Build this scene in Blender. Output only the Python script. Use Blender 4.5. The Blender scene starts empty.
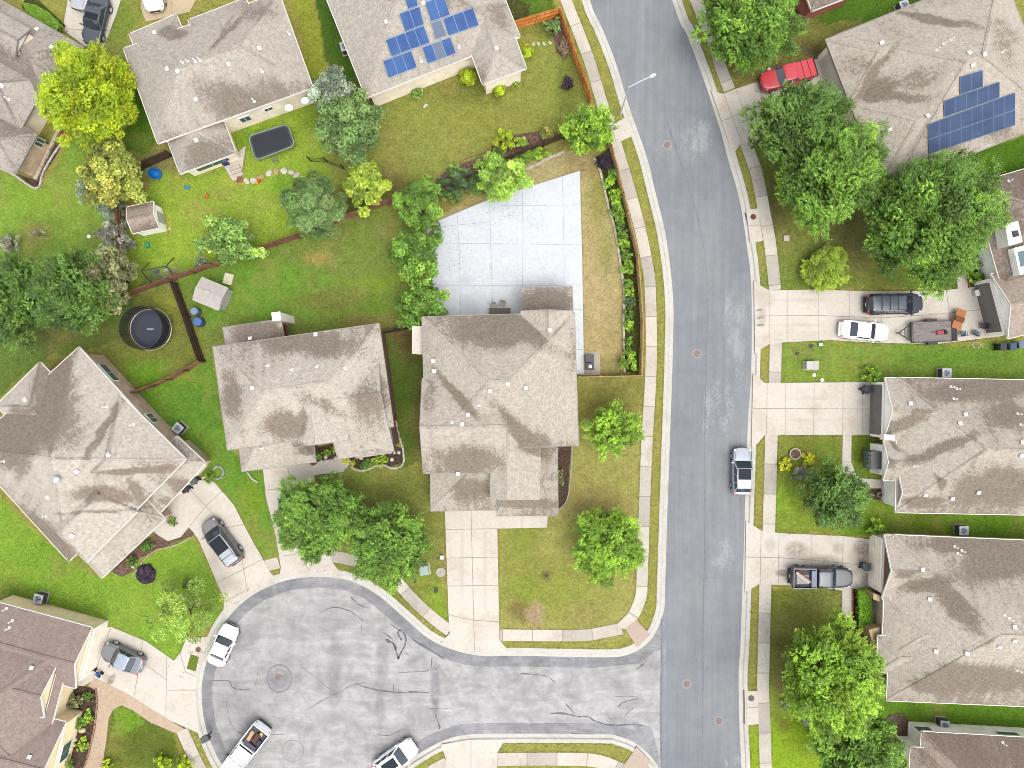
import bpy, bmesh, math, random
import numpy as np
from mathutils import Vector, Matrix
from mathutils.geometry import tessellate_polygon
random.seed(7); RNG = np.random.default_rng(11)
PI = math.pi
SC = bpy.context.scene
COL = SC.collection

# ------------------------------------------------------------------ camera / place scale
HCAM = 71.0          # metres above the ground
SCL = 0.1            # metres per pixel of the survey grid on the ground

def P(px, py, h=0.0):
    k = SCL * (HCAM - h) / HCAM
    return Vector(((px - 512) * k, (384 - py) * k, h))

def PX(pts, h=0.0):
    return [P(p[0], p[1], h) for p in pts]

# ------------------------------------------------------------------ colour
def s2l(v):
    v /= 255.0
    return v / 12.92 if v <= 0.04045 else ((v + 0.055) / 1.055) ** 2.4
GAIN = 2.4
def C(r, g, b):
    """surface base colour for something that reads r,g,b (sRGB) in open daylight"""
    return tuple(min(0.85, s2l(v) / GAIN) for v in (r, g, b))

# ------------------------------------------------------------------ node helpers
class NT:
    def __init__(self, name):
        self.m = bpy.data.materials.new(name); self.m.use_nodes = True
        self.t = self.m.node_tree; self.t.nodes.clear()
        self.out = self.t.nodes.new('ShaderNodeOutputMaterial')
        self.bs = self.t.nodes.new('ShaderNodeBsdfPrincipled')
        self.t.links.new(self.bs.outputs[0], self.out.inputs[0])
    def n(self, typ, **kw):
        nd = self.t.nodes.new(typ)
        for k, v in kw.items(): setattr(nd, k, v)
        return nd
    def put(self, sock, v):
        if hasattr(v, 'is_output') or isinstance(v, bpy.types.NodeSocket): self.t.links.new(v, sock)
        else:
            if isinstance(v, (tuple, list)) and len(v) == 3 and sock.type == 'RGBA': v = (*v, 1)
            sock.default_value = v
    def math(self, op, a, b=0.0, c=None, clamp=False):
        nd = self.n('ShaderNodeMath', operation=op); nd.use_clamp = clamp
        self.put(nd.inputs[0], a); self.put(nd.inputs[1], b)
        if c is not None: self.put(nd.inputs[2], c)
        return nd.outputs[0]
    def mix(self, f, a, b, blend='MIX'):
        nd = self.n('ShaderNodeMix', data_type='RGBA', blend_type=blend)
        self.put(nd.inputs[0], f); self.put(nd.inputs[6], a); self.put(nd.inputs[7], b)
        return nd.outputs[2]
    def noise(self, vec, scale, detail=4, rough=0.6, dist=0.0):
        nd = self.n('ShaderNodeTexNoise'); self.put(nd.inputs['Vector'], vec)
        nd.inputs['Scale'].default_value = scale; nd.inputs['Detail'].default_value = detail
        nd.inputs['Roughness'].default_value = rough; nd.inputs['Distortion'].default_value = dist
        return nd.outputs[0]
    def ramp(self, v, lo, hi, a=0.0, b=1.0):
        nd = self.n('ShaderNodeMapRange'); nd.interpolation_type = 'SMOOTHSTEP'
        self.put(nd.inputs[0], v)
        for i, x in enumerate((lo, hi, a, b)): nd.inputs[i + 1].default_value = x
        return nd.outputs[0]
    def pos(self):
        return self.n('ShaderNodeNewGeometry').outputs['Position']
    def obj(self):
        return self.n('ShaderNodeTexCoord').outputs['Object']
    def mapping(self, vec, scale=(1, 1, 1), rot=(0, 0, 0)):
        nd = self.n('ShaderNodeMapping'); self.put(nd.inputs[0], vec)
        nd.inputs['Scale'].default_value = scale; nd.inputs['Rotation'].default_value = rot
        return nd.outputs[0]
    def attr(self, name):
        return self.n('ShaderNodeAttribute', attribute_name=name)
    def bump(self, h, strength=0.4, dist=0.02):
        nd = self.n('ShaderNodeBump'); self.put(nd.inputs['Height'], h)
        nd.inputs['Strength'].default_value = strength; nd.inputs['Distance'].default_value = dist
        self.t.links.new(nd.outputs[0], self.bs.inputs['Normal'])
    def base(self, col, rough=0.8, spec=0.3, metal=0.0):
        self.put(self.bs.inputs['Base Color'], col); self.put(self.bs.inputs['Roughness'], rough)
        self.bs.inputs['Specular IOR Level'].default_value = spec
        self.bs.inputs['Metallic'].default_value = metal
        return self.m

def WC(r, g, b):
    '''painted wall / trim colour, a clean paint about twice as light as the weathered ground surfaces'''
    return tuple(min(0.82, s2l(v) / 1.02) for v in (r, g, b))

def scalec(c, k): return tuple(min(1, x * k) for x in c)

_cache = {}
def plain(name, col, rough=0.6, spec=0.3, metal=0.0, var=0.15, sc=6.0):
    """painted / moulded surface with slight mottling and wear"""
    key = (name, col, rough, metal, var)
    if key in _cache: return _cache[key]
    g = NT(name); v = g.noise(g.obj(), sc, 5, 0.65)
    f = g.ramp(v, 0.3, 0.7, 1 - var, 1 + var)
    c = g.mix(1.0, col, f, 'MULTIPLY')
    g.base(c, rough, spec, metal)
    _cache[key] = g.m
    return g.m

def glass_mat(name, col=(0.02, 0.035, 0.04), rough=0.06):
    g = NT(name); g.base(col, rough, 0.8); return g.m

def paint(name, col, metal=0.0, rough=0.28):
    g = NT(name); v = g.noise(g.obj(), 3.0, 4, 0.6)
    g.base(g.mix(1.0, col, g.ramp(v, 0.3, 0.7, 0.93, 1.05), 'MULTIPLY'), rough, 0.35, metal)
    g.bs.inputs['Coat Weight'].default_value = 0.25; g.bs.inputs['Coat Roughness'].default_value = 0.08
    return g.m

def streak(x0, y0, x1, y1, w, st):
    return ((x0 + x1) / 2, (y0 + y1) / 2, math.hypot(x1 - x0, y1 - y0) * .62 + w * .3, w, -math.degrees(math.atan2(-(y1 - y0), x1 - x0)), st)

def blobs(g, lst, h=0.0):
    """sum of soft elliptical patches, each (px, py, rx, ry, degrees, strength), on the ground plan in pixels"""
    pos = g.pos(); tot = None
    if h:
        nz = g.n('ShaderNodeTexNoise'); g.put(nz.inputs['Vector'], pos); nz.inputs['Scale'].default_value = .55; nz.inputs['Detail'].default_value = 5
        sb = g.n('ShaderNodeVectorMath', operation='MULTIPLY_ADD'); g.put(sb.inputs[0], nz.outputs['Color']); sb.inputs[1].default_value = (1.3, 1.3, 0); g.put(sb.inputs[2], pos); pos = sb.outputs[0]
    for (px, py, rx, ry, rot, st) in lst:
        p = P(px, py, h)
        sub = g.n('ShaderNodeVectorMath', operation='SUBTRACT'); g.put(sub.inputs[0], pos); sub.inputs[1].default_value = (p.x + (.65 if h else 0), p.y + (.65 if h else 0), 0)
        mp = g.mapping(sub.outputs[0], (1, 1, 0.0), (0, 0, math.radians(rot)))
        ml = g.n('ShaderNodeVectorMath', operation='MULTIPLY'); g.put(ml.inputs[0], mp); ml.inputs[1].default_value = (1 / (rx * SCL), 1 / (ry * SCL), 0)
        ln = g.n('ShaderNodeVectorMath', operation='LENGTH'); g.put(ln.inputs[0], ml.outputs[0])
        v = g.ramp(ln.outputs[1], 0.1 if h else 0.35, 1.15 if h else 1.0, st, 0.0)
        tot = v if tot is None else g.math('ADD', tot, v)
    return tot

# ---- roof shingles: courses and tabs from UV (metres), algae amount, with a little painted shade, from attribute 'stain'
def shingle(name, col, dark, amount=1.0, marks=None, h=4.5):
    g = NT(name)
    uv = g.n('ShaderNodeUVMap'); uv.uv_map = 'UVMap'
    sx = g.n('ShaderNodeSeparateXYZ'); g.put(sx.inputs[0], uv.outputs[0])
    row = g.math('FLOOR', g.math('DIVIDE', sx.outputs[1], 0.14))
    off = g.math('MULTIPLY', g.math('FRACT', g.math('MULTIPLY', row, 0.617)), 0.33)
    tab = g.math('FLOOR', g.math('DIVIDE', g.math('ADD', sx.outputs[0], off), 0.16))
    cv = g.n('ShaderNodeCombineXYZ'); g.put(cv.inputs[0], tab); g.put(cv.inputs[1], row)
    wn = g.n('ShaderNodeTexWhiteNoise', noise_dimensions='2D'); g.put(wn.inputs['Vector'], cv.outputs[0])
    rnd = wn.outputs['Value']
    pos = g.pos()
    big = g.noise(pos, 0.22, 4, 0.6); fine = g.noise(pos, 2.6, 5, 0.7)
    streak = g.noise(g.mapping(uv.outputs[0], (1.3, 0.12, 1)), 1.0, 4, 0.65)
    st = g.attr('stain').outputs['Fac']
    if marks: st = g.math('ADD', g.math('MULTIPLY', st, 0.62), blobs(g, marks, h))
    wv = g.math('MULTIPLY_ADD', g.math('SUBTRACT', big, 0.5), 1.2, st)
    wv = g.math('MULTIPLY_ADD', g.math('SUBTRACT', streak, 0.5), 0.85, wv)
    wv = g.math('MULTIPLY_ADD', g.math('SUBTRACT', rnd, 0.5), 0.5, wv)
    wv = g.math('MULTIPLY_ADD', g.math('SUBTRACT', fine, 0.5), 0.28, wv)
    m = g.ramp(wv, 0.28, 0.72, 0.0, amount)
    tone = g.ramp(rnd, 0, 1, 0.86, 1.10)
    c = g.mix(1.0, col, tone, 'MULTIPLY')
    c = g.mix(1.0, c, g.ramp(fine, 0.3, 0.7, 0.88, 1.1), 'MULTIPLY')
    d = g.mix(1.0, dark, g.ramp(rnd, 0, 1, 0.85, 1.15), 'MULTIPLY')
    c = g.mix(m, c, d)
    edge = g.math('FRACT', g.math('DIVIDE', sx.outputs[1], 0.14))
    lap = g.ramp(edge, 0.0, 0.14, 0.80, 1.0)
    c = g.mix(1.0, c, lap, 'MULTIPLY')
    g.base(c, 0.9, 0.15)
    g.bump(g.math('MULTIPLY_ADD', edge, -0.6, g.math('MULTIPLY', rnd, 0.4)), 0.5, 0.012)
    return g.m

def brick(name, c1, c2, mortar, scale=1.0):
    g = NT(name); tc = g.n('ShaderNodeUVMap'); tc.uv_map = 'UVMap'
    b = g.n('ShaderNodeTexBrick'); g.put(b.inputs['Vector'], tc.outputs[0])
    b.inputs['Scale'].default_value = 1.0; b.inputs['Brick Width'].default_value = 0.24 * scale
    b.inputs['Row Height'].default_value = 0.085 * scale; b.inputs['Mortar Size'].default_value = 0.009
    for i, c in ((1, c1), (2, c2), (3, mortar)): b.inputs[i].default_value = (*c, 1)
    v = g.noise(g.pos(), 1.1, 5, 0.65)
    c = g.mix(1.0, b.outputs[0], g.ramp(v, 0.3, 0.7, 0.8, 1.15), 'MULTIPLY')
    g.base(c, 0.85, 0.2); g.bump(b.outputs['Fac'], -0.3, 0.01)
    return g.m

def siding(name, col, h=0.2):
    g = NT(name); uv = g.n('ShaderNodeUVMap'); uv.uv_map = 'UVMap'
    sx = g.n('ShaderNodeSeparateXYZ'); g.put(sx.inputs[0], uv.outputs[0])
    fr = g.math('FRACT', g.math('DIVIDE', sx.outputs[1], h))
    v = g.noise(g.pos(), 0.9, 5, 0.65)
    c = g.mix(1.0, col, g.ramp(v, 0.3, 0.7, 0.86, 1.08), 'MULTIPLY')
    c = g.mix(1.0, c, g.ramp(fr, 0.0, 0.12, 0.7, 1.0), 'MULTIPLY')
    g.base(c, 0.7, 0.25); g.bump(fr, -0.4, 0.012); return g.m

def concrete(name, col, dirt, joints=None, stain=None, grain=1.0, wear=0.55):
    g = NT(name); pos = g.pos()
    a = g.noise(pos, 0.35, 6, 0.65); b = g.noise(pos, 3.0, 5, 0.7); d = g.noise(pos, 22, 3, 0.6)
    c = g.mix(g.ramp(a, 0.42, 0.78, 0, wear), col, dirt)
    c = g.mix(1.0, c, g.ramp(b, 0.25, 0.75, 1 - 0.11 * grain, 1 + 0.06 * grain), 'MULTIPLY')
    c = g.mix(1.0, c, g.ramp(d, 0.2, 0.8, 1 - 0.09 * grain, 1 + 0.07 * grain), 'MULTIPLY')
    if joints:
        uv = g.n('ShaderNodeUVMap'); uv.uv_map = 'UVMap'
        sx = g.n('ShaderNodeSeparateXYZ'); g.put(sx.inputs[0], uv.outputs[0])
        q = g.math('DIVIDE', sx.outputs[1], joints)
        fr = g.math('FRACT', q)
        ln = g.math('MINIMUM', fr, g.math('SUBTRACT', 1.0, fr))
        wn = g.n('ShaderNodeTexWhiteNoise', noise_dimensions='1D'); g.put(wn.inputs['W'], g.math('FLOOR', q))
        c = g.mix(1.0, c, g.ramp(wn.outputs['Value'], 0, 1, 0.80, 1.07), 'MULTIPLY')
        c = g.mix(g.ramp(ln, 0.008, 0.018, 0.6, 0.0), c, scalec(dirt, 0.45))
    if stain:
        sm = g.math('MULTIPLY', blobs(g, stain), g.ramp(b, 0.3, 0.65, 0.2, 1.0))
        c = g.mix(g.math('MINIMUM', sm, 0.9), c, scalec(dirt, 0.55))
    g.base(c, 0.85, 0.25); g.bump(d, 0.15, 0.01)
    return g.m

# ------------------------------------------------------------------ mesh builder
class MB:
    def __init__(self): self.v = []; self.f = []; self.uv = []; self.st = []; self.mi = []
    def face(self, pts, uv=None, st=None, mi=0):
        b = len(self.v); self.v += [tuple(p) for p in pts]; n = len(pts)
        self.f.append(tuple(range(b, b + n)))
        if uv is None:
            p = [Vector(q) for q in pts]
            nn = Vector((0, 0, 0))
            for i in range(n): nn += p[i].cross(p[(i + 1) % n])
            if nn.length < 1e-12: nn = Vector((0, 0, 1))
            nn.normalize()
            if abs(nn.z) > 0.999: t = Vector((1, 0, 0)); s = Vector((0, 1, 0))
            else:
                t = Vector((0, 0, 1)).cross(nn).normalized(); s = nn.cross(t)
            uv = [(q.dot(t), q.dot(s)) for q in p]
        self.uv += uv; self.st += (st if st else [0.0] * n); self.mi.append(mi)
    def box(self, c, sx, sy, sz, u=None, mi=0):
        """box centred at c (x,y) with its bottom at c.z, along horizontal unit u"""
        c = Vector(c); u = Vector((1, 0, 0)) if u is None else Vector((u[0], u[1], 0)).normalized()
        w = Vector((-u.y, u.x, 0)); z = Vector((0, 0, 1))
        q = [c + u * (a * sx / 2) + w * (b * sy / 2) + z * d for d in (0, sz) for (a, b) in ((-1, -1), (1, -1), (1, 1), (-1, 1))]
        for i in ((3, 2, 1, 0), (4, 5, 6, 7), (0, 1, 5, 4), (1, 2, 6, 5), (2, 3, 7, 6), (3, 0, 4, 7)):
            self.face([q[k] for k in i], mi=mi)
    def bar(self, a, b, r, n=6, r2=None, mi=0, cap=True):
        a = Vector(a); b = Vector(b); d = (b - a)
        if d.length < 1e-6: return
        d.normalize(); x = d.orthogonal().normalized(); y = d.cross(x); r2 = r if r2 is None else r2
        A = [a + x * math.cos(2 * PI * i / n) * r + y * math.sin(2 * PI * i / n) * r for i in range(n)]
        B = [b + x * math.cos(2 * PI * i / n) * r2 + y * math.sin(2 * PI * i / n) * r2 for i in range(n)]
        for i in range(n): self.face([A[i], A[(i + 1) % n], B[(i + 1) % n], B[i]], mi=mi)
        if cap: self.face(A[::-1], mi=mi); self.face(B, mi=mi)
    def poly(self, pts, mi=0, up=True):
        tri = tessellate_polygon([[Vector(p) for p in pts]])
        for t in tri:
            q = [Vector(pts[i]) for i in t]
            if ((q[1] - q[0]).cross(q[2] - q[0])).z < 0: q.reverse()
            if not up: q.reverse()
            self.face(q, mi=mi)
    def prism(self, pts, z0, z1, mi=0, bottom=False):
        top = [Vector((p[0], p[1], z1)) for p in pts]; bot = [Vector((p[0], p[1], z0)) for p in pts]
        self.poly(top, mi)
        ar = sum(pts[i][0] * pts[(i + 1) % len(pts)][1] - pts[(i + 1) % len(pts)][0] * pts[i][1] for i in range(len(pts)))
        n = len(pts)
        for i in range(n):
            j = (i + 1) % n
            q = [bot[i], bot[j], top[j], top[i]]
            self.face(q if ar > 0 else q[::-1], mi=mi)
        if bottom: self.poly(bot, mi, up=False)
    def build(self, name, mats, parent=None, smooth=False, loc=None):
        me = bpy.data.meshes.new(name)
        vs = self.v
        if loc is not None:
            l = Vector(loc); vs = [tuple(Vector(q) - l) for q in vs]
        me.from_pydata(vs, [], self.f)
        if not isinstance(mats, (list, tuple)): mats = [mats]
        for m in mats: me.materials.append(m)
        uvl = me.uv_layers.new(name='UVMap'); uvl.data.foreach_set('uv', [x for q in self.uv for x in q])
        if any(self.st):
            at = me.attributes.new('stain', 'FLOAT', 'CORNER'); at.data.foreach_set('value', self.st)
        me.polygons.foreach_set('material_index', self.mi)
        if smooth: me.polygons.foreach_set('use_smooth', [True] * len(self.f))
        me.update()
        o = bpy.data.objects.new(name, me); COL.objects.link(o)
        if loc is not None: o.location = loc
        if parent: o.parent = parent
        return o

def tag(o, label, cat, group=None, kind=None):
    if label: o['label'] = label
    if cat: o['category'] = cat
    if group: o['group'] = group
    if kind: o['kind'] = kind
    return o
def struct(o): o['kind'] = 'structure'; return o
def stuff(o, label=None, cat=None):
    o['kind'] = 'stuff'
    if label: o['label'] = label; o['category'] = cat
    return o
def thing(name, label, cat, loc, rz=0.0, group=None):
    o = bpy.data.objects.new(name, None); COL.objects.link(o); o.empty_display_size = 0.3
    o.location = loc; o.rotation_euler = (0, 0, rz)
    return tag(o, label, cat, group)
def copy_tree(o, parent=None):
    c = o.copy(); COL.objects.link(c); c.parent = parent
    for ch in list(o.children): copy_tree(ch, c)
    return c

def smooth_path(pts, n=8):
    """Catmull-Rom through pixel points"""
    out = []; p = [pts[0]] + list(pts) + [pts[-1]]
    for i in range(1, len(p) - 2):
        a, b, c, d = p[i - 1], p[i], p[i + 1], p[i + 2]
        for k in range(n):
            t = k / n
            out.append(tuple(0.5 * ((2 * b[j]) + (-a[j] + c[j]) * t + (2 * a[j] - 5 * b[j] + 4 * c[j] - d[j]) * t * t + (-a[j] + 3 * b[j] - 3 * c[j] + d[j]) * t ** 3) for j in (0, 1)))
    out.append(tuple(pts[-1])); return out

def pin(px, py, poly):
    """numpy point in polygon"""
    ins = np.zeros(px.shape, bool); n = len(poly); j = n - 1
    for i in range(n):
        xi, yi = poly[i]; xj, yj = poly[j]
        if yi != yj:
            cond = ((yi > py) != (yj > py)) & (px < (xj - xi) * (py - yi) / (yj - yi) + xi)
            ins ^= cond
        j = i
    return ins

def vnoise(x, y, scale, seed=0):
    """cheap smooth value noise in numpy"""
    r = np.random.default_rng(seed); T = r.random((256, 256))
    xs = x * scale + 1000.0; ys = y * scale + 1000.0
    xi = np.floor(xs).astype(int); yi = np.floor(ys).astype(int); fx = xs - xi; fy = ys - yi
    fx = fx * fx * (3 - 2 * fx); fy = fy * fy * (3 - 2 * fy)
    g = lambda a, b: T[a % 256, b % 256]
    return (g(xi, yi) * (1 - fx) + g(xi + 1, yi) * fx) * (1 - fy) + (g(xi, yi + 1) * (1 - fx) + g(xi + 1, yi + 1) * fx) * fy
def fbm(x, y, scale, seed=0, o=4):
    t = 0; a = 1; s = 0
    for k in range(o): t = t + a * vnoise(x, y, scale * 2 ** k, seed + k); s += a; a *= 0.55
    return t / s
# ================================================================== GROUND, ROADS, PATHS
ROAD_L = [(545,-200),(577,-60),(590,0),(604,32),(617,66),(630,109),(646,154),(657,198),(664.6,229),(670.5,268),(673.5,307),(673,346),(671.8,390),(670,440),(668,497),(666,560),(664.6,607)]
CUL_N = [(664.6,607),(662,618),(655,634),(644,646.5),(628,655),(604,657.5),(512,656),(487,656.5),(465,653.5),(442,646),(424,635.5),(405,618.7),(380,597),(359,584.5),(342,579),(316,577),(291,579.5),(271,585.5),(251,596),(234.5,610),(222,626),(209.4,652),(203,674),(200.8,690),(202,711.7),(206.5,733),(214.4,753),(224.5,770),(240,786),(262,799),(290,805),(316,807),(345,803),(375,787),(396,770),(418,755),(442,742),(467,735.5),(513,734.5),(604,735),(618,737),(634,743),(648,754),(658,767),(663,785),(664,800)]
ROAD_R = [(640,-90),(673,0),(687.5,34),(705.7,83),(721,130),(729,160),(737,187),(743,215),(747.5,246),(750.5,268),(752,294),(752.3,346),(751,390),(748.7,419),(746,497),(743.5,575),(741,646),(739.3,672),(740,724),(742,768),(747,900)]
ROAD_R[0] = (612,-200)
north = smooth_path(ROAD_L, 6)[:-1] + smooth_path(CUL_N, 5) + [(664,900)]
east = smooth_path(ROAD_R, 6)
road_px = north + east[::-1]
road_w = [P(*p)[:2] for p in road_px]

def off_path(pts, d):
    out = []
    for i, p in enumerate(pts):
        a = pts[max(0, i - 1)]; b = pts[min(len(pts) - 1, i + 1)]
        dx, dy = b[0] - a[0], b[1] - a[1]; L = math.hypot(dx, dy) or 1
        out.append((p[0] - dy / L * d, p[1] + dx / L * d))
    return out
hole_w = [P(*p)[:2] for p in off_path(north, 4.5) + off_path(east, -4.5)[::-1]]
# ---- grass zones: (polygon px, colour, edge wobble px)
G = lambda r, g, b: C(r, g, b)
zones = [
 ([(100,-40),(150,-40),(143,16),(126,40),(160,145),(115,150),(104,60)], G(132,150,55), 1.5),
 ([(124,60),(160,145),(150,155),(128,150),(122,90)], G(92,138,22), 2),
 ([(283,-40),(306,-10),(322,36),(330,75),(340,120),(312,150),(312,85)], G(150,158,45), 2),
 ([(306,-40),(336,-20),(366,95),(345,165),(330,90),(322,36)], G(78,112,28), 1.5),
 ([(133,214),(150,178),(172,157),(235,130),(312,90),(330,165),(345,175),(300,237),(254,253),(174,280),(128,295),(126,245)], G(154,182,50), 2),
 ([(-40,150),(0,168),(40,190),(75,130),(118,150),(126,205),(128,295),(60,270),(-40,260)], G(138,172,54), 1.5),
 ([(330,165),(366,95),(480,80),(525,60),(559,17),(590,103),(600,120),(560,137),(510,157),(470,185),(415,205),(345,215)], G(150,156,68), 1),
 ([(500,-40),(540,-40),(559,10),(559,17),(513,30)], G(92,126,30), 1),
 ([(174,280),(254,252),(301,236),(365,212),(425,188),(425,335),(385,335),(378,325),(213,350),(207,361)], G(130,148,60), 1.5),
 ([(127,296),(174,280),(207,361),(138,392),(100,360)], G(130,136,56), 1.5),
 ([(-40,255),(20,258),(128,295),(127,345),(80,346),(40,362),(-40,420)], G(108,132,50), 3),
 ([(138,392),(207,361),(213,346),(228,446),(243,471),(262,470),(279,557),(263,559),(234,505),(216,484),(180,440)], G(116,158,44), 1.5),
 ([(-40,460),(0,498),(75,570),(105,577),(143,560),(165,545),(188,526),(216,583),(224,615),(186,638),(175,662),(100,626),(0,594),(-40,580)], G(136,174,46), 1.5),
 ([(500,375),(642,375),(640,640),(500,640)], G(168,166,84), 1.5),
 ([(381,330),(424,330),(434,455),(400,470)], G(100,122,42), 3),  # side yard: part of the shade between the houses is in this colour
 ([(316,470),(400,468),(432,468),(446,510),(450,634),(330,562)], G(140,146,64), 2),
 ([(430,222),(480,190),(520,168),(563,150),(592,158),(604,190),(613,220),(619,256),(624,289),(624,372),(570,376),(570,180)], G(190,172,116), 2),
 ([(752,142),(845,110),(1000,250),(985,289),(757,290),(771,256),(752,180)], G(130,144,56), 2),
 ([(782,342),(880,343),(937,345),(1060,336),(1060,382),(873,383),(782,384)], G(128,158,52), 2),
 ([(774,434),(842,434),(842,533),(768,533)], G(136,150,50), 2),
 ([(850,434),(873,434),(886,480),(852,490)], G(125,148,40), 1),
 ([(842,500),(1060,510),(1060,545),(885,538),(842,537)], G(112,150,30), 1.5),
 ([(766,588),(843,588),(860,690),(764,692)], G(130,138,50), 2),
 ([(763,688),(842,692),(842,800),(763,800)], G(150,184,16), 3),
 ([(860,690),(1060,705),(1060,742),(905,724),(850,735)], G(108,154,26), 1.5),
 ([(690,-30),(760,50),(860,-30),(940,-30),(925,2),(822,58),(735,90),(716,45)], G(128,130,56), 2),
 ([(838,-40),(960,-40),(925,2),(870,22),(818,22)], G(84,122,22), 3),
 ([(950,162),(1060,122),(1060,160),(981,182)], G(86,130,16), 1),
 ([(113,706),(133,710),(171,731),(190,790),(100,790),(108,720)], G(108,124,36), 1),
 ([(112,706),(124,704),(136,711),(143,722),(132,733),(112,737)], G(118,158,30), 1),
 ([(746,722),(760,722),(764,800),(746,800)], G(150,178,20), 1),
]
patches = [  # px, py, rx, ry, colour, strength: worn, dry or lush turf, and tree shade painted as darker turf
 (250,290,75,38,G(114,160,44),.95),(375,283,26,10,G(130,160,30),.6),(372,305,22,14,G(110,155,25),.6),(316,258,14,8,G(178,158,78),.9),(300,340,20,8,G(160,150,80),.6),
 (368,322,30,9,G(160,140,80),.7),(408,332,22,8,G(150,128,85),.7),(330,300,40,10,G(128,126,55),.7),
 (150,372,26,18,G(112,160,26),.95),(172,302,14,14,G(156,160,58),.8),(197,340,8,26,G(152,158,60),.7),(180,372,24,8,G(160,158,70),.6),
 (40,395,30,30,G(96,140,36),.7),(60,335,70,14,G(110,112,58),.7),
 (395,185,16,26,G(110,92,52),.7),(350,205,22,14,G(104,92,50),.7),(420,205,40,10,G(110,98,52),.5),(500,120,60,24,G(150,152,58),.5),(570,85,14,40,G(112,126,44),.6),(545,25,30,14,G(104,118,44),.6),(470,90,40,16,G(118,122,48),.6),
 (550,590,50,30,G(146,158,52),.7),(520,545,22,60,G(138,152,52),.7),(590,500,44,18,G(176,158,92),.75),(600,400,50,22,G(140,136,56),.7),(560,420,14,40,G(140,130,66),.6),(612,390,30,24,G(112,110,50),.4),(518,612,14,12,G(140,116,70),.8),(536,615,9,12,G(190,160,130),.9),(546,576,6,6,G(120,110,70),.8),(580,616,24,14,G(160,150,84),.6),  # dark spots just above the small lawn tree paint in its shade
 (440,603,16,22,G(140,170,34),.9),(420,575,14,10,G(150,164,44),.6),(360,480,26,10,G(140,158,54),.6),(446,560,6,50,G(172,142,84),.5),(385,485,40,10,G(118,132,52),.5),
 (410,345,14,18,G(104,84,50),.7),(400,405,10,30,G(92,116,30),.6),(418,420,5,40,G(120,104,60),.7),(425,460,14,14,G(140,130,66),.7),
 (598,200,12,30,G(150,150,64),.75),(604,258,9,26,G(140,150,66),.7),(592,300,20,70,G(200,178,124),.5),(590,168,20,12,G(160,132,84),.6),(470,200,50,14,G(150,136,72),.5),(610,365,16,12,G(160,150,90),.5),
 (850,240,44,26,G(138,132,78),.6),(775,200,12,44,G(118,104,58),.7),(800,285,40,8,G(112,136,40),.6),(950,282,50,8,G(96,136,40),.7),(830,215,40,20,G(128,118,66),.5),
 (830,370,50,12,G(140,158,54),.7),(960,357,70,9,G(100,146,40),.7),(800,350,16,10,G(140,140,70),.6),
 (790,502,18,26,G(150,186,40),.8),(800,440,40,8,G(138,134,56),.5),(830,450,16,18,G(120,150,40),.5),(800,520,26,10,G(140,160,46),.5),
 (815,600,26,14,G(160,164,80),.6),(790,650,24,24,G(104,104,44),.7),(778,700,10,20,G(146,140,74),.6),(784,725,9,9,G(140,140,50),.8),(790,680,18,12,G(134,120,70),.6),  # darkest spot is the big feathery tree's shade, put into the turf colour
 (745,62,26,14,G(110,92,60),.7),(770,72,36,10,G(134,124,70),.6),(798,50,22,9,G(98,84,60),.75),(835,38,20,10,G(130,132,60),.5),
 (200,210,20,14,G(170,166,80),.5),(220,195,14,8,G(160,150,80),.6),(165,225,10,10,G(188,178,70),.5),(165,278,12,8,G(146,146,110),.75),(173,272,9,6,G(158,150,110),.8),(152,280,12,10,G(96,110,66),.7),(150,250,10,18,G(120,160,30),.6),(232,180,14,9,G(182,186,70),.5),(290,185,20,18,G(120,168,40),.7),(265,140,30,14,G(112,164,18),.6),(180,165,16,8,G(132,128,70),.7),(160,160,14,10,G(140,132,88),.8),
 (40,240,40,24,G(110,134,50),.6),(100,235,26,20,G(120,140,64),.5),(50,200,40,14,G(140,176,40),.5),(35,235,14,14,G(128,132,64),.6),
 (200,410,26,24,G(92,144,34),.6),(250,510,12,40,G(128,156,24),.7),(205,455,14,20,G(130,150,50),.5),(240,470,10,16,G(84,140,20),.4),
 (50,560,40,20,G(116,164,40),.5),(150,600,36,24,G(146,178,50),.7),(120,560,18,10,G(150,180,40),.6),(30,590,30,10,G(86,136,20),.6),
 (150,745,40,20,G(102,112,38),.6),(290,40,8,60,G(160,160,60),.4),(140,30,8,30,G(150,160,62),.5),
 (310,120,14,14,G(90,120,30),.5),(905,520,60,9,G(112,132,32),.6),(1000,525,40,8,G(92,146,14),.5),(930,715,60,9,G(108,146,24),.5),
]
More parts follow.
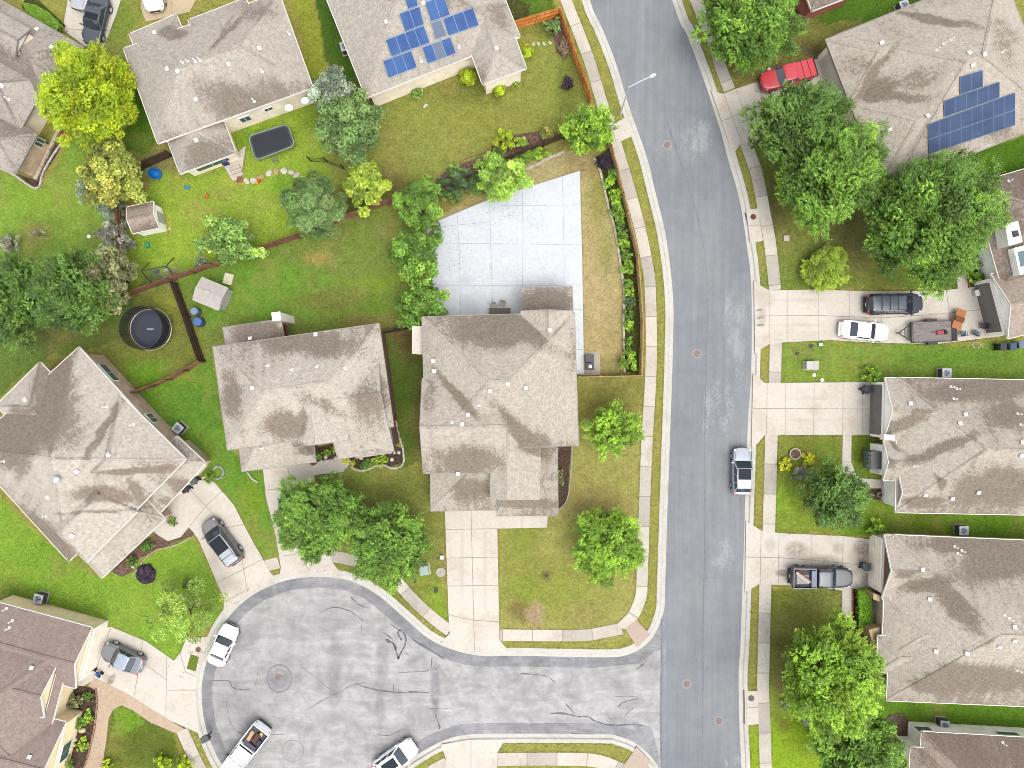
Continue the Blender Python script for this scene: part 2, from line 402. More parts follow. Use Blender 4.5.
def ground_cols(X, Y):
    pxx = X / SCL + 512; pyy = 384 - Y / SCL
    wx = (fbm(X, Y, 0.5, 3) - .5); wy = (fbm(X, Y, 0.5, 17) - .5)
    base = np.array(G(160, 158, 72))
    col = np.repeat(base[None, :], X.size, 0)
    for poly, c, wob in zones:
        m = pin(pxx + wx * wob * 6, pyy + wy * wob * 6, poly); col[m] = c
    n1 = fbm(X, Y, 0.6, 31); n2 = fbm(X, Y, 1.6, 47)
    for (cx, cy, rx, ry, c, s) in patches:
        d = np.sqrt(((pxx - cx) / rx) ** 2 + ((pyy - cy) / ry) ** 2)
        m = np.clip((1.25 - d) / 0.8 + (n1 - .5) * 1.4 + (n2 - .5) * 1.0, 0, 1) * (d < 1.9) * s
        m = m * np.clip((1.9 - d) / .4, 0, 1)
        col = col * (1 - m[:, None]) + np.array(c)[None, :] * m[:, None]
    # thatch: dry straw coming through in places
    dry = np.clip((fbm(X, Y, 0.33, 91, 5) - .56) * 5, 0, 1) * .35
    straw = np.array(G(180, 164, 92)) * .9
    col = col * (1 - dry[:, None]) + straw[None, :] * dry[:, None]
    lum = (col * np.array([.3, .6, .1])).sum(1, keepdims=True)
    col = (col * .93 + lum * np.array([1.0, 1.0, .8]) * .07) * 1.08
    return col

def make_ground():
    st = 0.25; x0, x1, y0, y1 = -60.0, 60.0, -48.0, 48.0
    nx = int((x1 - x0) / st) + 1; ny = int((y1 - y0) / st) + 1
    xs = np.linspace(x0, x1, nx); ys = np.linspace(y0, y1, ny)
    X, Y = np.meshgrid(xs, ys); X = X.ravel(); Y = Y.ravel()
    inside = pin(X, Y, hole_w)
    Z = (fbm(X, Y, 0.9, 5) - .5) * 0.02
    idx = np.arange(nx * ny).reshape(ny, nx)
    a = idx[:-1, :-1].ravel(); b = idx[:-1, 1:].ravel(); c = idx[1:, 1:].ravel(); d = idx[1:, :-1].ravel()
    keep = ~(inside[a] | inside[b] | inside[c] | inside[d])
    F = np.stack([a, b, c, d], 1)[keep]
    V = np.stack([X, Y, Z], 1)
    # outer apron to the horizon, split round the street where it leaves the grid
    R = 3000.0; n0 = len(V)
    xl_t, xr_t = P(577,-96)[0], P(640,-96)[0]; xl_b, xr_b = P(664,864)[0], P(745,864)[0]
    ex = [(-R,R),(xl_t-24,R),(xr_t-24,R),(R,R),(x0,y1),(xl_t,y1),(xr_t,y1),(x1,y1),(x0,y0),(xl_b,y0),(xr_b,y0),(x1,y0),(-R,-R),(xl_b,-R),(xr_b,-R),(R,-R)]
    lowq = [(xl_t-2,y1-6),(xr_t+2,y1-6),(xr_t-22,R),(xl_t-26,R),(xl_b-2,-R),(xr_b+2,-R),(xr_b+2,y0+4),(xl_b-2,y0+4)]
    V = np.vstack([V, np.array([(p[0], p[1], 0.0) for p in ex]), np.array([(p[0], p[1], -0.16) for p in lowq])])
    k = lambda i: n0 + i
    EF = [[k(4),k(5),k(1),k(0)],[k(6),k(7),k(3),k(2)],[k(8),k(4),k(0),k(12)],[k(11),k(15),k(3),k(7)],[k(12),k(13),k(9),k(8)],[k(14),k(15),k(11),k(10)],[k(16),k(17),k(18),k(19)],[k(20),k(21),k(22),k(23)]]
    me = bpy.data.meshes.new('ground')
    me.from_pydata(V.tolist(), [], F.tolist() + EF)
    col = np.ones((len(V), 4)); col[:n0, :3] = ground_cols(X, Y); col[n0:, :3] = G(140, 150, 58)
    at = me.attributes.new('turf', 'FLOAT_COLOR', 'POINT'); at.data.foreach_set('color', col.ravel().astype(np.float32))
    me.polygons.foreach_set('use_smooth', [True] * len(me.polygons))
    g = NT('turf'); pos = g.pos()
    tc = g.attr('turf').outputs['Color']
    a = g.noise(pos, 4.0, 6, 0.75); b = g.noise(pos, 14.0, 4, 0.7); d = g.noise(pos, 1.1, 5, 0.7)
    bl = g.noise(g.mapping(pos, (1, 1, 1), (0, 0, .5)), 45, 3, 0.7)
    c = g.mix(1.0, tc, g.ramp(a, 0.30, 0.70, 0.68, 1.30), 'MULTIPLY')
    c = g.mix(1.0, c, g.ramp(b, 0.30, 0.70, 0.66, 1.35), 'MULTIPLY')
    c = g.mix(1.0, c, g.ramp(bl, 0.3, 0.7, 0.72, 1.30), 'MULTIPLY')
    c = g.mix(1.0, c, g.ramp(d, 0.3, 0.7, 0.86, 1.12), 'MULTIPLY')
    c = g.mix(g.ramp(g.noise(pos, 2.3, 4, 0.75), 0.60, 0.76, 0, 0.35), c, G(186, 176, 100))
    g.base(c, 0.9, 0.1)
    g.bump(g.math('ADD', g.math('MULTIPLY', b, 0.6), g.math('MULTIPLY', bl, 0.6)), 0.7, 0.06)
    me.materials.append(g.m)
    o = bpy.data.objects.new('ground', me); COL.objects.link(o); return struct(o)
make_ground()

# ---- street asphalt
def asphalt_mat():
    g = NT('street_asphalt'); pos = g.pos()
    big = g.noise(pos, 0.12, 4, 0.6); mid = g.noise(pos, 0.9, 5, 0.65); f = g.noise(pos, 9, 4, 0.75); ff = g.noise(pos, 30, 3, 0.75)
    lng = g.noise(g.mapping(pos, (2.2, 0.07, 1), (0, 0, 0)), 1.0, 4, 0.6)
    c = g.mix(g.ramp(big, 0.3, 0.7), G(147, 151, 155), G(162, 164, 166))
    c = g.mix(1.0, c, g.ramp(lng, 0.3, 0.7, 0.93, 1.07), 'MULTIPLY')
    c = g.mix(1.0, c, g.ramp(mid, 0.3, 0.7, 0.95, 1.05), 'MULTIPLY')
    c = g.mix(1.0, c, g.ramp(f, 0.25, 0.75, 0.84, 1.14), 'MULTIPLY')
    c = g.mix(1.0, c, g.ramp(ff, 0.25, 0.75, 0.84, 1.14), 'MULTIPLY')
    w = blobs(g, [(697,138,24,36,20,.62),(735,320,20,46,-6,.62),(712,315,12,36,-4,.34),(722,405,22,46,2,.5),(706,420,5,60,2,.42),(722,555,20,28,0,.62),(716,590,12,14,0,.3),(740,360,10,40,0,.4),(738,760,6,12,0,.5),(726,765,4,10,0,.6),(664,640,4,60,0,.45),(668,690,6,60,0,.3),(697,655,14,20,0,.14),(720,680,16,16,0,.14),(636,110,8,10,0,.25),(735,225,10,30,-14,.3)])
    wn = g.noise(g.mapping(pos, (1.4, 0.8, 1)), 5.0, 7, 0.85); wl = g.noise(g.mapping(pos, (1, .35, 1)), 1.1, 4, .6)
    m = g.ramp(g.math('ADD', g.math('MULTIPLY', g.math('MULTIPLY', w, g.ramp(wl, .3, .65, .35, 1.3)), 0.30), wn), 0.61, 0.75, 0, 0.46)
    sp = g.ramp(g.noise(pos, 13, 3, 0.75), 0.66, 0.74, 0, 0.45)
    m = g.math('MAXIMUM', m, g.math('MULTIPLY', sp, g.ramp(mid, 0.4, 0.7)))
    c = g.mix(m, c, G(206, 208, 210))
    rd = blobs(g, [(697,158,8,8,0,.8),(640,105,10,10,0,0.1)])
    g.base(c, 0.88, 0.25); g.bump(ff, 0.35, 0.01); return g.m
def sheet(name, pts, z, mat, kind='structure', skirt=0.0, zs=None):
    mb = MB(); w = [P(*p) for p in pts]
    if skirt: mb.prism([(p.x, p.y) for p in w], z - skirt, z)
    else: mb.poly([(p.x, p.y, z) for p in w])
    # plan UVs
    mb.uv = [(mb.v[i][0], mb.v[i][1]) for f in mb.f for i in f]
    o = mb.build(name, mat); o['kind'] = kind; return o
ROADZ = -0.13
streetL = smooth_path(ROAD_L, 6) + [(664,650),(664,720),(664,900)]
street_poly = [(p[0] - 4, p[1]) for p in streetL] + [(p[0] + 4, p[1]) for p in east[::-1]]
sheet('street', street_poly, ROADZ, asphalt_mat())

def cul_mat(name, dark):
    g = NT(name); pos = g.pos()
    big = g.noise(pos, 0.16, 5, 0.6, 0.6); mid = g.noise(pos, 0.7, 6, 0.7, 0.4); f = g.noise(pos, 8, 4, 0.7); ff = g.noise(pos, 28, 3, 0.7)
    sw = g.noise(g.mapping(pos, (0.16, 0.85, 1), (0, 0, 0.45)), 1.0, 5, 0.7, 1.2)
    if dark: c = g.mix(g.ramp(big, 0.35, 0.65), G(158, 157, 158), G(186, 185, 186))
    else: c = g.mix(g.ramp(big, 0.3, 0.7), G(194, 192, 189), G(212, 210, 207))
    c = g.mix(1.0, c, g.ramp(mid, 0.28, 0.72, 0.74, 1.12), 'MULTIPLY')
    c = g.mix(1.0, c, g.ramp(sw, 0.3, 0.7, 0.84, 1.08), 'MULTIPLY')
    c = g.mix(1.0, c, g.ramp(f, 0.25, 0.75, 0.92, 1.06), 'MULTIPLY')
    c = g.mix(1.0, c, g.ramp(ff, 0.25, 0.75, 0.93, 1.06), 'MULTIPLY')
    if not dark:
        t = blobs(g, [(335,672,9,60,4,.3),(382,660,9,48,4,.34),(435,688,7,36,0,.5),(435,708,6,10,0,.3),(380,712,7,26,0,.3),(478,675,8,34,6,.2),(573,685,12,30,0,.3),(520,690,12,22,0,.16),(285,672,30,40,20,.2),(238,700,24,44,0,.22),(330,620,40,24,20,.22),(278,679,16,16,0,.34),(245,640,14,26,40,.35),(300,730,60,9,6,.2),(630,700,20,14,0,.16),(380,690,60,12,20,.2),(240,755,30,18,0,.3),(620,722,20,6,10,.2),(292,752,13,12,0,.2)])
        t = g.math('MULTIPLY', t, g.ramp(g.noise(pos, 1.3, 5, 0.7), 0.25, 0.65, 0.35, 1.0))
        c = g.mix(g.math('MINIMUM', g.math('MULTIPLY', t, 1.25), .8), c, G(126, 124, 130))
    else:
        l = g.ramp(g.noise(g.mapping(pos, (0.5, 3.0, 1)), 1.0, 5, 0.75), 0.58, 0.72, 0, 0.5)
        c = g.mix(l, c, G(104, 103, 108))
    g.base(c, 0.88, 0.25); g.bump(ff, 0.3, 0.008); return g.m
cul_px = [p for p in smooth_path(CUL_N, 5)]
outer = off_path(cul_px, 4)
cp = [p for p in outer if p[0] < 662.5]
sheet('cul_de_sac_edge_band', [(662.5, 612)] + cp + [(662.5, 785), (661, 740), (661.5, 690), (662.3, 650)], ROADZ + 0.004, cul_mat('old_asphalt_band', True))
inn = off_path(smooth_path(CUL_N[5:-4], 5), -11)
inn2 = [p for p in inn if p[0] < 640]
rg = random.Random(3)
inn2 = [(p[0] + rg.uniform(-.5, .5), p[1] + rg.uniform(-.5, .5)) for p in inn2]
sheet('cul_de_sac', [(655, 652), (640, 664)] + inn2[1:-1] + [(632, 722), (652, 728), (660, 760), (660.5, 740), (660.5, 690), (661.5, 650)], ROADZ + 0.008, cul_mat('old_asphalt', False))

# ---- crack sealing and surface lines on the asphalt
tar = plain('tar', G(104,104,110), 0.5, 0.3, var=0.3)
tarl = plain('thin_tar', G(140, 140, 146), 0.7, 0.2, var=0.4)
def ribbon(mb, pts, w, z, mi=0, vary=0.35, seed=0):
    r = random.Random(seed); p = smooth_path(pts, 4); p = [P(*q) for q in p]; L = []; R = []
    for i, q in enumerate(p):
        a = p[max(0, i - 1)]; b = p[min(len(p) - 1, i + 1)]; d = (b - a); d.z = 0; d.normalize(); n = Vector((-d.y, d.x, 0))
        j = Vector((r.uniform(-.03, .03), r.uniform(-.03, .03), 0)); k = w * (1 + r.uniform(-vary, vary)) / 2
        if i in (0, len(p) - 1): k *= .3
        L.append(q + n * k + j); R.append(q - n * k + j)
    for i in range(len(p) - 1):
        f = [R[i], R[i + 1], L[i + 1], L[i]]; mb.face([(v.x, v.y, z) for v in f], mi=mi)
mb = MB(); zc = ROADZ + 0.012
dk = [([(211,681),(228,681.5),(232,688),(240,690),(250,690)],.10),([(258,671),(255,686)],.07),([(350,597),(360,606),(369,608.5)],.11),([(319,614),(332,608),(346,610),(355,615),(364,622)],.09),([(361,624),(362,634),(364,636)],.07),
 ([(385,640),(394,645),(396,652),(398,660)],.28),([(398,660),(401,652),(405,645),(405,636),(400,630),(398,634),(402,641)],.17),([(396,652),(392,640),(385,634),(383,633)],.12),([(404,652),(409,656)],.10),([(390,624),(404,634)],.09),
 ([(412,640),(425,647),(445,660)],.14),([(432,657),(431,669)],.11),([(398,673),(420,672),(437,669),(440,664)],.07),([(357,685),(375,690),(395,693),(410,692.5),(429,693)],.13),([(393,684),(393.5,692)],.11),([(343,690),(352,686),(366,682)],.07),([(428,709),(452,709)],.07),([(435,714),(439,726),(439.5,730)],.14),([(377,735),(388,736),(401,731)],.09),
 ([(520,674),(545,676),(556,684)],.12),([(550,714),(565,714),(577,717),(588,717),(596,722),(611,726),(630,725),(645,726)],.17),([(565.5,704),(575,714)],.13),([(617,708.5),(624,703),(638,699)],.12),([(614,697),(638,697)],.07),([(624,717),(634,708)],.09),([(640,667),(648,660)],.1),([(636,670),(645,664)],.1),
 ([(571,733),(580,735),(595,735)],.1),([(226,700),(228,718),(236,731),(250,735),(290,735)],.06),([(300,666),(330,690)],.06),([(303,712),(330,697),(345,690)],.05)]
for i, (l, w) in enumerate(dk): ribbon(mb, l, w * .8, zc, 0, .6, i)
o = mb.build('crack_seal', tar); struct(o)
mb = MB()
ribbon(mb, [(666,118),(690,190),(703,240),(708,300),(706,390),(705,480),(704.5,560),(703.5,650),(702.5,768),(703,800)], .09, ROADZ + .004, 0, .5, 5)
ribbon(mb, [(661.8,612),(661.5,660),(661,720),(662,775)], .16, ROADZ + .012, 0, .3, 6)
ribbon(mb, [(703,578),(722,577.5)], .07, ROADZ + .004, 0, .4, 8)
ribbon(mb, [(688,546),(686,552),(689,553)], .07, ROADZ + .004, 0, .4, 9)
o = mb.build('pavement_seam', tarl); struct(o)

# ---- kerb and gutter
conc_kerb = concrete('kerb_concrete', G(234, 229, 217), G(190, 182, 166), wear=.5)
def kerb(name, pts):
    prof = [(-0.02, ROADZ + .004), (0.02, -0.117), (0.36, -0.105), (0.42, -0.02), (0.47, 0.024), (0.82, 0.028), (0.84, 0.0), (0.85, -0.06)]
    mb = MB(); w = [P(*p) for p in pts]; n = len(w); nor = []; s = [0.0]
    for i in range(n):
        a = w[max(0, i - 1)]; b = w[min(n - 1, i + 1)]; d = (b - a).normalized(); nor.append(Vector((-d.y, d.x, 0)))
        if i: s.append(s[-1] + (w[i] - w[i - 1]).length)
    for i in range(n - 1):
        for k in range(len(prof) - 1):
            (o0, z0), (o1, z1) = prof[k], prof[k + 1]
            q = [w[i] + nor[i] * o0, w[i + 1] + nor[i + 1] * o0, w[i + 1] + nor[i + 1] * o1, w[i] + nor[i] * o1]
            q = [Vector((v.x, v.y, z)) for v, z in zip(q, (z0, z0, z1, z1))]
            mb.face(q, [(o0, s[i]), (o0, s[i + 1]), (o1, s[i + 1]), (o1, s[i])])
    o = mb.build(name, conc_kerb); return struct(o)
kerb('kerb', [p for p in north][::-1])
kerb('kerb', east)

# ---- pavements (sidewalks)
walkm = concrete('sidewalk_concrete', G(234, 225, 209), G(190, 176, 154), joints=3.0, wear=.6)
WALKS = []
def ribbon_walk(name, pts, wpx, z=0.03, mat=None, n=8, w2=None):
    q = smooth_path(pts, 4); WALKS.append(off_path(q, wpx / 2) + off_path(q, -wpx / 2)[::-1])
    p = smooth_path(pts, n); w = [P(*q) for q in p]; mb = MB(); s = 0
    L = []; R = []
    for i, q in enumerate(w):
        a = w[max(0, i - 1)]; b = w[min(len(w) - 1, i + 1)]; d = (b - a); d.z = 0; d.normalize(); nn = Vector((-d.y, d.x, 0))
        ww = wpx if w2 is None else wpx + (w2 - wpx) * i / (len(w) - 1)
        L.append(q + nn * ww * SCL / 2); R.append(q - nn * ww * SCL / 2)
    up = lambda v, zz: Vector((v.x, v.y, zz))
    for i in range(len(w) - 1):
        s2 = s + (w[i + 1] - w[i]).length; W = wpx * SCL
        mb.face([up(R[i], z), up(R[i + 1], z), up(L[i + 1], z), up(L[i], z)], [(0, s), (0, s2), (W, s2), (W, s)])
        mb.face([up(L[i], z), up(L[i + 1], z), up(L[i + 1], -.06), up(L[i], -.06)], [(W, s), (W, s2), (W, s2), (W, s)])
        mb.face([up(R[i + 1], z), up(R[i], z), up(R[i], -.06), up(R[i + 1], -.06)], [(0, s2), (0, s), (0, s), (0, s2)])
        s = s2
    return struct(mb.build(name, mat or walkm))
ribbon_walk('sidewalk', [(545,-60),(566,0),(588,57),(602,103),(611,127)], 11)
ribbon_walk('sidewalk', [(615,141),(628,184),(640,229),(646,258),(650,286),(651.3,346),(650,390),(647,440),(644,520),(642,580),(641,596),(636,610),(630.5,619)], 11.2)
ribbon_walk('sidewalk', [(622,628.5),(604,632),(586,635),(550,635.5),(500,635)], 11.5)
ribbon_walk('sidewalk', [(450,630.5),(442,625),(423.7,610),(408.7,595),(393.7,579),(372,566),(345,558.5),(331,556.5)], 11.5)
ribbon_walk('sidewalk', [(279,562.5),(266,566)], 11.5)
ribbon_walk('sidewalk', [(676,-60),(696,0),(713.5,42),(720.5,67),(729.5,90)], 11.5)
ribbon_walk('sidewalk', [(744,139),(755.5,170),(761,195),(764,211),(769,237),(771.5,256),(773.5,275),(775,290)], 12)
ribbon_walk('sidewalk', [(775.8,342),(775.2,365),(774.5,384)], 12)
ribbon_walk('sidewalk', [(771.4,434),(770,487),(768.7,533)], 12.4)
ribbon_walk('sidewalk', [(765.3,583),(763.8,648),(763,691),(764.4,723),(766,773),(769,830)], 12)
ribbon_walk('sidewalk', [(497,759.5),(540,759),(585,759.5),(605,763),(622,770)], 13)
ribbon_walk('sidewalk', [(182,730),(191,750),(203,775)], 12)
ribbon_walk('sidewalk', [(430,772),(447,763)], 12)
drvm = concrete('driveway_concrete', G(241, 232, 217), G(203, 187, 164), wear=.6, stain=[(796,550,16,12,0,.8),(820,560,26,7,0,.7),(862,548,12,12,0,.8),(782,573,9,5,0,1.2),(868,580,10,10,0,.9),(860,560,18,24,0,.4),(770,545,8,10,0,.4),(838,548,8,8,0,.5),(105,12,7,9,0,.5),(765,300,14,12,0,.3),(759,310,5,1.6,-10,1.3),(759.5,318,5,1.4,-10,1.2),(760,325,5.5,1.6,-8,1.3),(462,560,3,60,0,.22),(485,570,3,60,0,.2),(800,300,40,2.5,0,.2),(800,325,40,2.5,0,.2),(812,398,40,2.5,0,.18),(812,420,40,2.5,0,.18),(300,520,4,34,12,.25),(862,402,8,6,0,.3),(112,679,9,4,-60,.9),(762,318,6,14,0,.5),(105,640,14,6,0,.2),(108,679,10,6,60,.5),(180,545,10,6,0,.4),(200,500,14,8,30,.25),(205,560,40,20,40,.2),(840,570,30,8,0,.3),(100,8,8,10,0,.4),(225,585,30,12,0,.25),(300,480,16,8,0,.15),(835,88,16,14,20,.35)])
jm = plain('joint', G(176, 165, 150), 0.9, 0.1, var=.3)
slabn = [0]
SLABS = []
def slab(name, pts, joints=(), z=0.034, mat=None, jw=.055, jmat=None):
    SLABS.append(pts)
    slabn[0] += 1; z += .0011 * slabn[0]
    mb = MB(); w = [P(*p) for p in pts]; mb.prism([(p.x, p.y) for p in w], -.06, z)
    for i, l in enumerate(joints):
        for a, b in zip(l[:-1], l[1:]):
            A = P(*a); B = P(*b); d = (B - A).normalized(); nn = Vector((-d.y, d.x, 0)) * jw / 2
            q = [A - nn, B - nn, B + nn, A + nn]; mb.face([(v.x, v.y, z + .004 + .0007 * i) for v in q], mi=1)
    return struct(mb.build(name, [mat or drvm, jmat or jm]))
slab('driveway', [(711,90.5),(723,94),(735.5,89),(760,81),(822,57),(842,106),(757,142),(741,143),(733,155)], [[(736,90),(748,122),(757,142)],[(724,95),(735,125),(742,142)],[(722,121),(748,111),(830,81)],[(757,82),(778,134)],[(790,70),(808,117)]])
slab('driveway', [(754,280),(758,284),(769,290.5),(817,289.5),(870,291.5),(937,291),(978,286.5),(990,284),(1003,336),(937,344),(878,343),(830,340),(782,342.5),(770,343.5),(758,351),(755,354)], [[(769,291),(769,343)],[(787,290.5),(787,342)],[(818,290),(818,340)],[(849,291),(849,341)],[(754,316),(818,315.5),(880,318),(940,314),(985,309)],[(881,292),(881,343)],[(946,290),(950,320),(952,343)],[(981,286),(985,338)]])
slab('driveway', [(753,374),(757,376),(764.5,383),(874,382),(874.5,435),(764.5,435),(757,444),(751.5,446)], [[(767,383),(766.5,435)],[(785,383),(785,435)],[(814,383),(813.5,435)],[(843,383),(842.5,435)],[(862,383),(862,435)],[(753,408.5),(874,409)]])
slab('driveway', [(746,521),(751,524),(761,530.5),(779,533),(843,536),(884,541),(889,545),(889,596),(842,590.5),(810,586),(759,584),(749,590),(745,592)], [[(761,531),(760,584)],[(779,533),(778,585)],[(811,535),(811,586)],[(843,536),(842,590)],[(872,540),(872,594)],[(745,557),(779,557.5),(811,560),(843,563),(889,568)]])
slab('driveway', [(444.5,500),(497,500),(497,513),(499.5,640),(508,650),(508,652),(487,652),(465,650),(441,643.5),(450,633),(448.7,618.7)], [[(471,508),(473,590),(474.5,651)],[(445,529.5),(497,528.5)],[(446,558),(498,557)],[(448,586),(498.5,585)],[(449.5,614.5),(462,618),(476,620.5),(500,621.5)]])
slab('driveway', [(262,458),(312.5,452),(313,466),(318,500),(326,545),(333,563),(342,574.5),(316,571.5),(291,574),(279,578.5),(281,567),(276,536),(266,497)], [[(288,468),(293,500),(302,560),(310,571)],[(265,490),(316,486)],[(274,525),(322,516)],[(281,556),(330,550)]])
slab('driveway', [(160,506),(172,492),(205,476),(216,484),(234,505),(250,536),(263,559),(269,571),(276,578),(268,583),(249,593),(232,607),(223.5,615),(224,599),(216,580),(198,538),(187,526),(172,516)], [[(189,488),(206,506),(225,528),(240,548),(248,592)],[(206,506),(190,526)],[(206,506),(222,491)],[(200,540),(225,528),(245,524)],[(218,582),(242,570),(263,559)],[(224,602),(250,588)]])
slab('driveway', [(86,640),(100,626),(112,627),(146,641),(174,660.5),(181,652),(187,637),(212,637),(203,655),(198,669),(195.5,690),(197,712),(201,734),(166,718.5),(130,695.5),(96,679),(80,688),(74,684)], [[(111,628),(103,650),(93,678)],[(143,640),(138,675),(134,697)],[(167,656),(166,718)],[(167,690),(196,690)],[(100,640),(140,660),(167,680)],[(180,652),(186,672),(196,676)]])
slab('driveway', [(441,744.5),(470,739.5),(505,739.5),(497,753),(497,790),(446,790),(446,759)], [[(471,740),(471,790)],[(446,770),(497,770)]])
slab('driveway', [(72,-40),(68,0),(63,30),(85,46),(103,49),(117,13),(124,-10),(128,-40)], [[(63,29),(112,31)],[(68,0),(120,-2)]])
slab('driveway', [(141,-40),(141,8),(146,22),(190,12),(215,-40)], [[(172,-30),(172,14)]], mat=concrete('exposed_aggregate', G(226,204,168), G(190,160,120)))
slab('crossing_slab', [(611,126),(626,117),(634,135),(622,141),(614,143)], [[(612,128),(616,142)]])
slab('walkway', [(942,241),(955,240),(964,263.5),(968.5,289),(958,290),(955,269)], [[(955,270),(965,266)]])
slab('walkway', [(842.5,433),(851.5,433),(851,462),(857,478),(886,480),(886,488),(852,489),(842,470)], [[(842,462),(851,462)]])
slab('walkway', [(842,589),(851.5,590),(851.5,634),(863,638),(863,645),(842,643)], [[(842,612),(851,612)],[(842,634),(851,634)]])
slab('walkway', [(495,512),(548,512),(547,527.5),(497,528.5)], [[(522,512),(522,528)]])
slab('walkway', [(312,463),(346,456),(352,461),(343,472),(314,475)], [[(345,457),(345,471)]])
slab('walkway', [(150,528),(161,521),(174,516),(189,527),(181,537),(168,541),(158,535)], [])
slab('drain_apron', [(746,210),(757.5,208.5),(763,241),(750,243)], [[(748,226),(760,225)]])
slab('drain_apron', [(746.5,691),(757.5,691),(758.5,724),(746.5,725)], [[(747,707),(758,707)]])
pinkm = concrete('pink_ramp_concrete', G(216, 193, 174), G(186, 162, 144), wear=.4)
slab('kerb_ramp', [(625,628),(635.5,619),(650,634.5),(637,647.5)], mat=pinkm)
slab('corner_landing', [(616,625),(628,613),(636,619),(624.5,629)])
slab('kerb_ramp', [(636.7,746.5),(650,760.7),(646,772),(619,772)], mat=pinkm)
tanm = concrete('tan_aggregate', G(222, 196, 168), G(188, 158, 132), wear=.5, grain=1.6)
slab('walkway', [(95,677.5),(130,695),(167,718.5),(185,729),(177,733),(171,731),(150,722),(133,710),(121.7,705),(113,710),(109,718),(106.7,740),(101,775),(82,775),(91.7,740),(96.7,707),(96.7,690),(88,686)], [], mat=tanm, z=0.03)
# the wide pale blue-white court slab behind the middle house
courtm = concrete('court_concrete', G(240,244,246), G(212, 222, 231), wear=.5, stain=[(470,305,10,14,-40,.25),(545,283,20,12,0,.1),(553,186,12,10,0,.12),(465,280,10,8,0,.12)])
courtj = plain('court_joint', G(196, 205, 216), 0.9, 0.1, var=.3)
slab('court_slab', [(426,226),(488.7,199.7),(579.7,171),(582,256),(584,374),(560,374),(560,330),(437,330)], [[(457,213),(459,240),(461,317)],[(489.5,199),(491,255),(493,317)],[(522,188),(523,230),(522.5,300)],[(562.5,176),(564,255),(564,300)],[(430,243),(470,243.5),(582,245)],[(437,286),(582,285)],[(500,206),(581,205)],[(571,310),(584,309.5)],[(575,350),(584,349)],[(431,228),(489,222)],[(571,330),(584,330)]], mat=courtm, jmat=courtj, z=0.04)
# garden beds, porch slabs
mulch = lambda n, c, c2: (lambda g: (g.base(g.mix(g.ramp(g.noise(g.pos(), 5, 6, .8), .35, .65), c, c2), .95, .1), g.bump(g.noise(g.pos(), 18, 4, .8), .8, .05), g.m)[2])(NT(n))
mdark = mulch('dark_mulch', G(60, 48, 40), G(122, 100, 84)); mbrown = mulch('brown_mulch', G(92, 70, 56), G(160, 132, 116)); mpurple = mulch('dark_soil', G(40, 26, 60), G(78, 58, 84)); mred = mulch('red_mulch', G(46, 26, 24), G(112, 70, 64)); mgreen = mulch('leafy_soil', G(52, 56, 28), G(112, 116, 56))
for pts, m in [([(595,158),(604,190),(613,220),(619,256),(624,289),(623,331),(624,372),(638,373),(641,323),(636,256),(622,200),(609,148)], mgreen),
  ([(428,192),(440,176),(456,166),(480,157),(489,156),(492,146),(500,138),(520,134),(545,130),(562,136),(520,156),(500,166),(470,180),(445,196)], mbrown),
  ([(314,448),(346,441),(346,459),(316,465)], mdark),([(350,458),(392,444),(402,449),(403,462),(390,467),(372,463),(360,469),(351,466)], mdark),
  ([(108,570),(140,545),(160,530),(170,541),(188,526),(195,534),(160,549),(140,558),(132,572),(122,577)], mbrown),
  ([(146 + 9.5 * math.cos(a), 574 + 10 * math.sin(a)) for a in [k * PI / 10 for k in range(20)]], mpurple),
  ([(70,684),(95,688),(96.7,707),(91.7,740),(82,772),(56,772),(66,722)], mdark),
  ([(58,128),(72,128),(56,156),(45,173),(40,185),(34,187.5),(17,174),(36,180),(44,164)], mdark),
  ([(852,589),(858,589),(858,637),(852,637)], mred),([(556,444),(571,446),(567,500),(549,518),(545,512),(556,506)], mdark),
  ([(879,724),(890,714),(902,713),(914,726),(912,736),(897,742),(893,760),(888,745)], mbrown),([(792,13),(795,22),(800,27),(807,22),(812,14),(804,4)], mdark),
  ([(965,262),(987,257),(986,281),(968.5,288)], mgreen),([(866,488),(886,488),(886,500),(866,499)], mdark),([(28,-10),(66,26),(62,32),(22,8)], mgreen),([(548,10),(560,12),(570,48),(566,60),(556,52)], mbrown),([(505,-5),(530,5),(528,22),(512,24)], mgreen),([(580,352),(600,352),(600,375),(580,375)], mulch('pale_gravel', G(190,176,156), G(226,214,196)))]:
    sheet('garden_bed', pts, 0.045, m, skirt=.1)
slab('porch_slab', [(976,246),(1003,240),(1006,272),(986,274)], z=.1)
slab('porch_slab', [(860,603),(886,600),(886,640),(870,640),(868,632),(872,628),(872,612),(864,611)], mat=concrete('grey_concrete', G(196,192,184), G(160,150,138)), z=.08)
slab('porch_slab', [(881,476),(902,476),(902,500),(881,500)], z=.12)
slab('patio_slab', [(222,166),(246,146),(241,179),(233,181),(224,166)], z=.05)
slab('porch_slab', [(56,690),(70,686),(76,700),(66,716),(54,712)], z=.12)

tm = (lambda g: (g.base(g.mix(g.ramp(g.noise(g.pos(), 9, 5, .75), .3, .7), G(96, 116, 36), G(140, 156, 62)), .9, .1), g.m)[1])(NT('strip_turf'))
sheet('lawn_patch', [(191, 654), (199, 657), (196, 671), (187, 668.5)], 0.075, tm, skirt=.1)
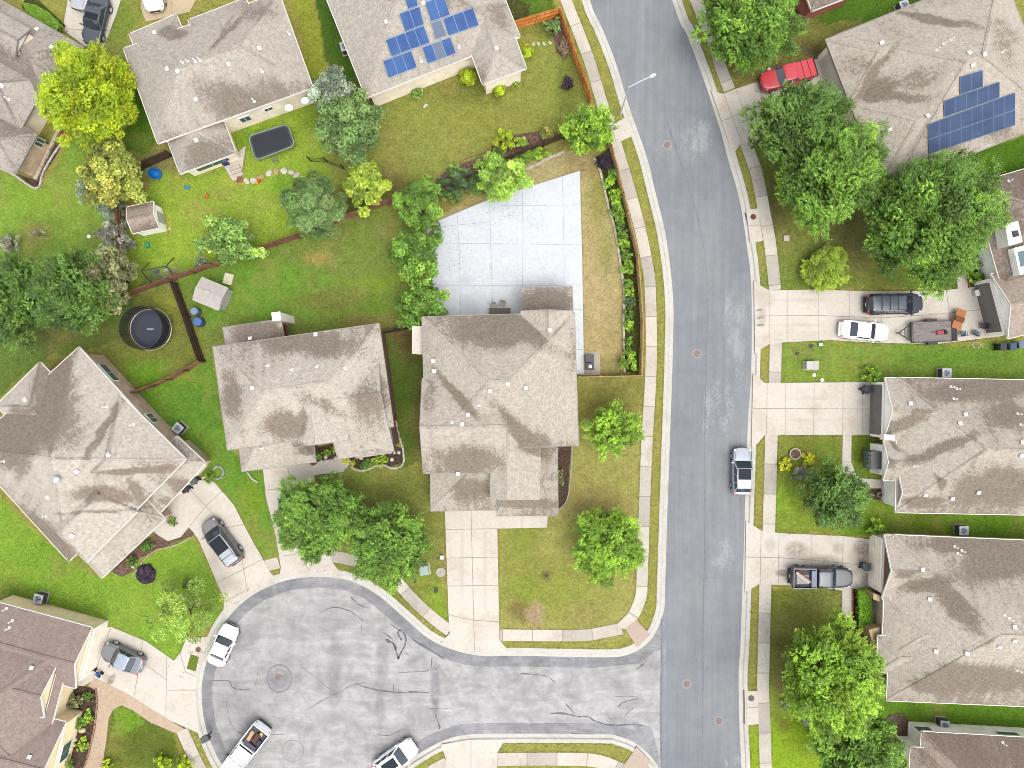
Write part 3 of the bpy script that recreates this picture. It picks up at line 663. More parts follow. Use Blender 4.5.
# ================================================================== HOUSES
UP = Vector((0, 0, 1))
class Block:
    """one rectangular roof volume: A-B is an eave edge (pixels at eave height), wpx the depth to the other eave"""
    def __init__(s, A, B, wpx, eave, e0=1, e1=1, pitch=0.5, over=0.42, st=None):
        a = P(*A, eave); b = P(*B, eave); s.eave = eave; s.pitch = pitch; s.over = over
        s.u = (b - a).normalized(); s.L = (b - a).length
        n = Vector((s.u.y, -s.u.x, 0)); s.n = n if wpx > 0 else -n
        s.W = abs(wpx) * SCL * (HCAM - eave) / HCAM; s.a = a; s.e0, s.e1 = e0, e1
        h = s.W / 2; s.i0, s.i1 = e0 * h, e1 * h
        if s.i0 + s.i1 > s.L - .05:
            k = (s.L - .05) / (s.i0 + s.i1); s.i0 *= k; s.i1 *= k
        s.rz = eave + h * pitch
        s.st = dict(L=(.75, .02), R=(.75, .02), e0=(.3, -.05), e1=(.3, -.05))
        if st: s.st.update(st)
        s.flip = wpx < 0
    def pt(s, x, t, z): 
        p = s.a + s.u * x + s.n * t; return Vector((p.x, p.y, z))
    def z_at(s, t): return s.eave + min(t, s.W - t) * s.pitch
    def orient(s, q): return q if not s.flip else q[::-1]
    def plane(s, side='L'):
        """point and upward normal of a slope"""
        if side == 'L': p = s.pt(0, 0, s.eave); v = s.pt(0, s.W / 2, s.rz) - p; d = s.u
        elif side == 'R': p = s.pt(0, s.W, s.eave); v = s.pt(0, s.W / 2, s.rz) - p; d = s.u
        elif side == 'e0': p = s.pt(0, 0, s.eave); v = s.pt(s.i0, s.W / 2, s.rz) - s.pt(0, s.W / 2, s.eave); d = s.n
        else: p = s.pt(s.L, 0, s.eave); v = s.pt(s.L - s.i1, s.W / 2, s.rz) - s.pt(s.L, s.W / 2, s.eave); d = s.n
        n = d.cross(v).normalized()
        return p, (n if n.z > 0 else -n)
    def roof(s, mb, fb, sb):
        E, R, W, L = s.eave, s.rz, s.W, s.L; S = s.st
        def F(m, pts, st=None):
            q = [Vector(p) for p in pts]; nn = (q[1] - q[0]).cross(q[2] - q[0]); k = list(range(len(q)))
            return q, nn, k
        def up(m, pts, st):
            q, nn, k = F(m, pts)
            if nn.z < 0: q.reverse(); st = st[::-1]
            m.face(q, st=st)
        r0, r1 = s.pt(s.i0, W / 2, R), s.pt(L - s.i1, W / 2, R)
        c00, c10, c11, c01 = s.pt(0, 0, E), s.pt(L, 0, E), s.pt(L, W, E), s.pt(0, W, E)
        l, r, a, b = S['L'], S['R'], S['e0'], S['e1']
        up(mb, [c00, c10, r1, r0], [l[0], l[0], l[1], l[1]])
        up(mb, [c11, c01, r0, r1], [r[0], r[0], r[1], r[1]])
        if s.i0 > .01: up(mb, [c01, c00, r0], [a[0], a[0], a[1]])
        if s.i1 > .01: up(mb, [c10, c11, r1], [b[0], b[0], b[1]])
        # ridge and hip caps
        for p, q in ([(r0, r1)] + ([(c00, r0), (c01, r0)] if s.i0 > .01 else []) + ([(c10, r1), (c11, r1)] if s.i1 > .01 else [])):
            d = q - p
            if d.length < .3: continue
            w = d.cross(UP).normalized() * .13; o = UP * .02
            mb.face([p + w + o * .2, q + w + o * .2, q + o, p + o], st=[.5] * 4) if ((q - p).cross(w * -1)).z > 0 else mb.face([p + o, q + o, q + w + o * .2, p + w + o * .2], st=[.5] * 4)
            mb.face([p - w + o * .2, p + o, q + o, q - w + o * .2], st=[.5] * 4)
        # fascia / gutter band + soffit
        T = .2
        def band(p, q, dz0=T, dz1=T, outn=None):
            o = (outn or Vector((0, 0, 0))) * .05
            pts = [p + o - UP * dz0, q + o - UP * dz1, q + o + UP * .012, p + o + UP * .012]
            fb.face(pts); fb.face([p + UP * .012, p + o + UP * .012, q + o + UP * .012, q + UP * .012])
        nu, nn = s.u, s.n
        band(c00, c10, outn=-nn); band(c11, c01, outn=nn)
        if s.i0 > .01: band(c01, c00, outn=-nu)
        else: band(c01, s.pt(0, W / 2, R), outn=-nu); band(s.pt(0, W / 2, R), c00, outn=-nu)
        if s.i1 > .01: band(c10, c11, outn=nu)
        else: band(c10, s.pt(L, W / 2, R), outn=nu); band(s.pt(L, W / 2, R), c11, outn=nu)
        z = -UP * (T - .01)
        sb.face([c01 + z, c11 + z, c10 + z, c00 + z])
    def inset(s):
        return (s.over if s.i0 > .01 else .14), (s.over if s.i1 > .01 else .14)
    def walls(s, wb, z0=0.0):
        o = s.over; g0, g1 = s.inset(); T = s.eave - .16
        x0, x1, t0, t1 = g0, s.L - g1, o, s.W - o
        def q(pts): wb.face(pts)
        q([s.pt(x0, t0, z0), s.pt(x1, t0, z0), s.pt(x1, t0, T), s.pt(x0, t0, T)])
        q([s.pt(x1, t1, z0), s.pt(x0, t1, z0), s.pt(x0, t1, T), s.pt(x1, t1, T)])
        for x, gab in ((x0, s.i0 <= .01), (x1, s.i1 <= .01)):
            pts = [s.pt(x, t0, z0), s.pt(x, t1, z0), s.pt(x, t1, T)]
            if gab: pts.append(s.pt(x, s.W / 2, s.rz - .1 - o * 0))
            pts.append(s.pt(x, t0, T)); q(pts)
    def on_wall(s, side, frac, w, h, z0, mb, d=.06, mi=0, inset=0.0):
        """thin box standing proud of a wall; side L,R,e0,e1; frac along it"""
        g0, g1 = s.inset()
        if side in 'LR':
            t = s.over if side == 'L' else s.W - s.over; out = -s.n if side == 'L' else s.n
            c = s.pt(s.L * frac, t, z0); u = s.u
        else:
            x = g0 if side == 'e0' else s.L - g1; out = -s.u if side == 'e0' else s.u
            c = s.pt(x, s.W * frac, z0); u = s.n
        c = c + out * (d / 2 + inset - .02)
        mb.box(c, w, d + .04, h, u, mi)
        return c, u, out

def onroof(px, py, blk, side, lift=0.0):
    """where the line of sight from the survey height through a pixel meets a roof slope"""
    p0, n = blk.plane(side); p0 = p0 + n * lift
    o = Vector((0, 0, HCAM)); d = P(px, py, 0) - o
    t = (p0 - o).dot(n) / d.dot(n); return o + d * t

ventm = plain('vent_cap', WC(196, 193, 186), .5, var=.08); pipem = plain('lead_pipe', WC(225, 222, 215), .5, var=.1)
glassm = glass_mat('window_glass', (0.045, 0.085, 0.09)); framem = plain('white_frame', WC(236, 232, 224), .45, var=.06)
doorw = siding('cream_garage_door', WC(226, 214, 196), .5); doord = siding('charcoal_garage_door', C(158, 151, 144), .5); doorg = siding('grey_garage_door', WC(188, 182, 170), .5)
roofs = {}
def house(name, label, loc, blocks, roofm, wallm, fasc, vents=(), pipes=(), other=None, extra=()):
    c = P(*loc); root = thing(name, label, 'house', c)
    inv = Matrix.Translation(-c)
    mb, fb, sb, wb = MB(), MB(), MB(), MB()
    other = other or {}
    for b in blocks: b.roof(mb, fb, sb); b.walls(other[b][0] if b in other else wb)
    def bl(m, n, mat):
        o = m.build(n, mat, root, loc=c); o.location = (0, 0, 0); return o
    for pl, kind in extra:
        q = [P(*p) for p in pl]
        if kind == 'roof' and (q[1] - q[0]).cross(q[2] - q[0]).z < 0: q.reverse()
        (mb if kind == 'roof' else wb).face(q, st=[.06] * len(q))
    roof = bl(mb, 'roof', roofm); bl(wb, 'wall', wallm); [bl(w_, 'wall', m_) for w_, m_ in other.values()]; bl(fb, 'fascia', fasc); bl(sb, 'soffit', fasc)
    def top(px, py):
        best = None
        for b in blocks:
            for sd in ('L', 'R', 'e0', 'e1'):
                if sd == 'e0' and b.i0 <= .01 or sd == 'e1' and b.i1 <= .01: continue
                q = onroof(px, py, b, sd); r = q - b.a; x = r.dot(b.u); t = r.dot(b.n)
                if x < -.02 or x > b.L + .02 or t < -.02 or t > b.W + .02: continue
                zt = min(t, b.W - t) * b.pitch
                if b.i0 > .01: zt = min(zt, x * (b.rz - b.eave) / b.i0)
                if b.i1 > .01: zt = min(zt, (b.L - x) * (b.rz - b.eave) / b.i1)
                if abs(q.z - (b.eave + zt)) < .08 and (best is None or q.z > best[0].z): best = (q, b.plane(sd)[1], b)
        return best
    for (px, py) in vents:
        r = top(px, py)
        if not r: print('no roof under vent', name, px, py); continue
        q, n, b = r; v = MB(); u = UP.cross(n).normalized(); w = n.cross(u)
        for (sx, z0, z1) in ((.14, -.05, .12), (.175, .12, .17)):
            B = [q + u * (i * sx) + w * (j * sx) for i, j in ((-1, -1), (1, -1), (1, 1), (-1, 1))]
            lo = [p + n * z0 for p in B]; hi = [p + n * z1 for p in B]
            v.face(hi); v.face(lo[::-1])
            for i in range(4): v.face([lo[i], lo[(i + 1) % 4], hi[(i + 1) % 4], hi[i]])
        bl(v, 'roof_vent', ventm)
    for (px, py) in pipes:
        r = top(px, py)
        if not r: print('no roof under pipe', name, px, py); continue
        q = r[0]; v = MB(); v.bar(q - UP * .1, q + UP * .5, .06, 8); v.bar(q - UP * .05, q + UP * .07, .17, 8, .08); bl(v, 'vent_pipe', pipem)
    return root, bl, top
def add_window(bl, b, side, frac, w, h, z0, root):
    m = MB(); b.on_wall(side, frac, w, h, z0, m, .07); f = bl(m, 'window', framem)
    m = MB()
    for k in (-1, 1):
        g0 = (w - .2) / 2
        L = b.L if side in 'LR' else b.W
        b.on_wall(side, frac + k * (g0 / 2 + .03) / L, g0, h - .16, z0 + .08, m, .02, inset=.075)
    o = bl(m, 'pane', glassm); o.parent = f
def add_garage(bl, b, side, frac, w, h, mat):
    m = MB(); b.on_wall(side, frac, w + .3, h + .15, 0.03, m, .05); f = bl(m, 'door_frame', framem)
    m = MB(); b.on_wall(side, frac, w, h, 0.035, m, .03, inset=.06); bl(m, 'garage_door', mat)

tanroof = shingle('shingle_grey_tan', C(208, 198, 186), C(144, 131, 119), 0.95)
palerf = shingle('shingle_pale', C(216, 206, 196), C(148, 133, 123), 0.95)
tlroof = shingle('shingle_warm_grey', C(203, 194, 182), C(142, 130, 118), 0.9)
brownrf = shingle('shingle_brown', C(174, 155, 145), C(132, 112, 102), 0.6)
darkrf = shingle('shingle_taupe', C(194, 177, 162), C(138, 121, 108), 0.95)
cream = siding('cream_siding', WC(232, 218, 196)); whitew = siding('white_siding', WC(240, 235, 226)); fas_w = plain('white_fascia', WC(206, 199, 188), .5, var=.08)
fas_g = plain('grey_fascia', C(176, 168, 160), .5, var=.1); fas_t = plain('tan_fascia', WC(206, 194, 178), .5, var=.1)
redbrick = brick('red_brick', C(150, 104, 88), C(132, 92, 80), C(180, 166, 150)); tanbrick = brick('tan_brick', WC(198, 172, 146), WC(182, 156, 130), C(206, 194, 178)); rustbrick = brick('rust_brick', C(214, 118, 96), C(196, 108, 88), C(180, 150, 136))

k = streak
TAN = (C(212, 201, 185), C(150, 137, 122), .95); PAL = (C(217, 207, 192), C(152, 138, 124), .95); WRM = (C(204, 195, 181), C(146, 134, 120), .9)
roofC = shingle('shingle_court_house', *TAN, [k(437,372,482,420,6,.9), k(494,404,545,458,8,.8), (534,445,18,13,0,.8), (502,470,7,14,10,.4), (495,332,44,22,0,.85), k(500,316,560,356,10,.5), (470,458,34,18,0,.85), (470,492,26,16,0,.7), (547,300,30,14,0,.9), (430,400,8,40,0,.4), (575,350,10,30,0,.45), (530,508,40,7,0,.7)], 5.8)
roofA = shingle('shingle_streaked', *PAL, [(285,424,24,17,0,.85), (300,342,80,16,8,.75), (370,400,22,24,0,.8), k(300,392,345,415,10,.6), k(306,403,300,436,6,.6), (232,395,12,40,-10,.45), (298,452,14,8,0,.8), (255,330,30,10,8,.6)], 6)
roofB = shingle('shingle_diagonal_house', *PAL, [(58,402,30,62,-28,1.1), (18,440,40,36,0,.95), k(119,397,95,461,5,1.0), k(166,469,110,471,4,1.0), (104,495,36,13,0,.95), k(60,511,136,511,3,.8), k(20,520,72,572,20,.9), (172,492,20,12,40,.7), (165,515,30,12,40,.6), (25,411,22,5,0,.6), k(134,478,140,506,5,.6)], 5)
roofD = shingle('shingle_trampoline_house', *WRM, [(235,105,56,22,18,.75), (268,88,24,14,18,.4), (172,33,22,9,0,.85), k(242,20,214,58,5,.8), (205,150,26,18,0,.7), (262,14,22,18,0,.5)], 4.5)
roofS = shingle('shingle_solar_rows', *WRM, [(465,70,26,10,20,.6), (500,18,16,22,0,.7), (395,60,14,26,20,.3), (450,10,60,10,0,.35)], 4.5)
roofE = shingle('shingle_solar_block', *TAN, [(880,86,18,12,-15,.8), k(868,92,928,102,6,.7), (870,62,26,14,0,.25), (940,20,44,7,22,.8), (925,12,24,5,22,.6), (910,80,30,14,0,.35), k(893,47,866,90,5,.6), (1005,45,26,34,0,.42), (940,140,50,10,18,.4), (1000,125,30,14,18,.45)], 4.5)  # right-edge dark patch offsets sunlight on that slope within the colour
roofG = shingle('shingle_three_gables', *TAN, [k(884,434,930,410,9,.95), k(905,466,968,432,9,1.0), k(930,472,942,488,5,.9), (1000,486,50,26,0,1.0), (985,390,70,13,-6,.95), (1005,415,30,16,0,.6), (890,462,10,8,0,.9), (925,503,26,7,0,.8), k(895,440,910,454,4,.8)], 4.2)
roofJ = shingle('shingle_brown_gable', *TAN, [k(905,592,944,578,10,.9), k(930,580,972,632,12,.95), (1000,562,56,20,-14,1.0), (965,548,50,8,0,.7), (960,678,70,22,0,1.05), (935,686,30,10,0,.7), (905,575,16,7,0,.7)], 4.2)
# ---- middle house
N = dict
def add_chimney(bl, pts, z1, mat, cap, z0=0):
    m = MB(); c = [P(*p, z1) for p in pts]; m.prism([(p.x, p.y) for p in c], z0, z1)
    f = bl(m, 'chimney', mat)
    m = MB(); cc = sum(c, Vector()) / len(c); k = [cc + (p - cc) * 1.08 for p in c]; m.prism([(p.x, p.y) for p in k], z1, z1 + .1, bottom=True)
    o = bl(m, 'chimney_cap', cap); o.parent = f
M1 = Block((422, 317), (574.5, 312.5), 133, 5.4, st=N(L=(.85, .1), R=(.75, .1), e0=(.5, -.1), e1=(.35, -.1)))
M1b = Block((423.5, 473.5), (507, 472.4), -95, 5.38, 0, 0, st=N(L=(.8, .1), R=(.45, -.1)))
M2 = Block((520.5, 420), (521, 311), 52, 5.44, 0, 0, st=N(L=(.1, -.1), R=(.15, -.1)))
M3x = [([(490, 500, 5.3), (507, 500, 6.12), (507, 424, 6.12), (490, 424, 5.3)], 'roof'), ([(507, 500, 6.12), (540, 500, 4.62), (540, 438, 4.62), (507, 420, 6.12)], 'roof'), ([(492, 446, 5.41), (541, 446, 5.41), (541, 467, 4.45), (492, 467, 4.45)], 'roof'), ([(490.5, 499.5, 5.24), (507, 499.5, 6.05), (539.5, 499.5, 4.56), (538, 499.5, 0), (492, 499.5, 0)], 'wall'), ([(538, 499.5, 0), (538, 440, 0), (539.2, 440, 4.56), (539.2, 499.5, 4.56)], 'wall'), ([(490.3, 499.5, 5.24), (490.3, 460, 5.24), (491.5, 460, 2.8), (491.5, 499.5, 2.8)], 'wall'), ([(490, 500.3, 5.31), (507, 500.3, 6.13), (507, 500.3, 5.93), (490, 500.3, 5.11)], 'wall'), ([(507, 500.3, 6.13), (540, 500.3, 4.63), (540, 500.3, 4.43), (507, 500.3, 5.93)], 'wall')]
M4 = Block((431, 511), (496, 510), -78, 2.9, 1, 0, .42, st=N(L=(.75, .3), e0=(.2, -.1)))
M5 = Block((497, 516), (558, 515.5), -68, 2.95, .4, .5, .35, st=N(L=(.7, .4), e1=(.5, .3)))
M6 = Block((521, 287.5), (572, 286.5), 60, 2.9, 0, 0, .22, st=N(L=(.85, .8)))  # dark tone mixes algae with painted north-slope shade
H, bl, top = house('detached_house', 'two-storey house with grey-tan hip roof beside the pale court and curving street', (500, 395), [M1, M1b, M2, M4, M5, M6], roofC, cream, fas_g, extra=M3x,
  vents=[(549, 330), (508, 383), (490, 390), (525, 388), (462, 425), (468, 414), (434, 361), (435, 371), (458, 473)], pipes=[(452, 423), (479, 405)])
add_chimney(bl, [(412.5, 327), (422, 327), (422, 353), (412.5, 353)], 4.6, cream, plain('cream_cap', C(236, 226, 208), .6))
add_garage(bl, M4, 'L', .5, 4.9, 2.2, doorw); add_window(bl, M1, 'e0', .3, 1.2, 1.3, 3.6, H); add_window(bl, M5, 'L', .6, 1.4, 1.4, .9, H); add_window(bl, M1, 'L', .3, 1.6, 1.3, 3.6, H)
# ---- left-of-centre house
A1 = Block((213, 347), (379, 323.5), 104, 5.2, st=N(L=(.85, .08), R=(.75, .1), e0=(.5, .1), e1=(.42, .05)))
A7 = Block((338, 459), (394, 451), -118, 4.1, 0, 0, .5, st=N(L=(.75, .3)))
A2 = Block((293, 447), (286, 394), 56, 5.18, 0, 0, st=N(L=(.55, .12), R=(.2, -.1)))
A3 = Block((356, 458), (351, 424), 36, 3.9, .9, 0, .62, st=N(L=(.2, 0), R=(.2, 0), e0=(-.3, -.3)))
A6 = Block((228, 447), (232, 398), 60, 5.1, 1, 0, .5, st=N(e0=(.62, .4), L=(.3, -.1), R=(.4, .2)))
A4 = Block((242, 471.5), (316, 462), -62, 2.8, .8, .5, .42, st=N(L=(.34, -.05), e0=(.5, .1), e1=(.6, .4)))
A5 = Block((223, 327.5), (281, 319), 66, 2.9, .9, .8, .42, st=N(L=(.95, .7), e0=(.2, 0), e1=(.3, .1)))
H, bl, top = house('detached_house', 'house with pale streaked roof, red-brick side and small pointed front gable near the plastic shed', (300, 395), [A1, A2, A3, A4, A5, A7], roofA, redbrick, fas_g,
  vents=[(253, 388), (316, 335), (250.5, 339)], pipes=[(268, 366), (292, 370), (317, 367), (262, 448), (345, 368)])
add_chimney(bl, [(272, 313), (280, 312), (281, 320), (273, 321)], 4.4, fas_w, fas_w)
add_garage(bl, A4, 'L', .5, 4.9, 2.2, doorw);  add_window(bl, A1, 'L', .75, 1.8, 1.3, 3.4, H); add_window(bl, A1, 'e1', .3, 1.2, 1.2, 3.4, H)
# ---- big house on the left
B1 = Block((79, 347), (181, 459), 152, 4.2, st=N(L=(.3, 0), R=(.72, -.05), e0=(.8, .5), e1=(.3, -.1)))
B2 = Block((40, 362), (86, 409), 62, 4.1, 1, 0, .5, st=N(L=(.3, 0), e0=(-.1, -.2), R=(-.1, -.2)))
B3 = Block((186, 459), (112, 535), 94, 4.25, .94, 1, .53, st=N(L=(.8, .45), R=(.9, .6), e0=(.1, -.3)))
B3b = Block((111, 390), (178, 458), 60, 4.3, 0, 0, .5)
B4 = Block((87, 562), (137, 512), -70, 4.28, .3, .2, .5, st=N(L=(.05, -.2), e1=(.75, .4), e0=(.5, .2)))
B5 = Block((102, 578), (165, 519), -48, 2.8, .3, .5, .4, st=N(L=(.5, .4), e1=(.5, .3)))
B6 = Block((160, 513), (206, 463), -40, 2.7, .5, .8, .4, st=N(L=(.4, .3), e1=(.8, .6)))
H, bl, top = house('detached_house', 'large tan-brick house turned diagonally with round metal roof vent, below the round trampoline', (75, 460), [B1, B2, B3, B4, B5, B6], roofB, tanbrick, fas_w,
  vents=[(77, 471), (49, 497), (109, 455), (72, 535), (26, 400)], pipes=[(4, 461), (106, 407), (133, 425), (46, 516)])
q = top(59, 479)
if q:
    v = MB(); q = q[0]; v.bar(q - UP * .2, q + UP * .35, .2, 12); v.bar(q + UP * .35, q + UP * .55, .34, 14, .3); v.bar(q + UP * .55, q + UP * .7, .3, 14, .05); bl(v, 'turbine_vent', plain('galvanised', (.45, .5, .53), .35, .5, .6))
add_window(bl, B1, 'L', .2, 2.2, 1.1, 1.6, H); add_window(bl, B1, 'L', .62, 1.2, 1.2, 1.3, H); add_garage(bl, B6, 'L', .55, 3.6, 2.15, doorw); add_window(bl, B5, 'L', .5, 1.5, 1.3, .9, H)
# ---- house top, white siding, trampoline behind
D1 = Block((157.5, 143.5), (313, 87.5), -101, 3.9, st=N(L=(.78, -.1), R=(.3, .0), e0=(.3, 0), e1=(.22, -.1)))
D2 = Block((188, 20), (212, 82), -62, 3.95, 1, 0, .5, st=N(L=(.6, .1), R=(.4, 0)))
D3 = Block((129, 34), (176, 14), 60, 3.7, 1, 1, .45, st=N(L=(.2, 0), e1=(.7, .4)))
D5 = Block((176, 18), (224, -2), 60, 3.2, 1, 0, .5)
D4 = Block((180, 174), (236, 153), -58, 2.6, .9, .9, .45, st=N(L=(.85, .6), e0=(.3, .2), e1=(.8, .5)))
H, bl, top = house('detached_house', 'cream-sided hip-roof house with a screened porch, backing onto the rectangular trampoline', (215, 75), [D1, D2, D3, D4], roofD, cream, fas_w,
  vents=[(155, 33), (168, 69), (178, 71), (229, 64), (259, 49), (196, 99), (196.5, 140)], pipes=[(183, 63), (188, 62), (195, 61), (200, 60), (254, 101), (262, 71), (289, 34)])
add_window(bl, D1, 'L', .52, 1.1, 1.0, 1.3, H); add_window(bl, D1, 'L', .68, .9, .6, 1.8, H); add_window(bl, D4, 'L', .5, 3.4, 1.2, .8, H)
for (px, py) in ((288, 104.5), (304, 97.5)):
    v = MB(); q = P(px, py, 2.2); v.bar(q, q + Vector((.16, -.4, .25)), .1, 14, .38); bl(v, 'satellite_dish', plain('dish_white', WC(238, 236, 232), .5))
# ---- far top-left house
T1 = Block((50, 77), (-60, 15), -62, 3.0, 1, 0, .5, st=N(L=(.5, .2), R=(.3, 0), e0=(.25, -.1)))
T2 = Block((84, 47), (-36, -21), -66, 3.05, 1, 0, .5, st=N(L=(.4, .2), R=(.9, .6), e0=(.65, .4)))
T3 = Block((30, 29), (-40, -10), -32, 4.9, 0, 0, .45, st=N(L=(.3, 0)))
T4 = Block((37, 134), (-50, 87), -46, 2.9, 1, 0, .5, st=N(L=(.8, .5), R=(.3, 0), e0=(.6, .3)))
H, bl, top = house('detached_house', 'grey-roofed house with cream gable and tan brick wall, beside the yellow-green tree', (12, 85), [T1, T2, T3, T4], tlroof, cream, fas_g, vents=[(37, 30), (52, 48), (2, 86)], pipes=[(8, 99)], other={T4: (MB(), tanbrick)})
add_window(bl, T4, 'e0', .14, .9, 1.2, 1.0, H)
# ---- solar house, top
S1 = Block((366, 98), (520, 36.5), -124, 3.6, 1, 1, .5, st=N(L=(.38, .1), e0=(.25, .0)))
S2 = Block((482.5, 84.5), (444, -20), 47, 3.62, 1, 0, .5, st=N(L=(.6, .3), R=(.3, .1), e0=(.1, -.2)))
H, bl, top = house('detached_house', 'house with blue solar panels in broken rows on a speckled roof, above the olive lawn', (430, 20), [S1, S2], roofS, cream, fas_w, vents=[(387, 22), (496, 49), (423, 3)], pipes=[(459, 47), (421, 61)])
panelm = (lambda g: g.base(g.mix(g.ramp(g.noise(g.pos(), .5, 3), .3, .7), C(50, 88, 150), C(68, 110, 172)), .5, .15))(NT('solar_cell'))
panelg = (lambda g: g.base(C(112, 128, 150), .5, .15))(NT('solar_cell_grey'))
panel2 = (lambda g: g.base(g.mix(g.ramp(g.noise(g.pos(), .5, 3), .3, .7), C(66, 85, 120), C(80, 100, 136)), .5, .15))(NT('solar_cell_slate'))
pfr = plain('panel_frame', C(128, 160, 200), .4, .4, .3, var=.05)
def panels(bl, b, side, quad, n, mat, odd=None):
    """a row of n panels inside a px quad (tl,tr,br,bl), laid on the slope"""
    n_ = b.plane(side)[1]
    Q = [onroof(*p, b, side, .14) for p in quad]
    for i in range(n):
        f0, f1 = i / n, (i + 1) / n
        tl, tr = Q[0].lerp(Q[1], f0), Q[0].lerp(Q[1], f1); blc, br = Q[3].lerp(Q[2], f0), Q[3].lerp(Q[2], f1)
        c = (tl + tr + blc + br) / 4; m = MB()
        p = [c + (x - c) * .985 for x in (blc, br, tr, tl)]; lo = [x - n_ * .05 for x in p]
        if (p[1] - p[0]).cross(p[2] - p[0]).dot(n_) < 0: p.reverse(); lo.reverse()
        m.face(p)
        for k in range(4): m.face([lo[k], lo[(k + 1) % 4], p[(k + 1) % 4], p[k]])
        for x in p: m.bar(x - n_ * .14 + (c - x) * .12, x - n_ * .03 + (c - x) * .12, .03, 4)
        f = bl(m, 'solar_panel', pfr)
        m = MB(); q = [c + (x - c) * .965 + n_ * .004 for x in p]; m.face(q)
        o = bl(m, 'solar_cells', odd[1] if odd and i in odd[0] else mat); o.parent = f
z = lambda L: [(342 + x / 6, y / 6) for x, y in L]
panels(bl, S1, 'L', z([(372,-20),(442,-46),(456,34),(396,54)]), 1, panelm)
panels(bl, S1, 'L', z([(342,80),(465,38),(492,148),(380,190)]), 2, panelm)
panels(bl, S1, 'L', z([(262,238),(490,152),(528,256),(298,340)]), 4, panelm)
panels(bl, S1, 'L', z([(245,365),(415,304),(450,404),(280,468)]), 3, panelm)
panels(bl, S1, 'L', z([(496,14),(612,-30),(648,90),(535,131)]), 2, panelm)
panels(bl, S1, 'L', z([(537,138),(592,116),(628,212),(560,240)]), 1, panelg)
panels(bl, S1, 'L', z([(605,112),(785,45),(822,152),(640,216)]), 3, panelm)
panels(bl, S1, 'L', z([(480,284),(650,222),(685,320),(515,382)]), 3, panelm, ((1,), panelg))
# ---- solar house, top right
E1 = Block((836, 35), (1001, -31), 161, 3.0, 1, 1, .5, st=N(L=(.5, .1), R=(.5, .25), e0=(.5, .2), e1=(.4, .2)))
E2 = Block((849.5, 102), (826.5, 39.5), 78, 3.05, 1, 0, .46, st=N(L=(.5, .1), R=(.2, .0), e0=(.3, .1)))
E2 = Block((825.5, 39.5), (905, 9), 68, 3.05, 1, 0, .5, st=N(L=(.1, -.1), R=(.75, .15), e0=(.3, .1)))
E3 = Block((850, 103), (930, 73), 86, 2.95, 1, 0, .5, st=N(L=(.1, -.1), R=(.2, .1), e0=(.2, 0)))
H, bl, top = house('detached_house', 'house with a stepped block of slate-blue solar panels, beside two big street trees', (925, 95), [E1, E2, E3], roofE, cream, fas_g,
  vents=[(882, 43), (972, 65), (927.5, 116.5), (890, 130), (969, 53.5), (984, 54)], pipes=[(937, 50), (944, 44), (951, 40), (1002, 52)])
q = lambda *L: list(L)
panels(bl, E1, 'R', q((960.3,76.7),(982.8,70),(983,86.7),(960.3,94.7)), 2, panel2)
panels(bl, E1, 'R', q((944,100.8),(999.7,81.6),(999.7,97.6),(944.5,117.3)), 5, panel2)
panels(bl, E1, 'R', q((928.4,124.2),(1015.3,92.4),(1015.3,109.5),(928.6,139.4)), 8, panel2)
panels(bl, E1, 'R', q((928.6,139.8),(1015.3,109.9),(1015.2,125.2),(929,154.4)), 8, panel2)
add_garage(bl, E2, 'e0', .52, 4.9, 2.15, doorg)
# ---- right column of houses
F1 = Block((972, 184), (1090, 150), 108, 3.2, 1, 1, .5, st=N(L=(.95, .6), e0=(.6, .4), R=(.6, .5)))
F2 = Block((991, 274), (1075, 252), 67, 2.9, 0, 0, .5, st=N(L=(.3, .1), R=(.3, .1)))
H, bl, top = house('detached_house', 'brown-roofed house with white dormer boxes and charcoal garage door, behind the utility trailer', (1015, 250), [F1, F2], darkrf, whitew, fas_w, pipes=[(1009, 181)])
add_garage(bl, F2, 'e0', .5, 4.9, 2.2, doord)
def wbox(bl, name, pts, z0, z1, mat):
    m = MB(); m.prism([tuple(P(*p, z1))[:2] for p in pts], z0, z1, bottom=True); return bl(m, name, mat)
f = wbox(bl, 'dormer', [(1005, 224), (1018, 221), (1022.5, 242), (1009, 246)], 2.6, 5.0, whitew); o = wbox(bl, 'roof_hatch', [(1013, 231), (1018, 230), (1019.5, 236), (1014.5, 237)], 5.0, 5.2, plain('black_vent', (.02, .02, .022), .5)); o.parent = f
f = wbox(bl, 'dormer', [(1014, 248), (1034, 243), (1040, 270), (1020, 275)], 2.4, 4.6, whitew); o = wbox(bl, 'skylight', [(1018, 252), (1030, 249), (1033, 264), (1021, 267)], 4.6, 4.66, glassm); o.parent = f
G1 = Block((898, 377.5), (1085, 381), 135, 3.0, 1, 1, .5, st=N(L=(.85, .25), R=(.88, .1), e0=(.1, -.2)))
G2 = Block((885, 377.6), (950, 379), 65, 2.9, 0, 0, .5, st=N(L=(.4, 0), R=(.62, .15)))
G3 = Block((884, 441.5), (950, 442.5), 39, 2.93, 0, 0, .5, st=N(L=(.2, 0), R=(.6, .2)))
G4 = Block((898, 471), (950, 472), 40, 2.9, 0, 0, .5, st=N(L=(.1, -.1), R=(.5, .1)))
H, bl, top = house('detached_house', 'house with three white front gables and dark garage door, beside the yellow shrubs', (955, 445), [G1, G2, G3, G4], roofG, whitew, fas_w,
  vents=[(910, 404), (959.5, 424), (965, 415), (1022, 443), (1021, 455), (978, 492), (952, 498), (925, 494.5)], pipes=[(951, 387), (957, 389), (954, 399), (1018, 414), (1021, 425), (915, 466)])
add_garage(bl, G2, 'e0', .5, 4.9, 2.2, doord)
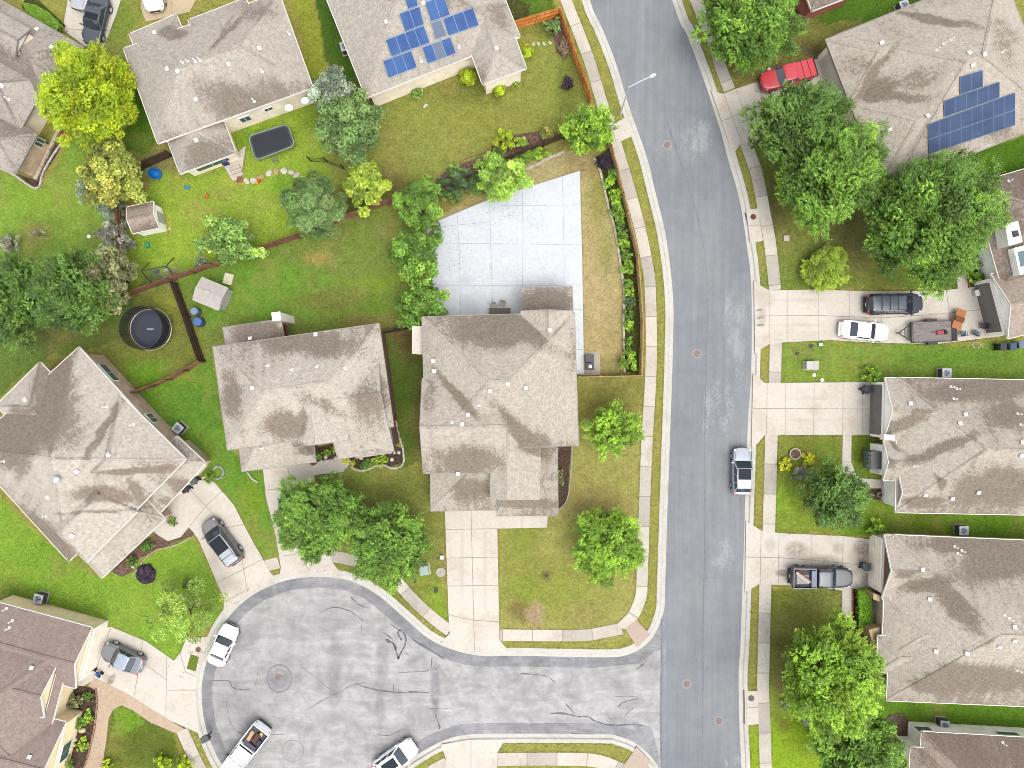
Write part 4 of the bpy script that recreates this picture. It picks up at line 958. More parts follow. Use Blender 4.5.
f = MB(); G3.on_wall('e0', .5, 1.7, 1.6, .7, f, 1.0); bw = bl(f, 'bay_window', plain('dark_frame', C(96, 98, 98), .5))
f = MB()
for k in range(4): G3.on_wall('e0', .5 + (k - 1.5) * .11, .34, 1.5, .78, f, .92, inset=.1)
o = bl(f, 'pane', glassm); o.parent = bw
m = MB(); c, u, o_ = G2.on_wall('e0', .95, .01, .01, 2.9, m); wbox(bl, 'gable_box', [(884, 434.5), (895, 435), (895, 440.5), (884, 440)], 3.2, 4.0, fas_w)
J1 = Block((893.5, 534.8), (1090, 543), 166, 3.0, 1, 1, .5, st=N(L=(.85, .05), R=(.92, .12), e0=(.0, -.2)))
J2 = Block((884.5, 535), (950, 537.5), 64, 2.9, 0, 0, .5, st=N(L=(.4, 0), R=(.5, .2)))
J3 = Block((884, 597.5), (955, 600), 64, 2.9, 1, 0, .5, st=N(L=(.15, -.1), R=(.3, 0), e0=(.3, 0)))
J4 = Block((878, 635.5), (930, 637), 37, 3.0, 1, 0, .5, st=N(L=(.5, .2), R=(.2, 0), e0=(.1, -.1)))
H, bl, top = house('detached_house', 'house with a brown garage gable above the cream door, beside the black pickup driveway', (960, 620), [J1, J2, J3, J4], roofJ, tanbrick, fas_w,
  vents=[(922, 570), (936, 651), (967, 653), (999, 646), (1014, 640), (1014, 627.5), (930, 599)], pipes=[(955, 547), (962, 551), (958, 554), (1005, 616), (1010, 619), (1018, 670)])
add_garage(bl, J2, 'e0', .5, 4.9, 2.2, doorw)
m = MB(); g0 = .14
bl2 = J2; x = -.0
m.face([J2.pt(.1, .5, 2.86), J2.pt(.1, J2.W / 2, J2.rz - .16), J2.pt(.1, J2.W - .5, 2.86)][::-1]); bl(m, 'gable_panel', redbrick)
add_window(bl, J1, 'e0', .86, 1.4, 1.4, .9, H)
K1 = Block((921.5, 731.5), (1090, 741), 150, 3.0, 1, 1, .5, st=N(L=(.88, .35), e0=(.4, .1)))
K2 = Block((910.5, 747), (965, 750), 100, 3.1, 1, 0, .5, st=N(L=(.6, .3), e0=(.45, .2)))
H, bl, top = house('detached_house', 'taupe-roofed house with white north wall, cut off by the bottom of the view', (970, 765), [K1, K2], darkrf, whitew, fas_w, pipes=[(1003, 743)])
add_window(bl, K1, 'L', .57, 2.2, 1.1, 1.3, H); add_window(bl, K1, 'L', .06, 1.6, 1.1, 1.2, H)
# ---- brown house bottom left
Q1 = Block((90, 628), (-70, 586), -200, 3.2, .9, 1, .5, st=N(L=(.2, .1), R=(.3, .1), e0=(.2, 0)))
Q2 = Block((92, 627.5), (-10, 600), -63, 3.15, 0, 0, .5, st=N(L=(.25, .1), R=(.25, .1)))
Q3 = Block((66, 722), (-20, 700), -78, 3.1, 0, 0, .5, st=N(L=(.4, .2)))
Q4 = Block((58, 662.5), (10, 650), -57, 3.9, 0, 0, .55, st=N(L=(.2, 0), R=(.2, .1)))
Q1 = Block((74, 640), (-70, 602), -150, 3.3, .8, 1, .5, st=N(L=(.2, .1), R=(.3, .1), e0=(.2, 0)))
H, bl, top = house('detached_house', 'brown-shingled house with cream stucco walls and curved tan front walk', (20, 680), [Q1, Q2, Q3, Q4], brownrf, siding('cream_stucco', WC(226, 206, 168), 3.0), fas_w, vents=[(32, 668), (30, 757)], pipes=[(6, 609), (12, 621), (9, 628)])
add_garage(bl, Q2, 'e0', .5, 4.9, 2.2, doorw); add_window(bl, Q3, 'e0', .5, 1.9, 1.4, .9, H)
# ---- brick house corner at the top
R1_ = Block((812, 11), (862, -8), -80, 3.0, 1, 1, .5, st=N(L=(.5, .3)))
H, bl, top = house('detached_house', 'corner of a rust-brick house with grey roof behind the large maple', (830, -10), [R1_], darkrf, rustbrick, fas_w)
# ---- garden sheds
def shed(label, A, B, w, eave, pitch, rm, wm, fm, loc, door_side, extra=None):
    b = Block(A, B, w, eave, 0, 0, pitch, .12); c = P(*loc); root = thing('garden_shed', label, 'shed', c)
    mb, fb, sb, wb = MB(), MB(), MB(), MB(); b.roof(mb, fb, sb); b.walls(wb)
    def bl(m, n, mat):
        o = m.build(n, mat, root, loc=c); o.location = (0, 0, 0); return o
    bl(mb, 'roof', rm); bl(wb, 'wall', wm); bl(fb, 'fascia', fm); bl(sb, 'soffit', fm)
    m = MB(); b.on_wall(door_side, .5, 1.1, 1.6, .05, m); bl(m, 'door', plain('shed_door', C(232, 224, 212), .6))
    if extra: extra(bl, b)
shed('small shed with grey shingle roof and white walls, squeezed by the golden tree', (153.5, 201.5), (127, 207), -27, 1.9, .45, darkrf, whitew, fas_w, (143, 195), 'e0')
def ex(bl, b):
    m = MB(); q = onroof(206, 293, b, 'R', 0) if False else b.pt(b.L * .45, b.W * .5, b.rz); m.box(q - UP * .04, .5, .4, .12, b.u); bl(m, 'roof_vent', plain('resin_vent', C(212, 204, 194), .5))
    m = MB(); b.on_wall('e1', .5, 1.5, .35, 1.45, m); bl(m, 'window', plain('grey_pane', C(150, 152, 154), .3))
resin = plain('grey_resin', C(206, 198, 188), .55, var=.1, sc=2)
shed('gabled plastic shed in warm grey standing by the dark fence corner', (202, 277.5), (227.5, 288), 24, 1.9, .32, resin, plain('pale_resin', C(224, 220, 212), .55), plain('pale_resin', C(224, 220, 212), .55), (210, 293), 'e1', ex)
# ================================================================== TREES AND PLANTS
def leaf_material():
    g = NT('leaf'); a = g.attr('tint').outputs['Color']
    g.t.nodes.remove(g.bs)
    d = g.n('ShaderNodeBsdfPrincipled'); g.put(d.inputs['Base Color'], a); d.inputs['Roughness'].default_value = .55; d.inputs['Specular IOR Level'].default_value = .35
    tr = g.n('ShaderNodeBsdfTranslucent'); hs = g.n('ShaderNodeHueSaturation'); hs.inputs['Value'].default_value = 1.15; hs.inputs['Saturation'].default_value = 1.05
    g.put(hs.inputs['Color'], a); g.put(tr.inputs['Color'], hs.outputs[0])
    mx = g.n('ShaderNodeMixShader'); mx.inputs[0].default_value = .16
    g.t.links.new(d.outputs[0], mx.inputs[1]); g.t.links.new(tr.outputs[0], mx.inputs[2]); g.t.links.new(mx.outputs[0], g.out.inputs[0])
    return g.m
LEAF = leaf_material()
BARK = (lambda g: (g.base(g.mix(g.ramp(g.noise(g.mapping(g.pos(), (8, 8, 1.2)), 1, 5, .7), .3, .7), C(84, 72, 62), C(140, 124, 108)), .9, .1), g.m)[1])(NT('bark'))
KIND = dict(green=(.068,.135,.022), bright=(.145,.265,.022), mid=(.092,.185,.022), dark=(.06,.13,.028), lime=(.23,.34,.012), golden=(.20,.25,.04), sage=(.20,.25,.16), bluegreen=(.10,.17,.042), olive=(.17,.19,.07), pale=(.14,.25,.05), twig=(.25,.25,.18), airy=(.24,.36,.07), purple=(.035,.022,.04), yellow=(.50,.50,.02), hedge=(.14,.30,.012), loose=(.19,.32,.045), flower=(.20,.29,.03), deep=(.05,.10,.03))
TIP = dict(lime=(.46,.50,.012), golden=(.42,.38,.07), sage=(.30,.36,.26), bluegreen=(.19,.28,.085), twig=(.42,.42,.36), purple=(.07,.05,.07), olive=(.28,.26,.12), deep=(.12,.18,.06))

def leaves_mesh(name, P_, Nn, T, size, asp, col, parent=None, loc=None):
    """P_ centres, Nn normals, T long axes; one folded kite-shaped leaf cluster (two triangles pairs) each"""
    n = len(P_)
    T = T - Nn * (T * Nn).sum(1, keepdims=True); T /= np.linalg.norm(T, axis=1, keepdims=True) + 1e-9
    B = np.cross(Nn, T); s = size[:, None]; w = s * (asp[:, None] if isinstance(asp, np.ndarray) else asp)
    fold = Nn * (s * .16)
    v0 = P_ - T * s * .5 - fold * .3; v1 = P_ + B * w * .5 - T * s * .05 + fold; v2 = P_ + T * s * .5 - fold * .6; v3 = P_ - B * w * .5 - T * s * .05 + fold
    V = np.stack([v0, v1, v2, v3], 1).reshape(-1, 3).astype(np.float32)
    me = bpy.data.meshes.new(name)
    me.vertices.add(4 * n); me.vertices.foreach_set('co', V.ravel())
    idx = np.arange(4 * n).reshape(-1, 4)
    F = np.concatenate([idx[:, [0, 1, 2]], idx[:, [0, 2, 3]]], 1).reshape(-1)
    me.loops.add(6 * n); me.loops.foreach_set('vertex_index', F.astype(np.int32))
    me.polygons.add(2 * n); me.polygons.foreach_set('loop_start', np.arange(0, 6 * n, 3, dtype=np.int32))
    try: me.polygons.foreach_set('loop_total', np.full(2 * n, 3, np.int32))
    except Exception: pass
    me.update(calc_edges=True)
    at = me.attributes.new('tint', 'FLOAT_COLOR', 'POINT')
    c4 = np.ones((4 * n, 4), np.float32); c4[:, :3] = np.repeat(np.clip(col, 0, .8), 4, 0); at.data.foreach_set('color', c4.ravel())
    me.materials.append(LEAF)
    o = bpy.data.objects.new(name, me); COL.objects.link(o)
    if parent: o.parent = parent
    if loc is not None: o.location = loc
    return o

def crown_arrays(R, z0, z1, style, kind, rng, dens=1.0, leaf=None, rag=.16, gaps=0.0):
    """leaf cloud for a crown of plan radius R between z0 and z1 (local, trunk at origin)"""
    Hc = (z1 - z0); zc = z0 + Hc * .42
    ph = rng.random(6) * 2 * PI
    def outline(az):
        return 1 + rag * (np.sin(2 * az + ph[0]) * .35 + np.sin(3 * az + ph[1]) * .45 + np.sin(5 * az + ph[2]) * .4 + np.sin(8 * az + ph[3]) * .35 + np.sin(13 * az + ph[4]) * .2)
    ncl = int(max(10, (84 if style != 'spray' else 105) * dens * min(2.2, max(.35, (R / 3.2) ** 1.3))))
    i = np.arange(ncl); zz = 1 - (i + .5) / ncl * 1.45; zz = np.clip(zz + rng.normal(0, .05, ncl), -.45, 1)
    az = i * 2.39996 + rng.normal(0, .25, ncl); rr = np.sqrt(np.clip(1 - zz * zz, 0, 1))
    rad = rng.uniform(.6, 1.04, ncl); deep = rng.random(ncl) < .2; rad[deep] *= rng.uniform(.35, .8, deep.sum())
    ol = outline(az)
    cx = rr * np.cos(az) * rad * ol * R * .86; cy = rr * np.sin(az) * rad * ol * R * .86
    cz = zc + zz * rad * np.where(zz > 0, z1 - zc, zc - z0) * .92
    cr = R * rng.uniform(.13, .23, ncl) * (1.0 if style != 'spray' else .84)
    if style == 'ball' and R < 1.2: cr = R * rng.uniform(.28, .36, ncl); 
    if gaps > 0:
        k = rng.random(ncl) > gaps; cx, cy, cz, cr, az, zz = cx[k], cy[k], cz[k], cr[k], az[k], zz[k]; ncl = len(cx)
    ls = (leaf or (.30 if R > 2 else .2)) * (.86 if style == 'clump' else .8)
    per = np.maximum(8, (dens * 13.0 * (cr ** 2) / (ls * ls * .5)).astype(int))
    per = np.minimum(per, 260)
    ci = np.repeat(np.arange(ncl), per); n = len(ci)
    u = rng.normal(size=(n, 3)); u /= np.linalg.norm(u, axis=1, keepdims=True); u[:, 2] = np.where(u[:, 2] < -.2, -u[:, 2] * .6, u[:, 2])
    rad = rng.uniform(.45, 1.08, n) ** .6
    cc = np.stack([cx, cy, cz], 1)
    flat = np.array([1.15, 1.15, .75])
    Pp = cc[ci] + u * (cr[ci] * rad)[:, None] * flat
    out_c = cc - np.array([0, 0, zc - Hc * .25]); out_c /= np.linalg.norm(out_c, axis=1, keepdims=True) + 1e-9; out = cc[ci] - np.array([0, 0, zc - Hc * .25]); out /= np.linalg.norm(out, axis=1, keepdims=True) + 1e-9
    if style == 'spray':
        # feathery shoots: short leafy twigs fanning outwards and up from each bough
        nl = 9; ns = max(6, int(n / nl * 1.5)); si = rng.integers(0, ncl, ns); n = ns * nl
        d0 = rng.normal(size=(ns, 3)); d0 /= np.linalg.norm(d0, axis=1, keepdims=True)
        sd = out_c[si] * 1.0 + d0 * .6 + np.array([0, 0, .25]); sd /= np.linalg.norm(sd, axis=1, keepdims=True)
        u2 = rng.normal(size=(ns, 3)); u2 /= np.linalg.norm(u2, axis=1, keepdims=True); u2[:, 2] = np.abs(u2[:, 2]) * .9 - .15
        root = cc[si] + u2 * cr[si][:, None] * .95
        ln = ls * rng.uniform(1.5, 2.6, ns)
        tt = np.tile(np.linspace(0, 1, nl), ns); rp = np.repeat(np.arange(ns), nl); ci = si[rp]
        Pp = root[rp] + sd[rp] * (ln[rp] * tt)[:, None]
        sidev = np.cross(sd, np.array([0, 0, 1.0])); sidev /= np.linalg.norm(sidev, axis=1, keepdims=True) + 1e-9
        sg = np.where(np.tile(np.arange(nl) % 2, ns) == 0, 1.0, -1.0)
        Pp = Pp + sidev[rp] * (sg * ls * .26)[:, None] + rng.normal(0, ls * .06, (n, 3))
        T = sd[rp] + sidev[rp] * (sg * .8)[:, None] + rng.normal(0, .2, (n, 3)); Nn = np.array([0, 0, 1.0]) + sd[rp] * -.15 + rng.normal(0, .33, (n, 3)); asp = .5; sz = ls * .95 * rng.uniform(.7, 1.2, n) * (1 - .35 * tt)
        rad = .7 + .5 * tt
    elif style == 'ball':
        T = rng.normal(0, 1, (n, 3)); Nn = out * .8 + u * .3 + rng.normal(0, .3, (n, 3)); asp = .7; sz = ls * rng.uniform(.7, 1.2, n)
    elif style == 'wispy':
        T = u + rng.normal(0, .5, (n, 3)); Nn = rng.normal(0, .6, (n, 3)) + np.array([0, 0, .7]); asp = .28; sz = ls * 1.2 * rng.uniform(.6, 1.4, n)
    else:
        T = u * .8 + rng.normal(0, .6, (n, 3)); Nn = u * .75 + np.array([0, 0, .55]) + rng.normal(0, .38, (n, 3)); asp = .62; sz = ls * rng.uniform(.6, 1.3, n)
    Nn /= np.linalg.norm(Nn, axis=1, keepdims=True) + 1e-9
    base = np.array(KIND[kind]); tip = np.array(TIP.get(kind, tuple(min(.7, c * k) for c, k in zip(KIND[kind], (2.3, 1.95, 1.7)))))
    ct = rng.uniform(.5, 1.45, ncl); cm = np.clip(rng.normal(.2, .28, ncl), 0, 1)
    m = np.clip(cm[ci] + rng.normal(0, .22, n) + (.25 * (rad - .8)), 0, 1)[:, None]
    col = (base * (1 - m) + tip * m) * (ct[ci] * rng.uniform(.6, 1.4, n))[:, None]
    return Pp, Nn, T, sz, asp, col, cc

def plant_base(px, py, h, frac=.6):
    q = P(px, py, h * frac); return Vector((q.x, q.y, 0))
seedc = [100]
def trunk_mb(h, R, cc, rng, thick=None):
    m = MB(); r = thick or max(.07, .034 * R + .05); zt = h * .36
    lean = Vector((rng.normal(0, .12), rng.normal(0, .12), 0)); pts = [Vector((0, 0, -.1)), Vector((0, 0, zt * .5)) + lean * .3, Vector((0, 0, zt)) + lean]
    m.bar(pts[0], pts[1], r * 1.25, 9, r); m.bar(pts[1], pts[2], r, 9, r * .8)
    top = pts[2]; m.bar(top, top + Vector((lean.x, lean.y, h * .38)), r * .7, 7, r * .2)
    pick = rng.choice(len(cc), min(len(cc), 12), replace=False)
    for k in pick:
        e = Vector(cc[k]); s = top + Vector((0, 0, rng.uniform(-.15, .3) * h * .3)); mid = s.lerp(e, .5) + Vector((0, 0, .06 * h)); 
        if e.z < .3: continue
        m.bar(s, mid, r * .45, 6, r * .28); m.bar(mid, e, r * .28, 5, r * .08)
    return m
def tree(name, label, px, py, rpx, h, kind, style='clump', cat='tree', group=None, dens=1.0, leaf=None, rag=.16, base=.22, squash=None, gaps=0.0, rz=0.0):
    seedc[0] += 1; rng = np.random.default_rng(seedc[0])
    b = plant_base(px, py, h); R = rpx * SCL * (HCAM - h * .6) / HCAM
    t = thing(name, label, cat, b, rz, group)
    A = crown_arrays(R, h * base, h, style, kind, rng, dens, leaf, rag, gaps)
    if style == 'spray':
        A2 = crown_arrays(R * .9, h * base, h * .95, 'clump', kind, rng, dens * .75, leaf, rag, gaps)
        A = [np.concatenate([A[i], A2[i]]) if i != 4 else np.concatenate([np.full(len(A[0]), A[4]), np.full(len(A2[0]), A2[4])]) for i in range(7)]
    Pp = A[0]; cc = A[6]
    if squash:
        Pp = Pp * np.array([squash[0], squash[1], 1]); cc = cc * np.array([squash[0], squash[1], 1])
    trunk_mb(h, R, cc, rng).build('trunk', BARK, t)
    leaves_mesh('crown', Pp, A[1], A[2], A[3], A[4], A[5], t)
    return t
def shrub(name, label, px, py, rpx, h, kind, style='clump', cat='shrub', group=None, dens=1.0, leaf=.17, rag=.2, squash=None, gaps=0.0, rz=0.0):
    seedc[0] += 1; rng = np.random.default_rng(seedc[0])
    b = plant_base(px, py, h); R = rpx * SCL * (HCAM - h * .6) / HCAM
    t = thing(name, label, cat, b, rz, group)
    A = crown_arrays(R, .05, h, style, kind, rng, dens * 1.0, leaf, rag, gaps); Pp = A[0]; cc = A[6]
    if squash: Pp = Pp * np.array([squash[0], squash[1], 1]); cc = cc * np.array([squash[0], squash[1], 1])
    m = MB()
    for k in range(min(7, len(cc))):
        e = Vector(cc[k]); m.bar((rng.normal(0, .05), rng.normal(0, .05), -.05), e, .03, 5, .01)
    m.build('stem', BARK, t)
    leaves_mesh('foliage', Pp, A[1], A[2], A[3], A[4], A[5], t); return t

T = tree
# big trees
T('shade_tree', 'yellow-green lime-coloured tree reaching over the roof and tan brick wall', 88, 94, 48, 8, 'lime', 'spray', leaf=.32, rag=.2)
T('shade_tree', 'golden-green tree with knobbly crown beside the small white shed', 112, 172, 33, 6.5, 'golden', 'clump', leaf=.34, rag=.3, squash=(.95, 1.15))
T('shade_tree', 'blue-green tree at the house corner near the rectangular trampoline', 349, 125, 35, 7, 'bluegreen', 'clump', leaf=.3)
T('shade_tree', 'silvery sage tree crowding the corner of the cream-sided house', 332, 92, 25, 6, 'sage', 'clump', leaf=.3, rag=.25)
T('shade_tree', 'round dense grey-green tree beside the brown fence, below the stepping stones', 313, 206, 34, 6.5, 'bluegreen', 'ball', leaf=.24, rag=.08)
T('flowering_tree', 'small yellow-green tree dotted with white blossom beside the fence', 366, 186, 26, 5, 'flower', 'clump', leaf=.32, rag=.22)
T('ornamental_tree', 'loose leafy pale-tipped tree in the yard with the swing set', 229, 240, 31, 5, 'pale', 'clump', leaf=.34, rag=.35, gaps=.25, squash=(1.05, .8))
T('yard_tree', 'dark leafy round tree at the top-left corner of the pale court', 420, 203, 26, 5.5, 'mid', 'clump', leaf=.28)
T('yard_tree', 'middle tree of the row along the left edge of the pale court', 416, 256, 29, 6, 'mid', 'clump', leaf=.36, rag=.3, squash=(.95, 1.1))
T('yard_tree', 'tree of the court-edge row standing closest to the cream chimney', 420, 306, 27, 5.5, 'mid', 'clump', leaf=.32, rag=.28, squash=(1.05, .95))
T('yard_tree', 'airy light-green tree overhanging the top edge of the pale court', 504, 178, 27, 5, 'loose', 'clump', leaf=.28, rag=.3, gaps=.12)
T('street_tree', 'bright green broad-leaved tree at the fence beside the pavement slab', 589, 130, 26, 5.5, 'bright', 'spray', leaf=.34, rag=.24)
T('lawn_tree', 'smaller bright tree on the front lawn just below the gravel pad and fence', 613, 432, 27, 5, 'bright', 'spray', leaf=.34, rag=.26)
T('lawn_tree', 'feathery bright tree on the front lawn nearest the pavement ramp', 608, 545, 37, 6, 'bright', 'spray', leaf=.33, rag=.14)
T('street_maple', 'large green tree covering the pavement at the top edge of the view', 752, 18, 52, 9, 'mid', 'spray', leaf=.38, rag=.22)
T('street_maple', 'dark feathery tree standing over the driveway of the red pickup', 797, 126, 46, 8.5, 'green', 'spray', leaf=.38, rag=.2)
T('street_maple', 'large bright tree between the feathery driveway tree and the biggest tree', 833, 172, 54, 9.5, 'mid', 'spray', leaf=.38, rag=.26)
T('street_maple', 'biggest street-side tree, spreading above the navy wagon driveway', 931, 218, 66, 10.5, 'mid', 'spray', leaf=.38, rag=.2)
T('yard_tree', 'dark glossy tree on the lawn beside the yellow twig shrubs', 835, 497, 33, 6, 'green', 'spray', leaf=.32, rag=.2)
T('shade_tree', 'big bright feathery tree on the lawn below the clipped hedge', 833, 680, 52, 9, 'bright', 'spray', leaf=.38, rag=.18, squash=(.95, 1.08))
T('shade_tree', 'bright feathery tree cut by the bottom edge beside the taupe-roofed house', 857, 752, 46, 8.5, 'mid', 'spray', leaf=.38, rag=.2)
T('yard_tree', 'broad-leaved tree hanging over the driveway at the cul-de-sac', 318, 515, 46, 6.5, 'mid', 'spray', leaf=.38, rag=.24, squash=(1.05, .85))
T('yard_tree', 'feathery tree overhanging the pavement bend above the cul-de-sac', 388, 545, 41, 6.5, 'mid', 'spray', leaf=.36, rag=.2)
T('oak_tree', 'dark green tree cut by the left edge of the view', 10, 302, 42, 8, 'green', 'spray', leaf=.36, squash=(.95, 1.1))
T('oak_tree', 'dark green rounded tree between the left-edge tree and the olive bush', 74, 292, 41, 8, 'green', 'spray', leaf=.36)
T('ornamental_tree', 'brownish olive tree leaning over the fence by the round trampoline', 108, 276, 29, 6, 'olive', 'clump', leaf=.30, rag=.3, squash=(.85, 1.1))
T('ornamental_tree', 'thin see-through tree with pale twigs on the bright lawn by the cul-de-sac', 184, 612, 37, 5, 'airy', 'wispy', leaf=.24, rag=.35, gaps=.5, dens=.62)
S = shrub
S('sage_shrub', 'pale silver shrub under the large maple at the top', 757, 50, 15, 1.8, 'sage', leaf=.22, rag=.35, squash=(1.15, .9))
S('grey_shrub', 'silvery-grey shrub at the foot of the golden tree', 86, 190, 13, 2, 'sage', 'wispy', leaf=.24, rag=.3)
S('grey_shrub', 'grey-green sprawling shrub against the red-brown fence below the golden tree', 108, 208, 16, 2.2, 'sage', 'wispy', leaf=.24, rag=.3)
S('grey_shrub', 'dark grey shrub sprawling over the red-brown fence above the olive tree', 113, 235, 18, 2.4, 'twig', 'wispy', leaf=.26, rag=.4)
S('bare_shrub', 'brown twiggy shrub at the left edge of the bright lawn', 8, 243, 11, 1.5, 'twig', 'wispy', leaf=.22, rag=.4)
S('round_bush', 'round yellow-green bush standing alone on the lawn above the driveway', 827, 268, 23, 2.2, 'flower', 'spray', leaf=.2, rag=.06, dens=1.8)
S('yellow_shrub', 'bright yellow shrub near the round planter ring', 786, 465, 7.5, 1, 'yellow', leaf=.16)
S('yellow_shrub', 'bright yellow shrub closer to the dark glossy tree', 809, 459, 7.5, 1, 'yellow', leaf=.16)
S('bare_shrub', 'bare grey twiggy shrub between the two yellow shrubs', 800, 473, 9, 1.2, 'twig', 'wispy', leaf=.2, rag=.35)
S('green_shrub', 'loose green shrub at the corner of the brown gable house', 877, 528, 9.5, 1.3, 'bright', leaf=.2, rag=.3)
S('green_shrub', 'leafy shrub squeezed beside the charcoal garage door and dark bin', 873, 374, 9.5, 1.5, 'bright', leaf=.2)
def hedge(name, label, pts, h, kind):
    """clipped hedge on a pixel footprint polygon: leaves over a boxy volume"""
    seedc[0] += 1; rng = np.random.default_rng(seedc[0]); w = [P(*p, h * .7) for p in pts]; c = sum(w, Vector()) / len(w); c.z = 0
    t = thing(name, label, 'hedge', c); pw = [(p.x, p.y) for p in w]
    x = rng.uniform(min(p[0] for p in pw), max(p[0] for p in pw), 9000); y = rng.uniform(min(p[1] for p in pw), max(p[1] for p in pw), 9000)
    k = pin(x, y, pw); x, y = x[k], y[k]; n = len(x); cap = int(abs(1) * 2600); x, y = x[:cap], y[:cap]; n = len(x)
    side = rng.random(n) < .3; z = np.where(side, rng.uniform(.1, h, n), h - np.abs(rng.normal(0, .09, n)))
    Pp = np.stack([x - c.x, y - c.y, z + (fbm(x, y, 1.3, 7) - .5) * .2], 1); Nn = rng.normal(0, .35, (n, 3)) + np.array([0, 0, .8]); Nn /= np.linalg.norm(Nn, axis=1, keepdims=True)
    base = np.array(KIND[kind]); col = base * rng.uniform(.65, 1.35, n)[:, None]
    m = MB()
    for i in range(6): q = pw[i % len(pw)]; m.bar(((q[0] - c.x) * .6, (q[1] - c.y) * .6, -.05), ((q[0] - c.x) * .7, (q[1] - c.y) * .7, h * .8), .03, 5, .012)
    m.build('stem', BARK, t)
    leaves_mesh('foliage', Pp, Nn, rng.normal(0, 1, (n, 3)), .17 * rng.uniform(.7, 1.2, n), .6, col, t)
hedge('clipped_hedge', 'clipped rectangular bright hedge in front of the grey porch', [(857, 590), (870, 588.5), (871.5, 629), (858, 630)], 1.1, 'hedge')
hedge('bushy_hedge', 'bushy green hedge beside the driveway at the top-left corner', [(24, 4), (38, 7), (52, 15), (63, 27), (58, 33), (45, 25), (30, 15)], 1.3, 'bright')
S('globe_shrub', 'larger lime globe shrub by the dark doorway of the speckled-roof house', 467, 76, 8, 1.4, 'lime', 'ball', leaf=.12, rag=.03, dens=1.6)
S('globe_shrub', 'small lime globe shrub on its own on the lawn behind the speckled roof', 499.5, 89, 6.3, 1.2, 'lime', 'ball', leaf=.12, rag=.03, dens=1.6)
S('globe_shrub', 'lime globe shrub nearest the orange fence', 527, 50.5, 6.5, 1.2, 'lime', 'ball', leaf=.12, rag=.03, dens=1.6)
S('garden_shrub', 'small pale-leaved shrub on the lawn under the solar panels', 417, 91.5, 7, .9, 'pale', leaf=.18, rag=.3)
S('garden_shrub', 'tiny green shrub at the edge of the square lawn', 515, 83, 4, .6, 'bright', leaf=.14)
S('garden_shrub', 'lime-yellow shrub at the top of the brown planting bed', 505, 139, 13, 1.6, 'lime', leaf=.2, rag=.25)
S('garden_shrub', 'dark wide shrub in the middle of the brown planting bed', 462, 182, 19, 1.7, 'deep', leaf=.22, rag=.25, squash=(1.25, .8))
S('garden_shrub', 'grey-green shrub at the low end of the brown planting bed', 443, 186, 9, 1.2, 'bluegreen', leaf=.2, rag=.3)
S('garden_shrub', 'pale shrub at the square-lawn side of the dark wide shrub', 455, 170, 8, 1, 'pale', leaf=.18, rag=.3)
S('garden_shrub', 'green shrub between the dark shrub and the airy tree', 484, 168, 12, 1.6, 'loose', leaf=.2, rag=.3)
S('garden_shrub', 'green shrub near the bed end below the lime-yellow shrub', 500, 156, 9, 1.3, 'green', leaf=.2, rag=.3)
S('garden_shrub', 'small yellow-green shrub along the dark brown fence', 546, 133, 8, 1.1, 'golden', leaf=.18, rag=.3)
S('garden_shrub', 'low green shrub under the dark brown fence by the white edging', 537, 153, 11, .9, 'bright', leaf=.2, rag=.35, squash=(1.4, .6))
S('garden_shrub', 'green shrub overhanging the pale court edge near the airy tree', 478, 187, 9, 1.1, 'bright', leaf=.18, rag=.3)
S('garden_shrub', 'dark shrub at the court edge beside the corner tree', 452, 196, 9, 1.1, 'green', leaf=.2, rag=.3, squash=(1.3, .8))
S('garden_shrub', 'leafy shrub along the white stone edging above the tan lawn', 524, 157, 9, 1.0, 'mid', leaf=.18, rag=.3, squash=(1.3, .7))
S('garden_shrub', 'loose green shrub on the mulch between the lime-yellow shrub and brown fence', 522, 142, 7, .9, 'loose', leaf=.18, rag=.3)
S('garden_shrub', 'grey-green shrub in the corner of the orange fence', 553, 25, 10, 1.5, 'bluegreen', leaf=.24, rag=.25)
S('pink_shrub', 'dusty pink shrub along the orange fence', 564, 47, 8, .9, 'olive', 'wispy', leaf=.2, rag=.35, squash=(.8, 1.2))
S('purple_shrub', 'dark purple shrub standing alone by the orange fence', 568.5, 83, 7, 1, 'purple', 'wispy', leaf=.22, rag=.3, squash=(.85, 1.2), dens=1.3)
S('purple_shrub', 'blackish shrub at the top of the strip bed below the bright tree', 605, 162, 9, 1.2, 'purple', 'wispy', leaf=.22, rag=.25, dens=1.4)
